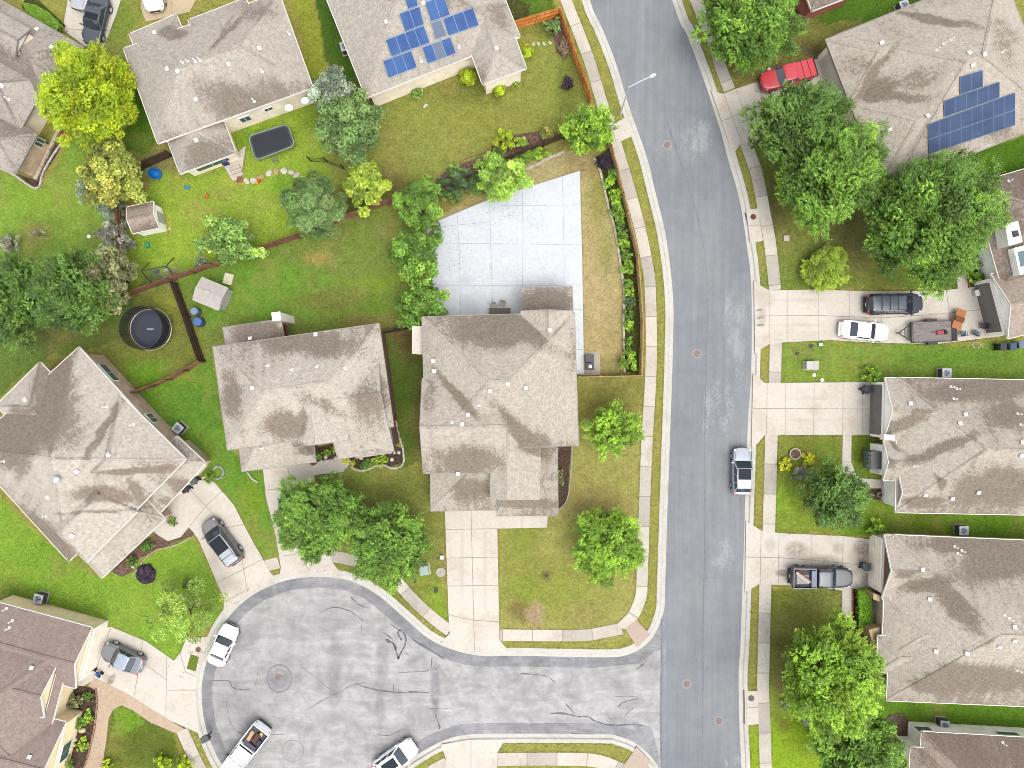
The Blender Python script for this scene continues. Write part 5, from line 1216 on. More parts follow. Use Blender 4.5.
for (px, py, r, lab, k) in [(609.5,181,7,'leafy green shrub in the strip bed just below the blackish shrub','bright'),(615,196,8,'second green shrub from the blackish one in the strip bed','bright'),(617,210,8,'glossy green shrub in the strip bed beside the tan lawn bulge','mid'),(620.5,226,6.5,'darker small shrub halfway along the strip bed','green'),(624,243,8,'bright shrub in the strip bed halfway between blackish shrub and gravel pad','bright'),(627.5,268,7.5,'tall narrow bright shrub in the lower strip bed','bright'),(628,283,6,'green shrub directly below the tall narrow bright one','mid'),(630,302,7,'dark leafy shrub in the lower strip bed','deep'),(628.5,325,6.5,'small round bright shrub in the lower strip bed','bright'),(629,341,5,'smallest green shrub in the lower strip bed','mid'),(612,173,5.5,'small green shrub tucked right under the blackish shrub','mid'),(617.5,203,6,'green shrub between the second and the glossy strip-bed shrubs','bright'),(620,218.5,6,'leafy shrub just above the darker small strip-bed shrub','bright'),(622.5,235,6,'leafy shrub just below the darker small strip-bed shrub','mid'),(626,256,6.5,'shrub just above the tall narrow bright one','mid'),(629,293,6,'shrub just above the dark leafy strip-bed shrub','bright'),(628.5,313.5,6,'shrub just below the dark leafy strip-bed shrub','green'),(628,351,5,'shrub just above the largest corner shrub of the strip bed','mid'),(628.5,361,10.5,'largest bright shrub at the bottom corner of the fenced strip','bright')]:
    S('bed_shrub', lab, px, py, r, 1.1 if r < 10 else 1.6, k, leaf=.22, rag=.3, group='shrubs in the strip bed along the cedar fence')
S('bed_shrub', 'leafy shrub nearest the walkway of the brown-roofed house', 973, 264, 9, 1.2, 'mid', leaf=.22, rag=.25)
S('bed_shrub', 'leafy shrub beside the garage of the brown-roofed house', 977, 277, 8, 1.1, 'bright', leaf=.22, rag=.25)
for (px, py, r, lab, k) in [(346,461,3.2,'tiny lime plant at the left end of the pebble-edged bed','yellow'),(353,463,3.2,'lime clump in the curved pebble-edged bed','lime'),(366,464,6.5,'dark green clump in the curved pebble-edged bed','green'),(377,461,6.5,'yellow-green clump under the pointed gable','flower'),(384,459,5,'small yellow-green clump near the pebbled mulch','bright')]:
    S('bed_plant', lab, px, py, r, .7, k, cat='plant', leaf=.16, group='plants in the pebble-edged bed')
for (px, py, r, lab, k) in [(318.5,456,4.5,'green plant next to the round rust planter','mid'),(327,452.5,4.5,'green plant in the middle of the walled pebble bed','bright'),(335.5,450,4.5,'green plant at the far end of the walled pebble bed','bright')]:
    S('bed_plant', lab, px, py, r, .7, k, cat='plant', leaf=.16, group='plants in the walled pebble bed')
S('porch_plant', 'small green bush by the driveway end with the two dark bins', 209, 478, 7, .9, 'mid', leaf=.18, rag=.3)
S('porch_plant', 'small square bush in the porch planting of the diagonal house', 172, 522, 5, .7, 'mid', leaf=.16)
S('bed_shrub', 'dark green shrub in the bed nearest the curved porch walk', 146, 546, 7, .9, 'green', leaf=.2)
S('bed_shrub', 'dark green shrub in the bed below the low porch roof', 131, 561, 6.5, .9, 'green', leaf=.2)
S('bed_shrub', 'round green bush beside the cream window of the brown house', 78, 723, 8, 1.1, 'mid', leaf=.2, rag=.15)
S('bed_shrub', 'round green bush at the bottom edge beside the brown house', 65, 763, 9, 1.1, 'mid', leaf=.2, rag=.15)
S('bed_shrub', 'grey-green mounded shrub by the porch of the brown house', 74, 702, 9, 1, 'olive', leaf=.2, rag=.2)
S('bed_shrub', 'small loose shrub near the garage end of the curved tan walk', 88, 696, 6, .8, 'green', leaf=.18, rag=.3)
S('bed_shrub', 'loose shrub along the curved tan walk', 88, 718, 7, .8, 'bright', leaf=.2, rag=.35)
S('bed_shrub', 'low straggly shrub further down the curved tan walk', 82, 745, 7.5, .7, 'flower', leaf=.18, rag=.4)
S('lawn_shrub', 'bright lime shrub on the bottom lawn nearest the curved walk', 106, 767, 7, 1, 'lime', leaf=.2, rag=.3)
S('lawn_shrub', 'lime shrub with upright shoot at the bottom edge lawn', 162, 763, 9, 1.2, 'lime', leaf=.2, rag=.35)
S('lawn_shrub', 'lime shrub at the bottom lawn beside the pavement', 183, 766, 9, 1.2, 'lime', leaf=.2, rag=.3)
S('bed_plant', 'dark green plant in the bed of the middle house side', 560, 478, 5, .6, 'olive', cat='plant', leaf=.16, rag=.4, squash=(.8, 2))
S('bare_shrub', 'small grey twiggy shrub on the bright lawn by the manhole pad', 786, 705, 6, .8, 'twig', 'wispy', leaf=.18, rag=.4)
S('grey_shrub', 'pale grey shrub beside the fence near the loose leafy tree', 201, 262, 7, .9, 'sage', 'wispy', leaf=.2, rag=.3)
S('bare_shrub', 'bare sapling with dark twigs on the bright lawn', 38, 235, 8, 1.1, 'twig', 'wispy', leaf=.14, rag=.5, gaps=.5, dens=.5)
S('bare_shrub', 'dark sparse sapling above the pale see-through tree', 187, 583, 7, 1, 'deep', 'wispy', leaf=.18, rag=.4, gaps=.4, dens=.7)
S('flower_plant', 'bright magenta flowering plant in the bed by the tan brick wall', 64.5, 135, 4, .7, 'purple', cat='flowers', leaf=.16)
for o in list(bpy.data.objects):
    if o.name.startswith('flower_plant') and o.type == 'EMPTY':
        for ch in o.children:
            if ch.name.startswith('foliage'):
                a = ch.data.attributes['tint']; n = len(a.data); a.data.foreach_set('color', np.tile(np.array([.5, .02, .12, 1], np.float32), n))
        # dusty pink blooms on the fence shrub
    if o.name.startswith('pink_shrub') and o.type == 'EMPTY':
        for ch in o.children:
            if ch.name.startswith('foliage'):
                a = ch.data.attributes['tint']; n = len(a.data) ; c = np.zeros((n // 4, 4), np.float32); r = np.random.default_rng(4)
                c[:] = (.34, .20, .15, 1); g = r.random(n // 4) < .4; c[g] = (.22, .22, .1, 1); a.data.foreach_set('color', np.repeat(c, 4, 0).ravel())
    if o.name.startswith('flowering_tree') and o.type == 'EMPTY':
        for ch in o.children:
            if ch.name.startswith('crown'):
                a = ch.data.attributes['tint']; n = len(a.data); v = np.zeros(n * 4, np.float32); a.data.foreach_get('color', v); c = v.reshape(-1, 4, 4); r = np.random.default_rng(9)
                k = r.random(len(c)) < .012; c[k] = (.75, .75, .68, 1); a.data.foreach_set('color', c.ravel())

S('bed_plant', 'low dark purple planting filling the circle on the bright lawn', 146, 574, 10, .45, 'purple', cat='plant', leaf=.16, rag=.06, dens=2.2)
# ------------------------------------------------------------------ turf: blades along the paving edges, clumps and weeds through the lawns; fallen leaves
def scatter_grass():
    r = np.random.default_rng(77); n = 420000
    x = r.uniform(-51, 51, n); y = r.uniform(-38.2, 38.2, n); px = x / SCL + 512; py = 384 - y / SCL
    polys = SLABS + WALKS
    def hard(a, b):
        m = pin(a, b, hole_px)
        for p in polys: m |= pin(a, b, p)
        return m
    on = hard(px, py); near = np.zeros(n, bool)
    for dx, dy in ((1.6, 0), (-1.6, 0), (0, 1.6), (0, -1.6)): near |= hard(px + dx, py + dy)
    dens = fbm(x, y, .8, 61, 4); clump = (dens > .56) & (r.random(n) < .22)
    k = (~on) & (near | clump); x, y, near = x[k], y[k], near[k]; n = len(x)
    col = ground_cols(x, y) * r.uniform(.7, 1.35, n)[:, None]
    w = r.random(n) < .05; col[w] = np.array([.10, .17, .03]) * r.uniform(.8, 1.5, w.sum())[:, None]
    Pp = np.stack([x, y, np.full(n, .035)], 1); Nn = r.normal(0, .45, (n, 3)) + np.array([0, 0, .8]); Nn /= np.linalg.norm(Nn, axis=1, keepdims=True)
    o = leaves_mesh('grass', Pp, Nn, r.normal(0, 1, (n, 3)), r.uniform(.09, .2, n), .5, col)
    stuff(o, 'loose grass blades fringing the paving and tufting the lawns', 'grass')
    # fallen leaves and litter on the hard surfaces below crowns and along the gutters
    src = [(752,60,60),(790,150,70),(840,215,60),(770,640,40),(330,560,60),(390,590,40),(200,650,40),(590,150,30),(620,560,30),(450,250,24),(420,330,24),(500,205,30),(640,470,24),(865,385,12),(235,600,30),(760,180,20),(690,100,18)]
    X = []; 
    for (a, b, s_) in src:
        m = int(s_ * 3.5); X.append(np.stack([a + r.normal(0, s_ * .5, m), b + r.normal(0, s_ * .5, m)], 1))
    X = np.concatenate(X); m = np.zeros(len(X), bool)
    for p in polys: m |= pin(X[:, 0], X[:, 1], p)
    X = X[m]; n = len(X); q = np.stack([(X[:, 0] - 512) * SCL, (384 - X[:, 1]) * SCL, np.full(n, .085)], 1)
    Nn = r.normal(0, .2, (n, 3)) + np.array([0, 0, 1.0]); Nn /= np.linalg.norm(Nn, axis=1, keepdims=True)
    col = np.where(r.random(n)[:, None] < .5, np.array([[.10, .07, .035]]), np.array([[.09, .11, .03]])) * r.uniform(.6, 1.5, n)[:, None]
    o = leaves_mesh('leaves', q, Nn, r.normal(0, 1, (n, 3)), r.uniform(.05, .13, n), .6, col); stuff(o, 'fallen leaves scattered on the paving under the trees', 'leaf litter')
hole_px = off_path(north, 8.2) + off_path(east, -8.2)[::-1]
scatter_grass()
# ================================================================== VEHICLES
tyrem = plain('tyre_rubber', (.018, .018, .019), .8, .2, var=.2); rimm = plain('alloy_rim', (.5, .51, .52), .3, .5, .7, var=.05)
cglass = glass_mat('car_glass', (.022, .030, .036), .05); dglass = glass_mat('dark_car_glass', (.012, .016, .022), .05); trimm = plain('black_trim', (.02, .02, .022), .5, .3)
lampw = plain('lamp_clear', (.30, .31, .32), .1, .6, var=.03); lampr = plain('lamp_red', (.45, .015, .015), .15, .6, var=.03); platem = plain('plate', (.6, .6, .58), .4, var=.03)

def grid_obj(name, rows, mat, parent, closed=False, sub=2, crease_rows=()):
    """smooth skin over rows of points (each the same length)"""
    nr, nc = len(rows), len(rows[0]); V = [tuple(p) for r in rows for p in r]; F = []
    for i in range(nr - 1):
        for j in range(nc - 1 if not closed else nc):
            j2 = (j + 1) % nc; F.append((i * nc + j, i * nc + j2, (i + 1) * nc + j2, (i + 1) * nc + j))
    if closed:
        F.append(tuple(range(nc))[::-1]); F.append(tuple((nr - 1) * nc + j for j in range(nc)))
    me = bpy.data.meshes.new(name); me.from_pydata(V, [], F); me.materials.append(mat)
    bm = bmesh.new(); bm.from_mesh(me); bmesh.ops.recalc_face_normals(bm, faces=bm.faces); bm.to_mesh(me); bm.free()
    me.polygons.foreach_set('use_smooth', [True] * len(me.polygons))
    o = bpy.data.objects.new(name, me); COL.objects.link(o); o.parent = parent
    if sub: md = o.modifiers.new('s', 'SUBSURF'); md.levels = sub; md.render_levels = sub
    return o

SPEC = {  # length, width, height, belt z, hood z, deck z, windshield base/top, rear glass top/base (fraction of L from rear), roof width
 'sedan': dict(L=4.8, W=1.84, H=1.45, zb=.95, zh=.88, zd=.98, xf0=.70, xf1=.56, xr1=.30, xr0=.15, wr=.60),
 'suv':   dict(L=4.7, W=1.88, H=1.68, zb=1.08, zh=1.05, zd=1.1, xf0=.72, xf1=.57, xr1=.15, xr0=.045, wr=.64),
 'van':   dict(L=5.0, W=1.98, H=1.76, zb=1.08, zh=1.05, zd=1.1, xf0=.80, xf1=.62, xr1=.05, xr0=.02, wr=.70),
 'pickup':dict(L=5.9, W=2.0, H=1.88, zb=1.22, zh=1.18, zd=1.2, xf0=.72, xf1=.62, xr1=.405, xr0=.38, wr=.64),
}
def vehicle(name, label, cat, kind, front, rear, col, metal=0.0, L=None, W=None, roofcol=None, sunroof=0, rails=False, glass=None, bed=None, hm=.75, group=None, roofx=None):
    s = dict(SPEC[kind]); 
    if W: s['W'] = W
    f, r = P(*front, hm), P(*rear, hm); d = f - r; s['L'] = L or d.length
    c = (f + r) / 2; rz = math.atan2(d.y, d.x); gz = 0.066
    t = thing(name, label, cat, (c.x, c.y, gz), rz, group)
    pm = paint(name + '_paint', col, metal); rm_ = pm if roofcol is None else paint(name + '_roof', roofcol, metal); gm = glass or cglass
    L, W, H = s['L'], s['W'], s['H']; X = lambda fr: (fr - .5) * L
    pick = kind == 'pickup'
    # lower body: stations along x
    st = [(0.0, .60, .86), (.014, .80, .95), (.05, .975, 1), (.14, 1, 1), (.30, 1, 1), (.5, 1, 1), (.68, 1, 1), (.82, .985, 1), (.90, .935, .97), (.955, .83, .92), (.985, .66, .84), (1.0, .42, .74)]
    rows = []
    for fr, wf, hf in st:
        hw = W / 2 * wf; zt = s['zd'] + (s['zh'] - s['zd']) * min(1, max(0, (fr - .25) / .5)); 
        if fr > .72: zt = s['zh'] - (fr - .72) / .28 * (.16 if kind != 'pickup' else .06)
        if fr < .05 and kind in ('sedan',): zt -= .05
        zt *= (.93 + .07 * hf) if hf < 1 else 1
        zb = .24 + (.06 if fr in (0.0, 1.0) else 0)
        half = [(0, zb - .02), (hw * .80, zb), (hw * .97, zb + .12), (hw, .55), (hw * .985, zt - .16), (hw * .93, zt - .035), (hw * .72, zt + .0), (0, zt + .02)]
        ring = [(X(fr), y, z) for y, z in half] + [(X(fr), -y, z) for y, z in half[-2:0:-1]]
        rows.append(ring)
    body = grid_obj('body', rows, pm, t, closed=True, sub=2)
    # cabin: glass house then roof skin and pillars
    hb = W / 2 * .90; hr = W / 2 * s['wr'] / .72 * .98; hr = min(hr, hb - .12); zb = s['zb'] - .06; zr = H - .06
    if kind == 'sedan': yb0, yb1 = .80, .93
    def ring(z, x0, x1, hw0, hw1, cor):
        return [(x0, -hw0 + cor, z), (x0 + cor * .6, -hw0, z), ((x0 + x1) / 2, -(hw0 + hw1) / 2 - .03, z), (x1 - cor * .6, -hw1, z), (x1, -hw1 + cor, z), (x1 + .05, 0, z), (x1, hw1 - cor, z), (x1 - cor * .6, hw1, z), ((x0 + x1) / 2, (hw0 + hw1) / 2 + .03, z), (x0 + cor * .6, hw0, z), (x0, hw0 - cor, z), (x0 - .04, 0, z)]
    lo = ring(zb, X(s['xr0']), X(s['xf0']), hb * .95, hb, .16); hi = ring(zr, X(s['xr1']), X(s['xf1']), hr * .96, hr, .14)
    mb = MB(); n = 12
    for i in range(n): mb.face([lo[i], lo[(i + 1) % n], hi[(i + 1) % n], hi[i]])
    gh = mb.build('window_glass', gm, t, smooth=True)
    # roof
    k = lambda fr, hw, dz: [(fr, -hw, zr - .015), (fr, -hw * .93, zr + .03 + dz), (fr, -hw * .5, zr + .05 + dz), (fr, 0, zr + .058 + dz), (fr, hw * .5, zr + .05 + dz), (fr, hw * .93, zr + .03 + dz), (fr, hw, zr - .015)]
    x0, x1 = X(s['xr1']), X(s['xf1'])
    rr = [[(x0 - .05, y * .86, zr - .02) for _, y, z in k(0, hr * .98, 0)], k(x0 + .02, hr * .95, -.012), k(x0 + .35 * (x1 - x0), hr * 1.035, .005), k(x0 + .75 * (x1 - x0), hr * 1.03, .0), k(x1 - .04, hr * .98, -.015), [(x1 + .06, y * .88, zr - .02) for _, y, z in k(0, hr, 0)]]
    roof = grid_obj('roof', rr, rm_, t, sub=2)
    # pillars
    def pil(i, w):
        a, b = Vector(lo[i]), Vector(hi[i]); o = Vector((0, math.copysign(.012, a.y), .004)); mb = MB(); mb.bar(a + o, b + o, w, 5); mb.build('pillar', pm, t)
    for i in (1, 9): pil(i, .065 if kind != 'sedan' else .08)
    for i in (3, 7): pil(i, .05)
    for sgn in (-1, 1):
        for fb in ((.5,) if kind in ('sedan', 'pickup') else (.32, .62)):
            xl = X(s['xr0']) + (X(s['xf0']) - X(s['xr0'])) * fb; xh = x0 + (x1 - x0) * fb
            mb = MB(); mb.bar((xl, sgn * (hb + .012), zb), (xh, sgn * (hr + .03), zr), .035, 5); mb.build('pillar', pm, t)
    if sunroof:
        m = MB(); a, b = (x0 + (x1 - x0) * .45, x1 - .02) if sunroof == 1 else (x0 + .35, x1 - .12)
        z_ = zr + .066; ws = .84 if sunroof == 1 else .66; m.face([(a, -hr * ws, z_), (b, -hr * ws, z_ - .006), (b, hr * ws, z_ - .006), (a, hr * ws, z_)]); m.build('sunroof', plain('sunroof_glass', (.013, .015, .02), .5, .08), t)
    if rails:
        for sgn in (-1, 1):
            m = MB(); m.bar((x0 + .2, sgn * hr * .86, zr + .11), (x1 - .15, sgn * hr * .86, zr + .11), .026, 6)
            for q in (x0 + .22, (x0 + x1) / 2, x1 - .17): m.bar((q, sgn * hr * .86, zr + .02), (q, sgn * hr * .86, zr + .11), .022, 5)
            m.build('roof_rail', trimm, t)
        if rails == 2:
            for q in (.25, .5, .75):
                m = MB(); xx = x0 + (x1 - x0) * q; m.bar((xx, -hr * .86, zr + .115), (xx, hr * .86, zr + .115), .024, 6); m.build('roof_crossbar', trimm, t)
    # wheels
    wr_ = .34 if kind == 'sedan' else (.37 if kind != 'pickup' else .41)
    for xw in (.185, .80):
        for sgn in (-1, 1):
            y = sgn * (W / 2 - .10); m = MB(); m.bar((X(xw), y - .115, wr_), (X(xw), y + .115, wr_), wr_, 20); wh = m.build('wheel', tyrem, t)
            m = MB(); m.bar((X(xw), y + sgn * .10, wr_), (X(xw), y + sgn * .122, wr_), wr_ * .66, 14); m.bar((X(xw), y + sgn * .118, wr_), (X(xw), y + sgn * .135, wr_), wr_ * .18, 8); o = m.build('rim', rimm, t); o.parent = wh
            m = MB(); nseg = 12      # dark arch lip
            for j in range(nseg):
                a0, a1 = PI * j / nseg, PI * (j + 1) / nseg; R_ = wr_ + .05
                yy = sgn * (W / 2 + .004); p = lambda a, R: (X(xw) + math.cos(a) * R, yy, wr_ + math.sin(a) * R)
                f4 = [p(a0, R_), p(a1, R_), p(a1, R_ + .055), p(a0, R_ + .055)]; m.face(f4 if sgn < 0 else f4[::-1])
            m.build('wheel_arch', trimm if rails or pick else pm, t)
    # lamps, mirrors, bumpers, plates, handles
    for sgn in (-1, 1):
        m = MB(); zf = s['zh'] - .20; m.box((X(.938), sgn * W * .385, zf - .03), .16, .22, .09, (1, -sgn * .8)); m.build('headlight', lampw, t)
        m = MB(); zt = s['zd'] - .2; m.box((X(.026), sgn * W * .385, zt - (.1 if kind != 'sedan' else 0)), .16, .20, .3 if kind != 'sedan' else .15, (1, sgn * .3)); m.build('tail_light', lampr, t)
        m = MB(); xm = s['xf0'] - .035; m.box((X(xm), sgn * (W / 2 + .10), s['zb'] + .0), .12, .22, .15, (1, sgn * .25)); m.bar((X(xm), sgn * W * .46, s['zb'] + .02), (X(xm), sgn * (W / 2 + .06), s['zb'] + .05), .03, 5); m.build('side_mirror', pm if kind != 'pickup' else trimm, t)
        for q in ((.36, .56) if not pick else (.44, .57)): m = MB(); m.box((X(q), sgn * (W / 2 + .008), s['zb'] - .17), .17, .03, .03); m.build('door_handle', trimm, t)
        m = MB(); a, b = (Vector((X(.715), sgn * W * .44, 0)), Vector((X(.93), sgn * W * .37, 0)))
        zz = s['zh'] + .016; m.bar((a.x, a.y * .93, zz - .03), (b.x, b.y * .93, zz - .10), .012, 4); m.build('bonnet_seam', trimm, t)
    m = MB(); m.box((X(.996), 0, .46), .06, W * .52, .22); m.build('grille', trimm, t)
    m = MB(); m.box((X(.003), 0, .62), .05, .34, .13); m.build('licence_plate', platem, t)
    m = MB(); m.box((X(.0), 0, .36), .16, W * .74, .16); m.build('rear_bumper', trimm if kind != 'sedan' else pm, t)
    for sgn in (-1, 1):
        m = MB(); b0 = Vector((X(s['xf0']) + .03, sgn * W * .18, s['zb'] + .0)); m.bar(b0, b0 + Vector((-.22, .42 * 1, .16)), .012, 4); m.build('wiper', trimm, t)
    if pick:
        bx0, bx1 = X(.015), X(.372); hw = W / 2 - .12; z0 = .80; zt = s['zd'] + .04
        m = MB()
        m.face([(bx0 + .08, -hw + .04, zt - .0), (bx1 - .05, -hw + .04, zt), (bx1 - .05, hw - .04, zt), (bx0 + .08, hw - .04, zt)])
        if bed != 'cover':
            m = MB(); zf = zt + .004       # open box standing above the frame: floor, walls, tailgate
            m.box(((bx0 + bx1) / 2, 0, zf - .02), bx1 - bx0, hw * 2, .025); m.build('bed_floor', plain('bed_liner', (.05, .052, .055), .8, var=.3), t)
            m = MB(); 
            for sgn in (-1, 1): m.box(((bx0 + bx1) / 2, sgn * (hw + .045), zf - .1), bx1 - bx0 + .06, .09, .50)
            m.box((bx1, 0, zf - .1), .07, hw * 2, .52); m.build('bed_wall', pm, t)
            m = MB(); m.box((bx0 - .01, 0, zf - .14), .08, hw * 2 + .12, .50); m.build('tailgate', pm, t)
        else:
            for i in range(3):
                m = MB(); w_ = (bx1 - bx0 - .1) / 3; m.box((bx0 + .08 + w_ * (i + .5), 0, zt), w_ - .06, hw * 2 - .02, .07); m.build('bed_cover_panel', pm, t)
            m = MB(); 
            for sgn in (-1, 1): m.box(((bx0 + bx1) / 2, sgn * (hw + .03), zt - .1), bx1 - bx0, .05, .16)
            m.box((bx0, 0, zt - .4), .06, hw * 2, .46); m.build('tailgate', trimm, t)
    return t
V = vehicle
WHITE = (.80, .80, .79); SILV = (.42, .44, .46)
V('parked_car', 'dark grey estate car with a sunroof parked beside the silver car at the top edge', 'car', 'sedan', (89.5, 44), (101.5, -3), C(92,98,106), .05, sunroof=1, W=1.95)
V('parked_car', 'silver car with only its front showing at the top edge, beside the dark grey estate', 'car', 'sedan', (76, 9), (90, -38), C(214,214,216), .1)
V('parked_truck', 'white work van with dark windscreen at the top edge of the pebbled drive', 'van', 'suv', (155, 11), (147, -36), WHITE, W=2.0)
V('parked_wagon', 'navy large wagon with roof rails on the driveway above the white sedan', 'car', 'van', (922, 303.5), (865.5, 304.5), C(42,46,66), .05, W=2.05, rails=2, roofcol=C(84,96,106), glass=dglass)
V('parked_sedan', 'white sedan parked in front of the utility trailer', 'car', 'sedan', (888.5, 333), (840.5, 328.5), WHITE, W=1.85)
V('parked_car', 'silver crossover with dark sunroof parked at the kerb on the street', 'car', 'suv', (742.5, 447.5), (742, 494.5), C(196,201,212), .05, sunroof=1, W=1.9)
pk = V('pickup_truck', 'black pickup truck carrying striped boards in its bed', 'pickup truck', 'pickup', (851, 577), (789.5, 576), C(46,52,64), .05, roofcol=C(74,84,98), W=2.05)
V('parked_minivan', 'grey minivan with silver roof, crossbars and sunroof on the curved driveway', 'car', 'van', (206.5, 521), (237.5, 562), C(150,146,142), .1, roofcol=C(206,210,218), sunroof=1, rails=2, W=1.95)
V('parked_sedan', 'grey sedan parked in front of the cream garage door by the brown house', 'car', 'sedan', (102.5, 649), (142, 667), C(158,160,167), .1, roofcol=C(190,200,216), W=1.9)
V('parked_sedan', 'white sedan parked along the kerb of the cul-de-sac', 'car', 'sedan', (231, 626), (214, 665), WHITE, W=1.9)
pw = V('pickup_truck', 'white pickup truck with boxes and planks in its open bed', 'pickup truck', 'pickup', (226, 775), (264, 726), WHITE, W=2.05)
V('parked_car', 'white car with dark grille and sunroof parked by the lower kerb of the cul-de-sac', 'car', 'suv', (415, 745), (376, 772), WHITE, W=1.95, sunroof=2, glass=cglass)
pr = V('pickup_truck', 'red pickup truck with a ribbed red bed cover', 'pickup truck', 'pickup', (760.5, 84), (814, 68.5), C(236,76,84), 0, W=2.0, bed='cover')
# vehicles on asphalt stand lower than those on the drives
for o in list(bpy.data.objects):
    if o.type == 'EMPTY' and o.get('category') in ('car', 'pickup truck', 'van'):
        x, y = o.location.x / SCL + 512, 384 - o.location.y / SCL
        if pin(np.array([x]), np.array([y]), road_px)[0]: o.location.z = ROADZ + .014
# loads
def load(name, label, cat, owner, boxes, z):
    """boxes in the owner's local frame: (x, y, sx, sy, sz, angle, material)"""
    mw = Matrix.Translation(owner.location) @ Matrix.Rotation(owner.rotation_euler.z, 4, 'Z')
    for i, (x, y, sx, sy, sz, an, mat) in enumerate(boxes):
        m = MB(); m.box((0, 0, 0), sx, sy, sz, (math.cos(an), math.sin(an)))
        q = mw @ Vector((x, y, z)); o = m.build(name[i], mat); o.location = q; o.rotation_euler = (0, 0, owner.rotation_euler.z); tag(o, label[i], cat[i])
zt = SPEC['pickup']['zd'] + .055
wood = lambda n, c: (lambda g: g.base(g.mix(g.ramp(g.noise(g.mapping(g.obj(), (1, 9, 9)), 2, 5, .7), .3, .7), scalec(c, .75), scalec(c, 1.15)), .75, .2))(NT(n))
load(['plank', 'cardboard_box', 'carton', 'tool_case', 'folded_tarp'], ['pale orange plank lying in the white pickup bed', 'dark red-brown crate in the white pickup bed', 'small yellow carton by the white pickup tailgate', 'blue-black tool case in the white pickup bed', 'dark grey folded tarp behind the white pickup cab'], ['plank', 'crate', 'carton', 'tool case', 'tarp'], pw,
  [(-1.65, -.45, 1.3, .34, .2, .12, wood('pine_plank', C(232, 190, 140))), (-2.05, .12, .95, .42, .38, 0, plain('maroon_crate', C(110, 58, 48), .7)), (-2.62, .28, .3, .3, .3, .2, plain('yellow_carton', C(236, 206, 120), .7)), (-1.75, .58, .6, .3, .25, 0, plain('blue_case', C(52, 62, 96), .5)), (-1.05, .1, .45, 1.2, .3, 0, plain('grey_tarp', C(92, 92, 104), .8))], zt)
load(['plank', 'plank', 'plank', 'tool_box', 'metal_sheet'], ['cream board laid diagonally in the black pickup bed', 'red-edged board beside the cream board', 'white board on the outside of the diagonal boards', 'grey tool chest across the black pickup bed', 'pale sheet lying under the diagonal boards'], ['board', 'board', 'board', 'tool box', 'sheet'], pk,
  [(-1.98, .12, 1.75, .13, .30, -.62, wood('cream_board', C(236, 216, 190))), (-1.86, .24, 1.75, .07, .33, -.62, plain('red_board', C(160, 66, 50), .7)), (-2.08, .0, 1.6, .10, .28, -.62, plain('white_board', C(240, 238, 234), .6)), (-1.0, 0, .5, 1.62, .42, 0, plain('grey_chest', C(120, 134, 154), .4)), (-1.95, -.15, 1.2, .9, .03, 0, plain('pale_sheet', C(190, 184, 176), .6))], zt)
# utility trailer
def trailer():
    a, b = P(911, 332.5, .6), P(951, 331, .6); c = (a + b) / 2; d = b - a; rz = math.atan2(d.y, d.x); L = d.length; W = 2.0
    t = thing('utility_trailer', 'flat utility trailer with weathered plank deck and loading ramp, parked behind the white sedan', 'trailer', (c.x, c.y, .066), rz)
    st_ = plain('rusty_black_steel', C(70, 66, 64), .6, var=.3); dk = (lambda g: g.base(g.mix(g.ramp(g.noise(g.mapping(g.obj(), (1, 7, 1)), 2.2, 6, .75), .3, .7), C(128, 118, 112), C(184, 174, 168)), .85, .2))(NT('weathered_plank'))
    m = MB()
    for k in range(9): m.box((0, -W / 2 + .12 + k * .22, .58), L - .1, .205, .05)
    m.build('deck', dk, t)
    m = MB()
    for y in (-W / 2, W / 2): m.box((0, y, .48), L, .07, .14); m.box((0, y, .86), L, .05, .05)
    for x in (-L / 2, L / 2): m.box((x, 0, .48), .07, W + .07, .14)
    m.box((-L / 2, 0, .86), .05, W, .05)
    for x in (-L / 2, -L / 6, L / 6, L / 2):
        for y in (-W / 2, W / 2): m.box((x, y, .62), .05, .05, .26)
    m.build('frame', st_, t)
    m = MB(); m.bar((-L / 2, -W * .42, .52), (-L / 2 - 1.25, 0, .52), .05, 6); m.bar((-L / 2, W * .42, .52), (-L / 2 - 1.25, 0, .52), .05, 6); m.bar((-L / 2 - .6, -W * .2, .52), (-L / 2 - .6, W * .2, .52), .035, 6); m.bar((-L / 2 - 1.2, 0, .52), (-L / 2 - 1.5, 0, .52), .06, 8); m.bar((-L / 2 - 1.0, 0, .0), (-L / 2 - 1.0, 0, .75), .035, 6)
    m.build('drawbar', st_, t)
    for x in (.0,):
        for s in (-1, 1):
            m = MB(); m.bar((x, s * (W / 2 + .05), .33), (x, s * (W / 2 + .26), .33), .33, 16); w_ = m.build('wheel', tyrem, t); m = MB(); m.bar((x, s * (W / 2 + .255), .33), (x, s * (W / 2 + .27), .33), .2, 12); m.build('rim', rimm, t).parent = w_
            m = MB(); 
            m.box((x, s * (W / 2 + .16), .69), .9, .26, .03); m.box((x - .52, s * (W / 2 + .16), .55), .18, .26, .03); m.box((x + .52, s * (W / 2 + .16), .55), .18, .26, .03); m.build('mudguard', st_, t)
    m = MB(); m.box((L / 2 + .32, -.1, .52), .55, W * .9, .06)
    for k in range(6): m.box((L / 2 + .1 + k * .09, -.1, .58), .03, W * .9, .03)
    m.build('ramp', st_, t); return t
trailer()
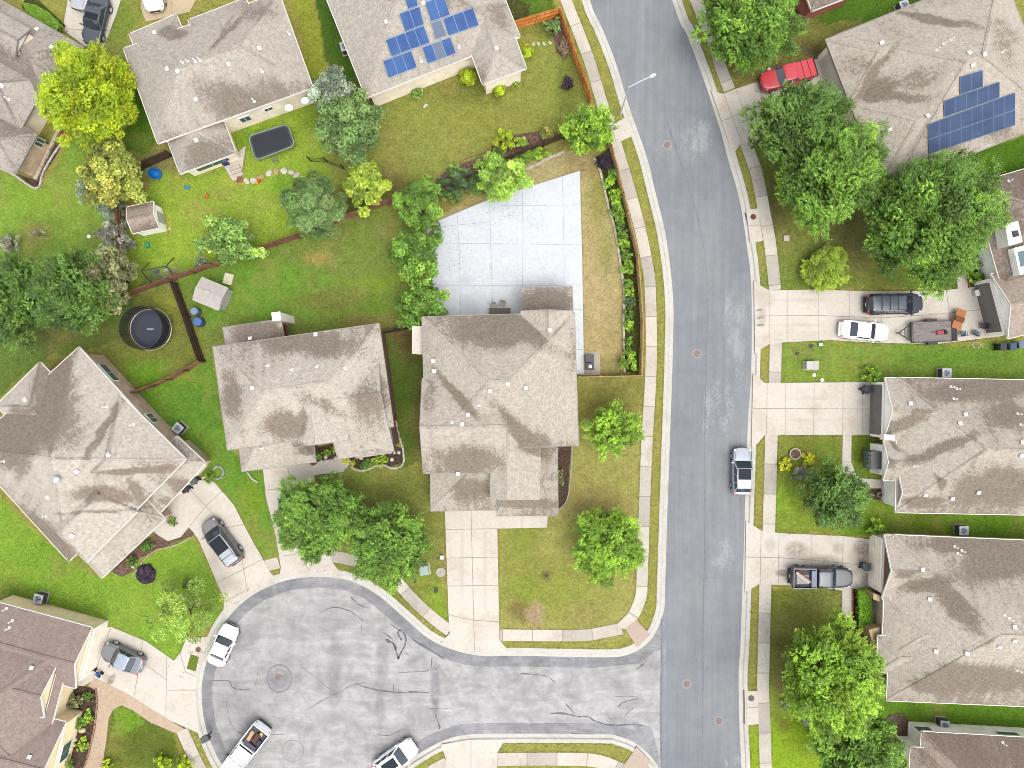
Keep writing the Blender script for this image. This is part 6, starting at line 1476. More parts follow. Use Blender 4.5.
# ================================================================== FENCES
def fence_mat(n, c): 
    g = NT(n); o = g.pos(); v = g.noise(g.mapping(o, (4, 4, .5)), 1.5, 5, .7); b = g.noise(o, .6, 4)
    c2 = g.mix(g.ramp(v, .3, .7), scalec(c, 1.15), scalec(c, 1.9)); g.base(g.mix(1, c2, g.ramp(b, .3, .7, .75, 1.15), 'MULTIPLY'), .85, .15); return g.m
FO = fence_mat('orange_cedar', C(226, 146, 80)); FT = fence_mat('tan_cedar', C(214, 178, 126)); FR = fence_mat('red_brown_wood', C(140, 102, 80)); FD = fence_mat('dark_weathered_wood', C(84, 66, 56)); FB = plain('black_iron', (.02, .02, .022), .5)
def fence(label, pts, mat, h=1.83, name='board_fence', style='board', group=None, inward=1):
    w = [P(*p) for p in pts]; c = w[len(w) // 2]
    t = thing(name, label, 'fence', c, 0, group)
    for a, b in zip(w[:-1], w[1:]):
        d = (b - a); L = d.length; u = d.normalized(); nn = Vector((-u.y, u.x, 0)) * inward; n = max(1, round(L / 2.4)); r = random.Random(int(L * 100))
        for i in range(n):
            p0, p1 = a + d * (i / n), a + d * ((i + 1) / n); m = MB(); k = max(1, int((p1 - p0).length / .15)); dd = (p1 - p0)
            if style == 'board':
                for j in range(k):
                    q = p0 + dd * ((j + .5) / k); hh = h + r.uniform(-.025, .02)
                    m.box((q.x - c.x, q.y - c.y, .03), dd.length / k - .012, .022, hh, u)
                for z in (.3, .95, 1.55): q = (p0 + p1) / 2 + nn * .035; m.box((q.x - c.x, q.y - c.y, z), dd.length, .04, .09, u)
                m.build('fence_panel', mat, t)
            else:
                for j in range(k): q = p0 + dd * ((j + .5) / k); m.bar((q.x - c.x, q.y - c.y, .1), (q.x - c.x, q.y - c.y, h), .014, 5)
                for z in (.25, h - .12): q = (p0 + p1) / 2; m.box((q.x - c.x, q.y - c.y, z), dd.length, .03, .04, u)
                m.build('railing', mat, t)
            m = MB(); q = p0 + nn * .08; m.box((q.x - c.x, q.y - c.y, -.1), .09, .09, h + .06 + .1, u); m.build('post', mat, t)
        q = b + nn * .08; m = MB(); m.box((q.x - c.x, q.y - c.y, -.1), .09, .09, h + .16, u); m.build('post', mat, t)
    return t
fence('orange cedar fence with a corner around the grey-green shrub by the pavement', [(513, 30.5), (559, 17), (575, 62), (590, 104)], FO, inward=-1)
fence('tan cedar fence along the strip bed beside the pavement, turning at the gravel pad', [(598, 120), (609, 146), (622, 197), (635.5, 256), (640.5, 323), (639, 376), (578, 377.5)], FT, 1.7, inward=-1)
fence('dark brown board fence running behind the brown planting bed', [(598, 120), (564, 138.5), (522, 155), (470, 180), (424, 200)], FD, 1.7)
fence('red-brown fence behind the round grey-green tree and the flowering tree', [(420, 193), (365, 213), (332, 225), (301, 238), (254, 253)], FR)
fence('brown fence between the swing set and the plastic shed', [(254, 253), (218, 266), (175, 280)], FR)
fence('blackened fence between the plastic shed and the round trampoline', [(178, 284), (190, 317), (205, 361)], FD)
fence('rusty-brown fence at the lower edge of the trampoline lawn', [(205, 361.5), (173, 379), (138, 393)], FR, 1.6)
fence('red-brown slatted fence along the overgrown shrubs by the swing set', [(124.5, 207), (126.5, 245), (128, 296)], FR, 1.9)
fence('short rusty fence behind the round trampoline meeting the slatted fence', [(128, 297), (150, 289), (174, 281)], FR, 1.7)
fence('dark timber fence between the cream-sided house and the blue tub', [(135, 174), (153, 165), (173, 156.5)], FD, 1.6)
fence('black iron railing near the stepping stones and sage tree', [(311, 162), (327, 163), (344, 170)], FB, 1.5, 'iron_railing', 'iron')
fence('short dark fence bridging the gap between the two middle houses', [(384, 333.5), (398, 331), (413, 328)], FD, 1.7)
fence('low brown fence beside the diagonal tan-brick house corner', [(134, 394), (146, 389.5), (160, 385)], FR, 1.5)
# ================================================================== KERBSIDE AND YARD THINGS
wp = plain('white_painted_steel', C(238, 238, 236), .4, var=.06); steel = plain('galvanised_steel', C(190, 194, 196), .4, .5, .5); gyp = plain('grey_plastic', C(140, 144, 148), .5); blk = plain('black_plastic', (.022, .023, .026), .45, var=.3)
def prop(name, label, cat, mb_parts, px, py, h=0, rz=0, z=0, group=None):
    """thing with parts [(part name, MB in local coords, material)]"""
    q = P(px, py, h); t = thing(name, label, cat, (q.x, q.y, z), rz, group)
    for n, m, mat in mb_parts: m.build(n, mat, t)
    return t
# street lamp
b = P(620, 114.6); e1 = P(629, 87, 6.7); e2 = P(650, 76.5, 7.3)
t = thing('street_lamp', 'slim pale street lamp arching over the street', 'street lamp', (b.x, b.y, .0))
m = MB(); m.bar((0, 0, 0), (0, 0, .5), .14, 10, .10); m.bar((0, 0, .5), (e1.x - b.x, e1.y - b.y, 6.7), .085, 10, .06); m.build('pole', wp, t)
m = MB(); a_ = Vector((e1.x - b.x, e1.y - b.y, 6.68)); z_ = Vector((e2.x - b.x, e2.y - b.y, 7.2)); m.bar(a_, a_.lerp(z_, .6) + UP * .1, .05, 8, .045); m.bar(a_.lerp(z_, .6) + UP * .1, z_, .045, 8, .04); m.build('arm', wp, t)
m = MB(); d = (z_ - a_).normalized(); s_ = z_ - d * .1
for (x0, r0), (x1, r1) in zip([(0, .05), (.12, .15), (.42, .2), (.62, .12)], [(.12, .15), (.42, .2), (.62, .12), (.7, .03)]): m.bar(s_ + d * x0, s_ + d * x1, r0, 12, r1)
m.build('lamp_head', wp, t)
m = MB(); q = s_ + d * .35 - UP * .15; m.bar(q, q - UP * .08, .12, 12, .09); m.build('lens', plain('lamp_lens', C(220, 222, 220), .2), t)
# manholes and covers
red = plain('rust_iron', C(160, 136, 130), .8, var=.25); iron = plain('cast_iron', C(120, 110, 104), .7, var=.25); lt = plain('pale_ring', C(176, 172, 171), .8)
def manhole(label, px, py, r, z, mat, ring=True, name='manhole_cover'):
    q = P(px, py); t = thing(name, label, 'manhole cover', (q.x, q.y, z))
    if ring: m = MB(); m.bar((0, 0, -.02), (0, 0, .006), r + .14, 24); m.build('ring', lt, t)
    m = MB(); m.bar((0, 0, -.02), (0, 0, .014), r, 24)
    for k in range(4): a = k * PI / 4; m.box((0, 0, .014), r * 1.7, .03, .006, (math.cos(a), math.sin(a)))
    m.build('lid', mat, t)
manhole('red-rimmed manhole cover in the upper street near the worn patch', 667.5, 144.5, .34, ROADZ + .006, red)
manhole('red manhole cover in the street beside the fenced strip corner', 697.5, 353.5, .34, ROADZ + .006, red)
manhole('red manhole cover in the street opposite the cul-de-sac mouth', 687, 684.5, .34, ROADZ + .006, red)
manhole('red manhole cover nearest the bottom of the street', 719.5, 721.5, .34, ROADZ + .006, red)
manhole('red manhole cover inside a dark ringed patch of the cul-de-sac', 277.5, 677.5, .32, ROADZ + .02, red, False)
manhole('dark red round lid in the drain apron above the long driveway', 753, 217, .28, .08, plain('dark_red_iron', C(128, 66, 62), .7), False)
manhole('grey-brown round lid in the drain apron by the bright lawn', 751, 698, .3, .08, iron, False)
manhole('brown round lid on the pavement by the parked white sedan', 198.5, 649.5, .26, .08, plain('brown_iron', C(132, 98, 82), .7), False)
manhole('pale round concrete cover on the lawn near the utility cabinet', 440.8, 572.3, .46, .02, plain('pale_concrete_lid', C(206, 200, 186), .9, var=.12), False)
m = MB()
for k in range(40):
    a0, a1 = 2 * PI * k / 40, 2 * PI * (k + 1) / 40; q = P(279, 679)
    for R_, W_ in ((1.15, .14), (.72, .05)):
        p = lambda a, r: (q.x + math.cos(a) * r, q.y + math.sin(a) * r * 1.12, ROADZ + .015); m.face([p(a0, R_), p(a0, R_ + W_), p(a1, R_ + W_), p(a1, R_)])
    q = P(292.5, 751.5)
    p = lambda a, r: (q.x + math.cos(a) * r, q.y + math.sin(a) * r, ROADZ + .015); m.face([p(a0, 1.05), p(a0, 1.11), p(a1, 1.11), p(a1, 1.05)])
struct(m.build('asphalt_patch_ring', plain('patch_ring', C(150, 149, 152), .9)))
# drain inlets: dark throat in the kerb
for (pts) in ([(745.5, 213), (748.5, 226), (750.3, 240)], [(743.8, 690), (744.2, 706), (744.2, 724)]):
    m = MB(); w = [P(*p) for p in pts]
    for a, b_ in zip(w[:-1], w[1:]): c_ = (a + b_) / 2; m.box((c_.x, c_.y, .005), (b_ - a).length, .12, .026, (b_ - a)); 
    struct(m.build('drain_inlet', plain('drain_dark', C(120, 104, 98), .8)))
# utility cabinets and small ground boxes
def cabinet(label, px, py, sx, sy, h, rz, col, pad=None, name='utility_cabinet'):
    parts = []
    if pad: m = MB(); m.box((0, 0, -.05), pad[0], pad[1], .12); parts.append(('pad', m, plain('pad_concrete', C(220, 212, 198), .9)))
    m = MB(); m.box((0, 0, .07), sx, sy, h); parts.append(('cabinet', m, plain('cab_' + label[:12], col, .45, var=.08)))
    m = MB(); m.box((0, 0, .07 + h), sx + .06, sy + .06, .05); parts.append(('lid', m, plain('cab_' + label[:12], col, .45, var=.08)))
    return prop(name, label, 'utility box', parts, px, py, .3, rz)
cabinet('pale green transformer cabinet on a concrete pad by the cul-de-sac lawn', 424.5, 569.5, .8, .85, .7, .15, C(172, 196, 180), (1.05, 1.15))
cabinet('pair-sized white utility cabinet on the lawn strip between two driveways', 808, 365.5, .55, .75, .6, 0, C(212, 212, 204), (.7, .9))
cabinet('beige utility cabinet standing right next to the white one on the lawn strip', 814.5, 365.5, .55, .85, .5, 0, C(206, 200, 188), (.7, .95))
cabinet('tiny white meter box on the lawn beside the middle driveway', 442, 557.5, .3, .32, .2, 0, C(238, 236, 228), name='meter_box')
cabinet('small white meter box on the lawn near the top kerb of the strip lawn', 821, 344.5, .3, .25, .15, 0, C(236, 232, 222), name='meter_box')
cabinet('flat cream valve box with dark hole on the lawn left of the round bush', 787, 238, .5, .5, .06, 0, C(226, 216, 196), name='valve_box')
cabinet('small grey pedestal box under the big feathery tree', 805, 722, .28, .5, .6, 0, C(186, 192, 192), name='pedestal_box')
for (px, py, lab, rx, ry) in [(415, 581, 'small dark oval lid on the lawn below the green transformer', .14, .2), (436, 590, 'longer dark oval lid on the lawn near the cul-de-sac', .22, .32), (797, 353.5, 'dark round lid on the strip lawn nearest the two utility cabinets', .2, .18), (811, 346, 'dark lid on the strip lawn beside the white sedan driveway', .24, .2), (546.5, 575.5, 'dark sprinkler lid on the middle front lawn', .16, .14)]:
    m = MB(); n = 14; m.prism([(math.cos(2 * PI * k / n) * rx, math.sin(2 * PI * k / n) * ry) for k in range(n)], -.05, .05); q = P(px, py); o = m.build('ground_lid', plain('dark_lid', C(82, 76, 68), .7)); o.location = (q.x, q.y, 0); tag(o, lab, 'ground lid')
for (px, py, lab) in [(814, 375, 'low white marker disc on the strip lawn below the cabinets'), (822, 380, 'white valve disc at the edge of the wide driveway'), (769, 69.5, 'white disc on the dry lawn nearest the red pickup'), (761, 65, 'small white disc under the silver shrub'), (799, 710, 'white disc beside the big feathery tree trunk'), (89, 236.5, 'white disc lying on the bright lawn')]:
    m = MB(); m.bar((0, 0, 0), (0, 0, .1), .2, 12, .16); q = P(px, py); o = m.build('marker_disc', ventm); o.location = (q.x, q.y, 0); tag(o, lab, 'marker disc')
# air conditioners
def ac(label, px, py, rz):
    p = []
    m = MB(); m.box((0, 0, -.05), 1.05, 1.05, .13); p.append(('pad', m, plain('ac_pad', C(196, 188, 176), .9)))
    m = MB(); m.box((0, 0, .08), .84, .84, .78); p.append(('casing', m, plain('ac_casing', C(98, 98, 100), .6, var=.15)))
    m = MB(); m.box((0, 0, .86), .9, .9, .07); p.append(('top_panel', m, plain('ac_top', C(224, 224, 224), .45)))
    m = MB(); m.bar((0, 0, .925), (0, 0, .936), .33, 20); p.append(('fan_grille', m, plain('ac_grille', C(170, 176, 192), .5)))
    m = MB()
    for k in range(3): a = k * 2 * PI / 3; m.box((math.cos(a) * .16, math.sin(a) * .16, .936), .26, .12, .012, (math.cos(a + .4), math.sin(a + .4)))
    p.append(('fan_blade', m, plain('ac_blade', C(92, 100, 124), .5)))
    return prop('air_conditioner', label, 'air conditioner', p, px, py, .6, math.radians(rz), group='outdoor air conditioner units')
ac('air conditioner unit against the speckled solar roof house', 345.5, 47.5, 15); ac('air conditioner unit beside the diagonal tan-brick house', 179, 428, -42); ac('air conditioner unit behind the brown-shingled house', 40, 598, -14)
ac('air conditioner unit in the gap above the cream-garage house', 962, 530, 0); ac('air conditioner unit at the strip lawn above the three-gabled house', 945, 373, 0); ac('air conditioner unit above the stepped solar roof at the top edge', 903, 6.5, 20)
ac('air conditioner unit by the wall of the house with the white north wall', 943, 724, -4)
# bins
def bin_(label, px, py, rz, col, lid=None, name='wheelie_bin'):
    p = []; mt = plain('bin_' + str(col), col, .5, var=.2); ml = plain('lid_' + str(lid or col), lid or col, .45, var=.2)
    m = MB(); lo = [(-.24, -.27), (.24, -.27), (.24, .27), (-.24, .27)]; hi = [(-.30, -.34), (.32, -.34), (.32, .34), (-.30, .34)]
    for i in range(4): j = (i + 1) % 4; m.face([(*lo[i], .1), (*lo[j], .1), (*hi[j], 1.0), (*hi[i], 1.0)])
    m.face([(*q, .1) for q in lo][::-1]); p.append(('tub', m, mt))
    m = MB(); m.box((.02, 0, 1.0), .70, .74, .05); m.box((.03, 0, 1.05), .55, .58, .05); p.append(('lid', m, ml))
    m = MB(); m.bar((-.38, -.27, .98), (-.38, .27, .98), .025, 6); m.bar((-.38, -.27, .98), (-.28, -.27, .9), .02, 5); m.bar((-.38, .27, .98), (-.28, .27, .9), .02, 5); p.append(('handle', m, mt))
    for s in (-1, 1): m = MB(); m.bar((-.26, s * .26, .12), (-.26, s * .33, .12), .12, 12); p.append(('wheel', m, tyrem))
    return prop(name, label, 'bin', p, px, py, .7, math.radians(rz), .03)
bin_('dark green-lidded bin on the driveway end, nearer the house corner', 194.5, 480, 130, (.03, .04, .035), (.05, .075, .055)); bin_('black bin next to the green-lidded bin', 186, 488.5, 130, (.022, .022, .03))
bin_('black bin beside the charcoal garage, nearest the folding chairs', 1000.5, 347, 0, (.012, .012, .014)); bin_('navy bin next to the black bin by the charcoal garage', 1010.5, 346.5, 5, C(68, 82, 112)); bin_('pale-topped navy bin at the right edge', 1019.5, 344.5, 10, C(58, 72, 104), C(120, 134, 160))
bin_('tilted black bin at the three-gabled house garage', 866, 389.5, 40, (.02, .022, .03)); bin_('black bin on the stained concrete in front of the cream garage', 865, 566, 90, (.03, .034, .04))
def barrel(label, px, py, col, r, h):
    m = MB(); m.bar((0, 0, .02), (0, 0, h * .5), r * .92, 18, r); m.bar((0, 0, h * .5), (0, 0, h), r, 18, r * .92); m2 = MB(); m2.bar((0, 0, h), (0, 0, h + .05), r * .85, 18, r * .75)
    prop('rain_barrel', label, 'barrel', [('drum', m, plain('drum' + str(px), col, .45, var=.2)), ('lid', m2, plain('drumlid' + str(px), scalec(col, 1.6), .4))], px, py, .5)
barrel('grey-blue barrel by the blackened fence, next to the plastic shed', 196, 311.5, C(118, 132, 156), .42, .95); barrel('larger blue barrel by the blackened fence, below the grey one', 199, 322, C(70, 98, 150), .5, .9)
# mailbox cluster at kerb
m = MB(); m.box((0, 0, 0), .1, .1, 1.05); m2 = MB(); m2.box((0, 0, 1.05), .75, .5, .55); m3 = MB(); m3.box((0, 0, 1.6), .8, .56, .05); m4 = MB()
for k in range(4): m4.box((-.27 + k * .18, -.26, 1.1), .16, .03, .44)
prop('mailbox', 'dark grey mailbox on a post at the cul-de-sac kerb', 'mailbox', [('post', m, blk), ('box', m2, plain('mail_grey', C(78, 82, 88), .45)), ('roof', m3, plain('mail_roof', C(92, 96, 102), .4)), ('door', m4, plain('mail_door', C(112, 114, 118), .4))], 205.5, 738.5, 1.4, .45)
# trampolines
net = (lambda g: None)(0)
def netm():
    g = NT('safety_net'); g.base((.012, .013, .016), .8, .1)
    tr = g.n('ShaderNodeBsdfTransparent'); mx = g.n('ShaderNodeMixShader'); mx.inputs[0].default_value = .72
    g.t.links.new(tr.outputs[0], mx.inputs[1]); g.t.links.new(g.bs.outputs[0], mx.inputs[2]); g.t.links.new(mx.outputs[0], g.out.inputs[0]); return g.m
NET = netm(); matm = plain('jump_mat', C(66, 72, 84), .7, var=.08); matd = plain('dark_jump_mat', C(50, 54, 62), .7, var=.12); padm = plain('spring_pad', C(52, 58, 76), .6, var=.15); tube = plain('frame_tube', C(202, 192, 166), .35, .5, .3)
def ringtube(m, R, z, r, n=40, pts=None):
    p = pts or [(math.cos(2 * PI * k / n) * R, math.sin(2 * PI * k / n) * R, z) for k in range(n)]
    for i in range(len(p)): m.bar(p[i], p[(i + 1) % len(p)], r, 6, cap=False)
q = P(150, 329, .85); t = thing('round_trampoline', 'round trampoline with blue-grey mat and black safety net', 'trampoline', (q.x, q.y, 0))
m = MB(); ringtube(m, 2.12, .86, .05); ringtube(m, 1.94, .88, .04); m.build('rim', tube, t)
m = MB(); m.bar((0, 0, .80), (0, 0, .82), 1.48, 48); m.build('mat', matm, t)
m = MB(); n = 48
for k in range(n):
    a0, a1 = 2 * PI * k / n, 2 * PI * (k + 1) / n; p = lambda a, r, z: (math.cos(a) * r, math.sin(a) * r, z); m.face([p(a0, 1.46, .835), p(a0, 1.92, .86), p(a1, 1.92, .86), p(a1, 1.46, .835)])
m.build('spring_pad', padm, t)
m = MB(); n = 48
for k in range(n):
    a0, a1 = 2 * PI * k / n, 2 * PI * (k + 1) / n; m.face([p(a0, 2.0, .9), p(a1, 2.0, .9), p(a1, 2.06, 2.7), p(a0, 2.06, 2.7)])
m.build('safety_net', NET, t)
m = MB(); ringtube(m, 2.07, 2.7, .03); m.build('net_ring', blk, t)
for k in range(6):
    a = 2 * PI * k / 6 + .3; m = MB(); m.bar((math.cos(a) * 2.14, math.sin(a) * 2.14, .3), (math.cos(a) * 2.08, math.sin(a) * 2.08, 2.75), .03, 6); m.build('net_pole', blk, t)
    m = MB(); m.bar((math.cos(a) * 2.0, math.sin(a) * 2.0, .84), (math.cos(a) * 1.95, math.sin(a) * 1.95, .0), .03, 6); m.build('leg', tube, t)
m = MB()
for k, ch in enumerate((.09, .07, .05, .07, .09, .06, .08)): m.box((-.28 + k * .095, 0, .822), ch, .11, .004)
m.build('mat_print', plain('white_print', C(226, 228, 230), .7), t)
c4 = [P(*p, .9) for p in ((248, 136), (287.5, 123.5), (295, 145.5), (255.5, 160.5))]; c = sum(c4, Vector()) / 4
t = thing('rectangular_trampoline', 'rounded rectangular dark trampoline with pale frame and ladder', 'trampoline', (c.x, c.y, 0))
def rrect(c4, c, inset, rad, n=6):
    out = []
    for i in range(4):
        a, b, d = c4[i - 1], c4[i], c4[(i + 1) % 4]; u = (a - b).normalized(); v = (d - b).normalized(); b2 = b + (u + v) * inset
        A, B = b2 + u * rad, b2 + v * rad
        for k in range(n + 1): s = k / n; out.append(tuple(((1 - s) ** 2 * A + 2 * s * (1 - s) * b2 + s * s * B - c)))
    return out
pts = [(x, y, .9) for x, y, z in rrect(c4, c, .0, .6)]; m = MB(); ringtube(m, 0, 0, .055, pts=pts); m.build('rim', plain('pale_green_tube', C(176, 188, 178), .4, .4, .2), t)
pts = [(x, y, .87) for x, y, z in rrect(c4, c, .08, .55)]; m = MB(); m.prism([(x, y) for x, y, z in pts][::-1], .84, .87); m.build('spring_pad', plain('dark_pad', C(70, 82, 92), .6), t)
pts = [(x, y, .87) for x, y, z in rrect(c4, c, .22, .45)]; m = MB(); m.prism([(x, y) for x, y, z in pts][::-1], .85, .885); m.build('mat', matd, t)
for v in c4:
    v = v - c; v.z = 0; v *= .88; m = MB(); m.bar((v.x, v.y, 0), (v.x, v.y, .9), .035, 6); m.build('leg', tube, t)
    m = MB(); e = v * 1.06; m.bar((v.x, v.y, .9), (e.x, e.y, 2.3), .025, 6); m.build('net_pole', steel, t)
la = P(272.5, 156, .9) - c; lb = P(276.5, 163) - c; u = (lb - la); u.z = 0; u.normalize(); s_ = Vector((-u.y, u.x, 0)) * .24; m = MB()
for sg in (-1, 1): m.bar((la.x + s_.x * sg, la.y + s_.y * sg, .85), (lb.x + s_.x * sg, lb.y + s_.y * sg, .02), .03, 6)
for k in (.25, .5, .75): q = la.lerp(lb, k); q.z = .85 * (1 - k); m.bar((q.x - s_.x, q.y - s_.y, q.z), (q.x + s_.x, q.y + s_.y, q.z), .03, 6)
m.build('ladder', steel, t)
# swing set
a = P(141, 271, 2.0); b = P(166, 266, 2.0); c = (a + b) / 2; t = thing('swing_set', 'dark A-frame swing set with two hanging seats by the fence corner', 'swing set', (c.x, c.y, 0)); d = (b - a).normalized(); s_ = Vector((-d.y, d.x, 0)); A = a - c; B = b - c
for e in (A, B):
    for sg in (-1, 1): m = MB(); m.bar((e.x, e.y, 2.0), (e.x + s_.x * sg * 1.15, e.y + s_.y * sg * 1.15, 0), .045, 7); m.build('leg', blk, t)
m = MB(); m.bar((A.x, A.y, 2.0), (B.x, B.y, 2.0), .05, 8); m.build('top_bar', blk, t)
for f, colr in ((.3, C(70, 96, 150)), (.72, C(180, 176, 170))):
    q = A.lerp(B, f); m = MB()
    for sg in (-1, 1): m.bar((q.x + d.x * .25 * sg, q.y + d.y * .25 * sg, 2.0), (q.x + d.x * .25 * sg, q.y + d.y * .25 * sg, .5), .012, 5)
    sw = m.build('swing_chain', steel, t); m = MB(); m.box((q.x, q.y, .47), .5, .3, .05, d); m.build('swing_seat', plain('seat' + str(f), colr, .5), t)
# toys, stones, small yard things
def blob(name, label, cat, px, py, rx, ry, h, col, rz=0, seed=1, rough=.7, group=None, z=0.0):
    """rounded stone or toy: a lumpy flattened icosphere"""
    bm = bmesh.new(); bmesh.ops.create_icosphere(bm, subdivisions=3, radius=1); r = random.Random(seed); ph = [r.uniform(0, 6) for _ in range(4)]
    for v in bm.verts:
        k = 1 + .09 * math.sin(3 * v.co.x + ph[0]) + .08 * math.sin(4 * v.co.y + ph[1]) + .06 * math.sin(5 * v.co.z + ph[2]); v.co = Vector((v.co.x * rx * k, v.co.y * ry * k, v.co.z * h * k + h * .55))
    me = bpy.data.meshes.new(name); bm.to_mesh(me); bm.free(); me.polygons.foreach_set('use_smooth', [True] * len(me.polygons)); me.materials.append(plain('st_' + str(col), col, rough, var=.2, sc=5))
    o = bpy.data.objects.new(name, me); COL.objects.link(o); q = P(px, py); o.location = (q.x, q.y, z); o.rotation_euler = (0, 0, math.radians(rz)); return tag(o, label, cat, group)
stones = [(239.5, 179.5, 'reddish flat stepping stone nearest the porch steps', C(160, 96, 72)), (246.5, 181.5, 'pale stepping stone second from the porch steps', C(224, 216, 196)), (253.5, 181, 'pale stepping stone beside the red toy', C(222, 214, 194)), (261, 177, 'orange-tan stepping stone after the red toy', C(214, 160, 116)), (269, 173.5, 'large white stepping stone midway along the curve', C(232, 228, 216)), (276, 172, 'tan stepping stone between two white ones', C(212, 170, 130)), (284, 171, 'white upright-oval stepping stone', C(228, 224, 210)), (291, 172.5, 'cream stepping stone second from the round tree', C(222, 214, 188)), (296.5, 175, 'last cream stepping stone before the round tree', C(214, 204, 176))]
for i, (px, py, lab, col) in enumerate(stones): blob('stepping_stone', lab, 'stepping stone', px, py, .3, .34, .09, col, i * 37, i, group='stepping stones curving across the lawn')
for i, (px, py, lab) in enumerate([(533.5, 44.5, 'white paver nearest the lime globe by the orange fence'), (538.5, 44, 'second white paver from the lime globe'), (544, 44, 'third white paver from the lime globe'), (550, 43, 'white paver farthest from the lime globe')]):
    q = P(px, py); m = MB(); m.box((0, 0, -.03), .22, .36, .09); o = m.build('paver', plain('white_paver', C(226, 222, 200), .8)); o.location = (q.x, q.y, 0); o.rotation_euler = (0, 0, .3 * i); tag(o, lab, 'paver', 'row of pavers by the orange fence')
blob('toy_ball', 'small orange ball on the bright lawn', 'ball', 207, 196, .2, .2, .16, C(232, 120, 52)); blob('toy_ball', 'teal ball on the lawn near the swing set', 'ball', 148, 245, .26, .26, .24, C(64, 170, 140)); blob('toy_ball', 'tiny white ball on the lawn below the small shed', 'ball', 170, 229, .13, .13, .12, C(240, 240, 236))
m = MB(); m.box((0, 0, .02), .5, .3, .12); m.box((.12, 0, .14), .2, .26, .12); m2 = MB(); m2.bar((-.15, -.2, .1), (-.15, .2, .1), .1, 10)
prop('toy_car', 'red and yellow toy lying among the stepping stones', 'toy', [('body', m, plain('toy_red', C(224, 84, 50), .4)), ('wheel', m2, plain('toy_yellow', C(240, 210, 60), .4))], 258.5, 182, 0, .5)
m = MB(); m.prism([(-.3, -.15), (.2, -.2), (.35, .1), (0, .2), (-.32, .1)], 0, .1); prop('toy_shovel', 'flat blue toy lying on the bright lawn below the porch', 'toy', [('blade', m, plain('toy_blue', C(70, 150, 190), .4))], 187.5, 187.5)
m = MB(); n = 16
for k in range(n):
    a0, a1 = 2 * PI * k / n, 2 * PI * (k + 1) / n; f = lambda a, r, z: (math.cos(a) * r * 1.15, math.sin(a) * r * .85, z)
    m.face([f(a0, .52, 0), f(a1, .52, 0), f(a1, .64, .42), f(a0, .64, .42)]); m.face([f(a0, .64, .42), f(a1, .64, .42), f(a1, .56, .42), f(a0, .56, .42)]); m.face([f(a1, .5, .1), f(a0, .5, .1), f(a0, .56, .42), f(a1, .56, .42)]); m.face([(0, 0, .1), f(a0, .5, .1), f(a1, .5, .1)])
m2 = MB(); m2.box((.1, .05, .12), .55, .4, .06, (1, .4))
prop('plastic_tub', 'bright blue plastic tub beside the small white shed', 'tub', [('tub', m, plain('tub_blue', C(36, 128, 222), .35)), ('water', m2, plain('tub_lid', C(60, 150, 235), .3))], 155.5, 174, .2, -.4)
m = MB(); m.box((0, 0, 0), .85, 1.5, .12); m2 = MB(); m2.box((0, 0, .12), .72, 1.36, .02)
prop('raised_bed', 'brown timber bed box on the lawn under the small shed', 'planter box', [('frame', m, wood('box_timber', C(128, 100, 76))), ('soil', m2, mbrown)], 157, 221, 0, .06)
m = MB(); m.box((0, 0, .3), .7, .45, .06); m2 = MB()
for x in (-.3, .3):
    for y in (-.18, .18): m2.box((x, y, 0), .05, .05, .3)
prop('garden_bench', 'small orange-brown bench leaning at the small shed wall', 'bench', [('seat', m, wood('orange_timber', C(226, 160, 98))), ('leg', m2, wood('orange_timber2', C(180, 120, 76)))], 155, 212.5, .3, -.7)
m = MB(); m.prism([(-.6, -.12), (.6, -.2), (.62, 0), (-.55, .14)], .0, .5); prop('plywood_sheet', 'bent pale plywood sheet leaning by the red-brown fence and small shed', 'board', [('board', m, wood('ply', C(226, 192, 140)))], 133, 212, .3, -.75)
m = MB(); m.box((0, 0, 0), .8, 1.0, .35); m2 = MB(); m2.box((0, 0, .35), .9, 1.1, .05); prop('storage_box', 'cream storage box beside the gabled plastic shed', 'storage box', [('box', m, plain('cream_plastic', C(226, 218, 180), .5)), ('lid', m2, plain('cream_lid', C(238, 232, 196), .45))], 228.5, 279, .3, -.25)
m = MB(); m.box((0, 0, 0), .9, .9, .6); m2 = MB(); m2.box((0, 0, .6), .96, .96, .06); prop('storage_box', 'rust-brown box at the corner of the speckled solar house', 'storage box', [('box', m, plain('rust_box', C(170, 92, 54), .6)), ('lid', m2, plain('rust_lid', C(190, 106, 62), .55))], 369, 92.5, .4, .3)
m = MB(); m.box((0, 0, 0), .55, .5, .7); m2 = MB(); m2.box((0, 0, .7), .6, .55, .06); prop('storage_box', 'dark blue box at the end of the screened porch', 'storage box', [('box', m, plain('navy_box', C(36, 52, 130), .5)), ('lid', m2, plain('navy_lid', C(44, 62, 150), .45))], 224.5, 161.5, .6, .36)
# porch steps of the cream-sided house
m = MB()
for k in range(3): m.box((0, -k * .35, 0), 1.1, .34, .36 - k * .12)
o = prop('porch_steps', 'pale steps leading from the screened porch to the stones', 'steps', [('step', m, plain('step_concrete', C(222, 208, 192), .85))], 235, 168, .2, .35)
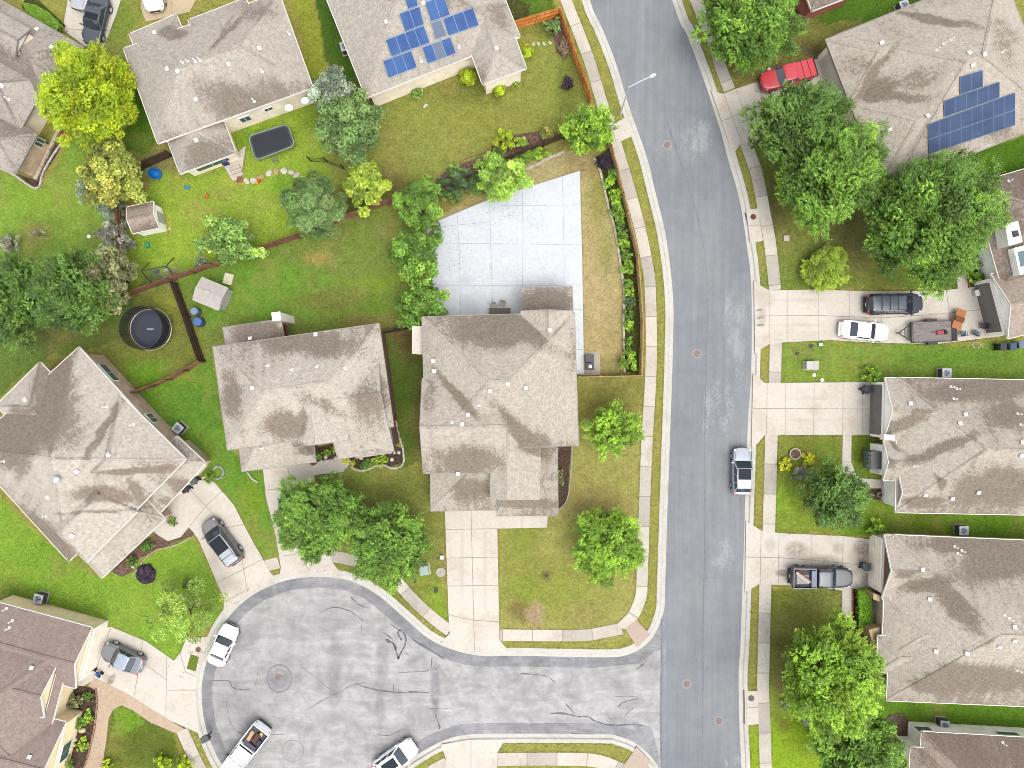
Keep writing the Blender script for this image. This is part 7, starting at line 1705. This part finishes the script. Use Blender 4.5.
# patio furniture
def chair(label, px, py, rz, col, name='patio_chair', h=.4, z=.04):
    p = []; mt = plain('chair' + str(col), col, .6, var=.15)
    m = MB(); m.box((0, 0, .38), .5, .5, .05); p.append(('seat', m, mt)); m = MB(); m.box((-.25, 0, .43), .06, .5, .5); p.append(('backrest', m, mt))
    for x in (-.22, .22):
        for y in (-.22, .22): m = MB(); m.bar((x, y, 0), (x, y, .38), .02, 5); p.append(('leg', m, blk))
    for y in (-.27, .27): m = MB(); m.box((0, y, .58), .48, .05, .04); p.append(('armrest', m, mt))
    return prop(name, label, 'chair', p, px, py, h, math.radians(rz), z)
chair('teal porch chair nearer the leafy shrub of the brown-roofed house', 993.5, 261, 215, C(40, 140, 158), z=.11); chair('teal porch chair nearer the charcoal garage', 995, 270, 170, C(36, 128, 150), z=.11)
chair('grey folding chair nearest the trailer ramp', 963, 333.5, 100, C(112, 126, 138), 'folding_chair'); chair('grey folding chair between the other folding chair and the dark one', 976, 333, 60, C(104, 118, 130), 'folding_chair'); chair('dark grey chair in front of the charcoal garage door', 983, 326, 170, C(88, 88, 96), 'folding_chair')
chair('beige chair facing the grill on the pale court', 494, 305.5, -60, C(196, 188, 172), z=.05); chair('beige chair on the pale court nearer the dark patio roof', 502.5, 303.5, -110, C(190, 180, 164), z=.05)
m = MB(); m.box((0, 0, .68), 2.1, .75, .05); m2 = MB()
for x in (-.95, .95):
    for y in (-.3, .3): m2.box((x, y, 0), .06, .06, .68)
prop('patio_table', 'dark patio table at the back wall of the middle house', 'table', [('tabletop', m, plain('dark_table', C(112, 102, 92), .6)), ('leg', m2, blk)], 500, 312, .6, 0, .045)
m = MB(); m.box((0, 0, .45), 1.1, .4, .07); m.box((0, .2, .5), 1.1, .06, .45); m2 = MB()
for x in (-.5, .5): m2.box((x, 0, 0), .06, .38, .45)
prop('red_bench', 'red bench against the back wall of the pale streaked-roof house', 'bench', [('seat', m, plain('bench_red', C(172, 84, 76), .6)), ('leg', m2, fas_w)], 285, 330, .5, -1.4)
chair('blue garden chair in the corner beside the larger lime globe', 461, 64, 70, C(44, 84, 160), z=0.0)
blob('toy_boat', 'small white toy lying on the square lawn', 'toy', 425.5, 106, .34, .12, .12, C(236, 236, 230), 40, 12)
# compact equipment on the gravel pad
m = MB(); m.box((0, 0, 0), .85, .75, .75); m2 = MB(); m2.box((0, 0, .75), .8, .7, .04); prop('equipment_box', 'dark square equipment box on the gravel pad, upper one', 'equipment box', [('casing', m, plain('eq_dark', C(66, 68, 72), .5)), ('lid', m2, plain('eq_lid', C(82, 84, 88), .5))], 589.5, 358.5, .5)
m = MB(); m.box((0, 0, 0), .8, .7, .75); m2 = MB(); m2.box((0, 0, .75), .3, .3, .05); m3 = MB(); m3.box((0, 0, .75), .78, .68, .02); prop('equipment_box', 'dark equipment box with a pale square on top, lower one on the gravel pad', 'equipment box', [('casing', m, plain('eq_dark', C(66, 68, 72), .5)), ('badge', m2, fas_w), ('lid', m3, plain('eq_lid', C(70, 72, 78), .5))], 590, 366.5, .5)
# boards and tool beside trailer
m = MB(); m.box((0, 0, 0), .95, 2.0, .08); m2 = MB(); m2.box((0, 0, .08), .9, .45, .16); prop('wooden_ramp', 'orange plywood ramp leaning beside the trailer deck', 'ramp', [('board', m, wood('orange_ply', C(206, 138, 88))), ('cleat', m2, wood('dark_ply', C(140, 92, 62)))], 960, 319, .9, -.32, .7)
m = MB(); m.box((0, 0, 0), .9, .35, .22); m.bar((-.4, 0, .2), (-1.0, .1, .3), .03, 6); m2 = MB(); m2.bar((.35, -.2, .2), (.35, .2, .2), .16, 12); prop('push_mower', 'red garden machine lying on the trailer deck', 'garden machine', [('body', m, plain('mower_red', C(190, 60, 66), .4)), ('wheel', m2, tyrem)], 941, 332.5, .7, .1, .67)
m = MB(); m.box((0, 0, 0), .55, .55, .5); m2 = MB(); m2.box((0, 0, .5), .6, .6, .06); prop('cooler', 'white box on the driveway by the charcoal garage corner', 'cooler', [('box', m, plain('cool_white', C(238, 236, 230), .5)), ('lid', m2, ventm)], 976.5, 293, .3, .1, .035)
m = MB()
for k in range(24): a0, a1 = 2 * PI * k / 24, 2 * PI * (k + 1) / 24; m.bar((math.cos(a0) * .4, math.sin(a0) * .3, .04), (math.cos(a1) * .4, math.sin(a1) * .3, .04), .03, 5)
m.bar((.4, 0, .04), (.75, -.25, .04), .03, 5); o = m.build('garden_hose', plain('white_hose', C(232, 232, 214), .5)); q = P(976, 345); o.location = (q.x, q.y, .01); tag(o, 'pale coiled hose on the grass below the folding chairs', 'hose')
# tricycle on the brown house driveway
m = MB(); m.bar((-.3, 0, .3), (.35, 0, .5), .05, 6); m.bar((.35, 0, .2), (.38, 0, .75), .03, 6); m.bar((.38, -.25, .75), (.38, .25, .75), .025, 6); m2 = MB(); m2.box((-.2, 0, .42), .4, .34, .12); ps = [('frame', m, blk), ('seat', m2, plain('trike_blue', C(38, 88, 170), .4))]
for (x, y) in ((-.35, -.22), (-.35, .22), (.4, 0)): w_ = MB(); w_.bar((x, y - .03, .2), (x, y + .03, .2), .2, 14); ps.append(('wheel', w_, tyrem))
prop('tricycle', 'blue-seated tricycle standing in front of the brown house garage', 'tricycle', ps, 97, 672.5, .4, 2.3, .036)
# porch bicycles
def bike(label, px, py, rz):
    ps = []
    for x in (-.5, .5): w_ = MB(); ringpts = [(x + math.cos(2 * PI * k / 18) * .33, 0, .34 + math.sin(2 * PI * k / 18) * .33) for k in range(18)]; ringtube(w_, 0, 0, .025, pts=ringpts); ps.append(('wheel', w_, tyrem))
    m = MB(); P0 = [(-.5, 0, .34), (-.15, 0, .85), (.38, 0, .85), (.5, 0, .34), (-.05, 0, .34)]
    for i, j in ((0, 1), (1, 2), (2, 3), (0, 4), (4, 1), (4, 2)): m.bar(P0[i], P0[j], .022, 5)
    ps.append(('frame', m, plain('bike_dark', C(60, 62, 66), .4))); m = MB(); m.bar((.36, -.28, 1.0), (.36, .28, 1.0), .02, 5); m.bar((.38, 0, .85), (.36, 0, 1.0), .02, 5); ps.append(('handlebar', m, blk)); m = MB(); m.box((-.17, 0, .9), .25, .14, .06); ps.append(('saddle', m, blk))
    prop('bicycle', label, 'bicycle', ps, px, py, .5, math.radians(rz), .09)
bike('dark bicycle on the grey porch nearer the upper tan column', 881.5, 607, 95); bike('dark bicycle on the grey porch nearer the lower tan column', 880.5, 622, 80)
# stone columns at porch: part of nothing else, they carry planter tops
for (pts, lab) in (([(873.5, 593.5), (884, 597), (884, 603), (873.5, 599)], 'tan stone column by the clipped hedge, upper one'), ([(869, 630), (880, 627), (883, 638), (872, 640)], 'tan stone column at the lower end of the grey porch'), ([(867, 652), (877, 649), (878, 661), (872, 663)], 'tan stone column half hidden by the big feathery tree')):
    w = [P(*p, 2.3) for p in pts]; c = sum(w, Vector()) / 4; m = MB(); m.prism([(v.x - c.x, v.y - c.y) for v in w], 0, 2.3); t = thing('stone_column', lab, 'column', (c.x, c.y, 0)); m.build('shaft', brick('tan_stone' + lab[-8:], C(226, 190, 132), C(204, 164, 108), C(216, 196, 160), 2.6), t)
    m = MB(); m.prism([((v.x - c.x) * 1.1, (v.y - c.y) * 1.1) for v in w], 2.3, 2.38, bottom=True); m.build('cap', plain('stone_cap', C(214, 190, 150), .8), t)
# planters, rings, ornaments
def planter(label, px, py, r, h, col, soil, name='planter'):
    m = MB(); n = 20
    for k in range(n):
        a0, a1 = 2 * PI * k / n, 2 * PI * (k + 1) / n; f = lambda a, rr, z: (math.cos(a) * rr, math.sin(a) * rr, z)
        m.face([f(a0, r * .85, 0), f(a1, r * .85, 0), f(a1, r, h), f(a0, r, h)]); m.face([f(a0, r, h), f(a1, r, h), f(a1, r * .82, h), f(a0, r * .82, h)]); m.face([f(a1, r * .8, h - .1), f(a0, r * .8, h - .1), f(a0, r * .82, h), f(a1, r * .82, h)])
    m2 = MB(); m2.bar((0, 0, h - .14), (0, 0, h - .08), r * .82, n); prop(name, label, 'planter', [('rim', m, plain('plr' + label[:9], col, .7, var=.2)), ('soil', m2, soil)], px, py, h)
planter('round stone planter ring beside the yellow twig shrubs', 795.5, 454, .58, .3, C(222, 212, 196), mbrown, 'planter_ring'); planter('round rust-coloured pot at the front walk', 313, 462, .36, .45, C(156, 92, 66), plain('rust_soil', C(140, 80, 58), .9)); planter('small dark pot at the front porch of the three-gabled house', 880.5, 495, .26, .4, C(206, 198, 186), mdark)
planter('dark round pot in the house corner beside the blue chair', 469.5, 62.5, .36, .4, C(70, 76, 60), mgreen, 'plant_pot')
blob('garden_rock', 'white rock inside the dark purple planting circle', 'rock', 144.5, 576, .24, .36, .2, C(232, 226, 226), 20, 3); blob('garden_rock', 'white rock at the lower bed of the brown house', 'rock', 75.5, 739, .26, .22, .2, C(226, 220, 208), 10, 5); blob('garden_rock', 'pale yellow rock in the bed of the brown house', 'rock', 82.5, 730, .34, .26, .2, C(232, 224, 168), 10, 6)
blob('garden_rock', 'white rock at the end of the bed near the dark purple circle', 'rock', 133.5, 566.5, .16, .18, .16, C(238, 230, 214), 10, 7)
rr_ = random.Random(5)
for i, (px, py, lab) in enumerate([(331.5, 461, 'white boulder at the walk edge of the walled pebble bed'), (336, 458.5, 'white boulder second along the walled pebble bed'), (340.5, 458.5, 'largest white boulder of the walled pebble bed'), (326, 457.5, 'white boulder in the middle of the walled pebble bed'), (322, 462, 'small white boulder next to the rust pot'), (341.5, 452.5, 'white boulder at the far wall of the walled pebble bed'), (361.5, 458, 'white boulder near the lime plants of the curved bed'), (392, 459.5, 'large white boulder in the mulch end of the curved bed'), (394.5, 452.5, 'white boulder at the top of the mulch end'), (399, 452.5, 'white boulder nearest the side lawn')]):
    blob('white_boulder', lab, 'boulder', px, py, .17 + rr_.random() * .06, .16 + rr_.random() * .05, .14, C(238, 230, 218), i * 33, i + 20, group='white boulders in the front beds')
# edging: stones laid along a line (one continuous border each)
def edging(label, pts, col, w=.22, h=.2, n=7, name='stone_edging'):
    p = [P(*q) for q in smooth_path(pts, n)]; c = p[len(p) // 2]; m = MB(); r = random.Random(int(pts[0][0]))
    tot = 0; 
    for a, b in zip(p[:-1], p[1:]):
        L = (b - a).length; k = max(1, round(L / .42))
        for i in range(k):
            q = a.lerp(b, (i + .5) / k) + Vector((r.uniform(-.02, .02), r.uniform(-.02, .02), 0)) - c; m.box((q.x, q.y, -.05), L / k - .03, w * r.uniform(.8, 1.15), .05 + h * r.uniform(.75, 1.1), (b - a))
    o = m.build(name, plain('edg' + label[:14], col, .85, var=.25, sc=4)); o.location = c; return tag(o, label, 'edging')
edging('white block edging of the long strip bed next to the dry tan lawn', [(594, 158), (600, 172), (604.5, 190), (609.5, 212), (613.5, 224), (617, 243), (619.5, 258), (622.5, 280), (624, 297), (623.5, 331), (624.5, 372)], C(228, 216, 196))
edging('white stone edging above the tan lawn behind the pale court', [(525, 170.5), (535, 166), (548, 159), (563.5, 152.5)], C(224, 212, 192), .3)
edging('white pebble border around the bed of the tan brick wall', [(0, 168), (15, 175.5), (27, 184), (35, 188.5), (40.5, 186), (44, 173), (56, 152), (66, 141), (72.5, 130)], C(234, 228, 220), .16)
edging('white pebble border curving round the bed below the pointed gable', [(351, 466), (357, 470), (366, 470), (376, 466), (384, 465), (392, 468), (400, 467), (404, 461), (403, 449), (400, 438)], C(236, 228, 214), .18)
edging('pale border along the wall side of the pale streaked-roof house', [(389, 385), (393, 408), (397, 425), (400, 438)], C(206, 190, 176), .16)
edging('short white border at the garage corner of the pale streaked-roof house', [(248, 472), (252, 478), (258, 482)], C(234, 230, 222), .16)
edging('thin pale border of the bed beside the middle house front', [(572, 446), (571, 470), (567, 499), (558, 510), (548, 517)], C(190, 186, 178), .12)
edging('tan border of the front bed beside the curved porch walk', [(194, 536), (176, 545), (157, 550), (148, 556), (140, 566), (132, 577)], C(214, 190, 158), .14)
edging('brick border of the bed along the curved tan walk', [(96.5, 688), (97.5, 706), (93, 738), (84, 770)], C(176, 140, 118), .14)
edging('red timber border of the hedge bed', [(852, 588), (852, 612), (852, 637)], C(206, 128, 104), .1)
edging('brown timber border of the leafy bed at the long driveway end', [(965, 262), (967, 276), (969, 288)], C(170, 104, 66), .16)
edging('pale border of the mulch bed at the rust-brick corner', [(793, 25), (799, 28.5), (807, 24), (808, 18)], C(206, 178, 160), .18)
edging('pale border of the brown planting bed on the square lawn', [(428, 188), (440, 175), (456, 165), (468, 157), (480, 154), (488, 148), (494, 140)], C(196, 150, 110), .1)
edging('stone border beside the dark bins at the driveway corner', [(213, 470), (219, 466), (224, 471), (222, 477), (216, 479)], C(196, 192, 184), .2)
edging('cream ledge between the tan brick wall and the planting bed', [(61, 128), (48, 155), (36, 180)], C(226, 208, 178), .34, .3)
# ================================================================== LIGHT, SKY, CAMERA
w = bpy.data.worlds.new('World'); SC.world = w; w.use_nodes = True
nt = w.node_tree; nt.nodes.clear()
SUN_EL, SUN_AZ = math.radians(70), math.radians(140)      # azimuth clockwise from north (image up)
sky = nt.nodes.new('ShaderNodeTexSky'); sky.sky_type = 'NISHITA'; sky.sun_disc = False
sky.sun_elevation = SUN_EL; sky.sun_rotation = SUN_AZ; sky.air_density = 1.0; sky.dust_density = 3.0; sky.ozone_density = 1.0
hs = nt.nodes.new('ShaderNodeHueSaturation'); hs.inputs['Saturation'].default_value = 0.3
bg = nt.nodes.new('ShaderNodeBackground'); bg.inputs['Strength'].default_value = 0.15
ou = nt.nodes.new('ShaderNodeOutputWorld')
nt.links.new(sky.outputs[0], hs.inputs['Color']); nt.links.new(hs.outputs[0], bg.inputs[0]); nt.links.new(bg.outputs[0], ou.inputs[0])
sl = bpy.data.lights.new('sun', 'SUN'); sl.energy = 0.65; sl.angle = math.radians(40); sl.color = (1.0, .965, .91)
so = bpy.data.objects.new('sun', sl); COL.objects.link(so)
d = Vector((math.sin(SUN_AZ) * math.cos(SUN_EL), math.cos(SUN_AZ) * math.cos(SUN_EL), math.sin(SUN_EL)))
so.rotation_euler = (-d).to_track_quat('-Z', 'Y').to_euler(); so.location = d * 100
cam = bpy.data.cameras.new('camera'); cam.sensor_width = 36; cam.lens = 36 * HCAM / (1024 * SCL); cam.clip_end = 8000; cam.clip_start = .5
co = bpy.data.objects.new('camera', cam); co.location = (0, 0, HCAM); co.rotation_euler = (0, 0, 0); COL.objects.link(co); SC.camera = co
SC.render.engine = 'CYCLES'
SC.view_settings.view_transform = 'Standard'; SC.view_settings.look = 'None'; SC.view_settings.exposure = 1.54; SC.view_settings.gamma = 1.0
SC.render.resolution_x = 1024; SC.render.resolution_y = 768
SC.cycles.pixel_filter_type = 'BLACKMAN_HARRIS'; SC.cycles.filter_width = 0.9
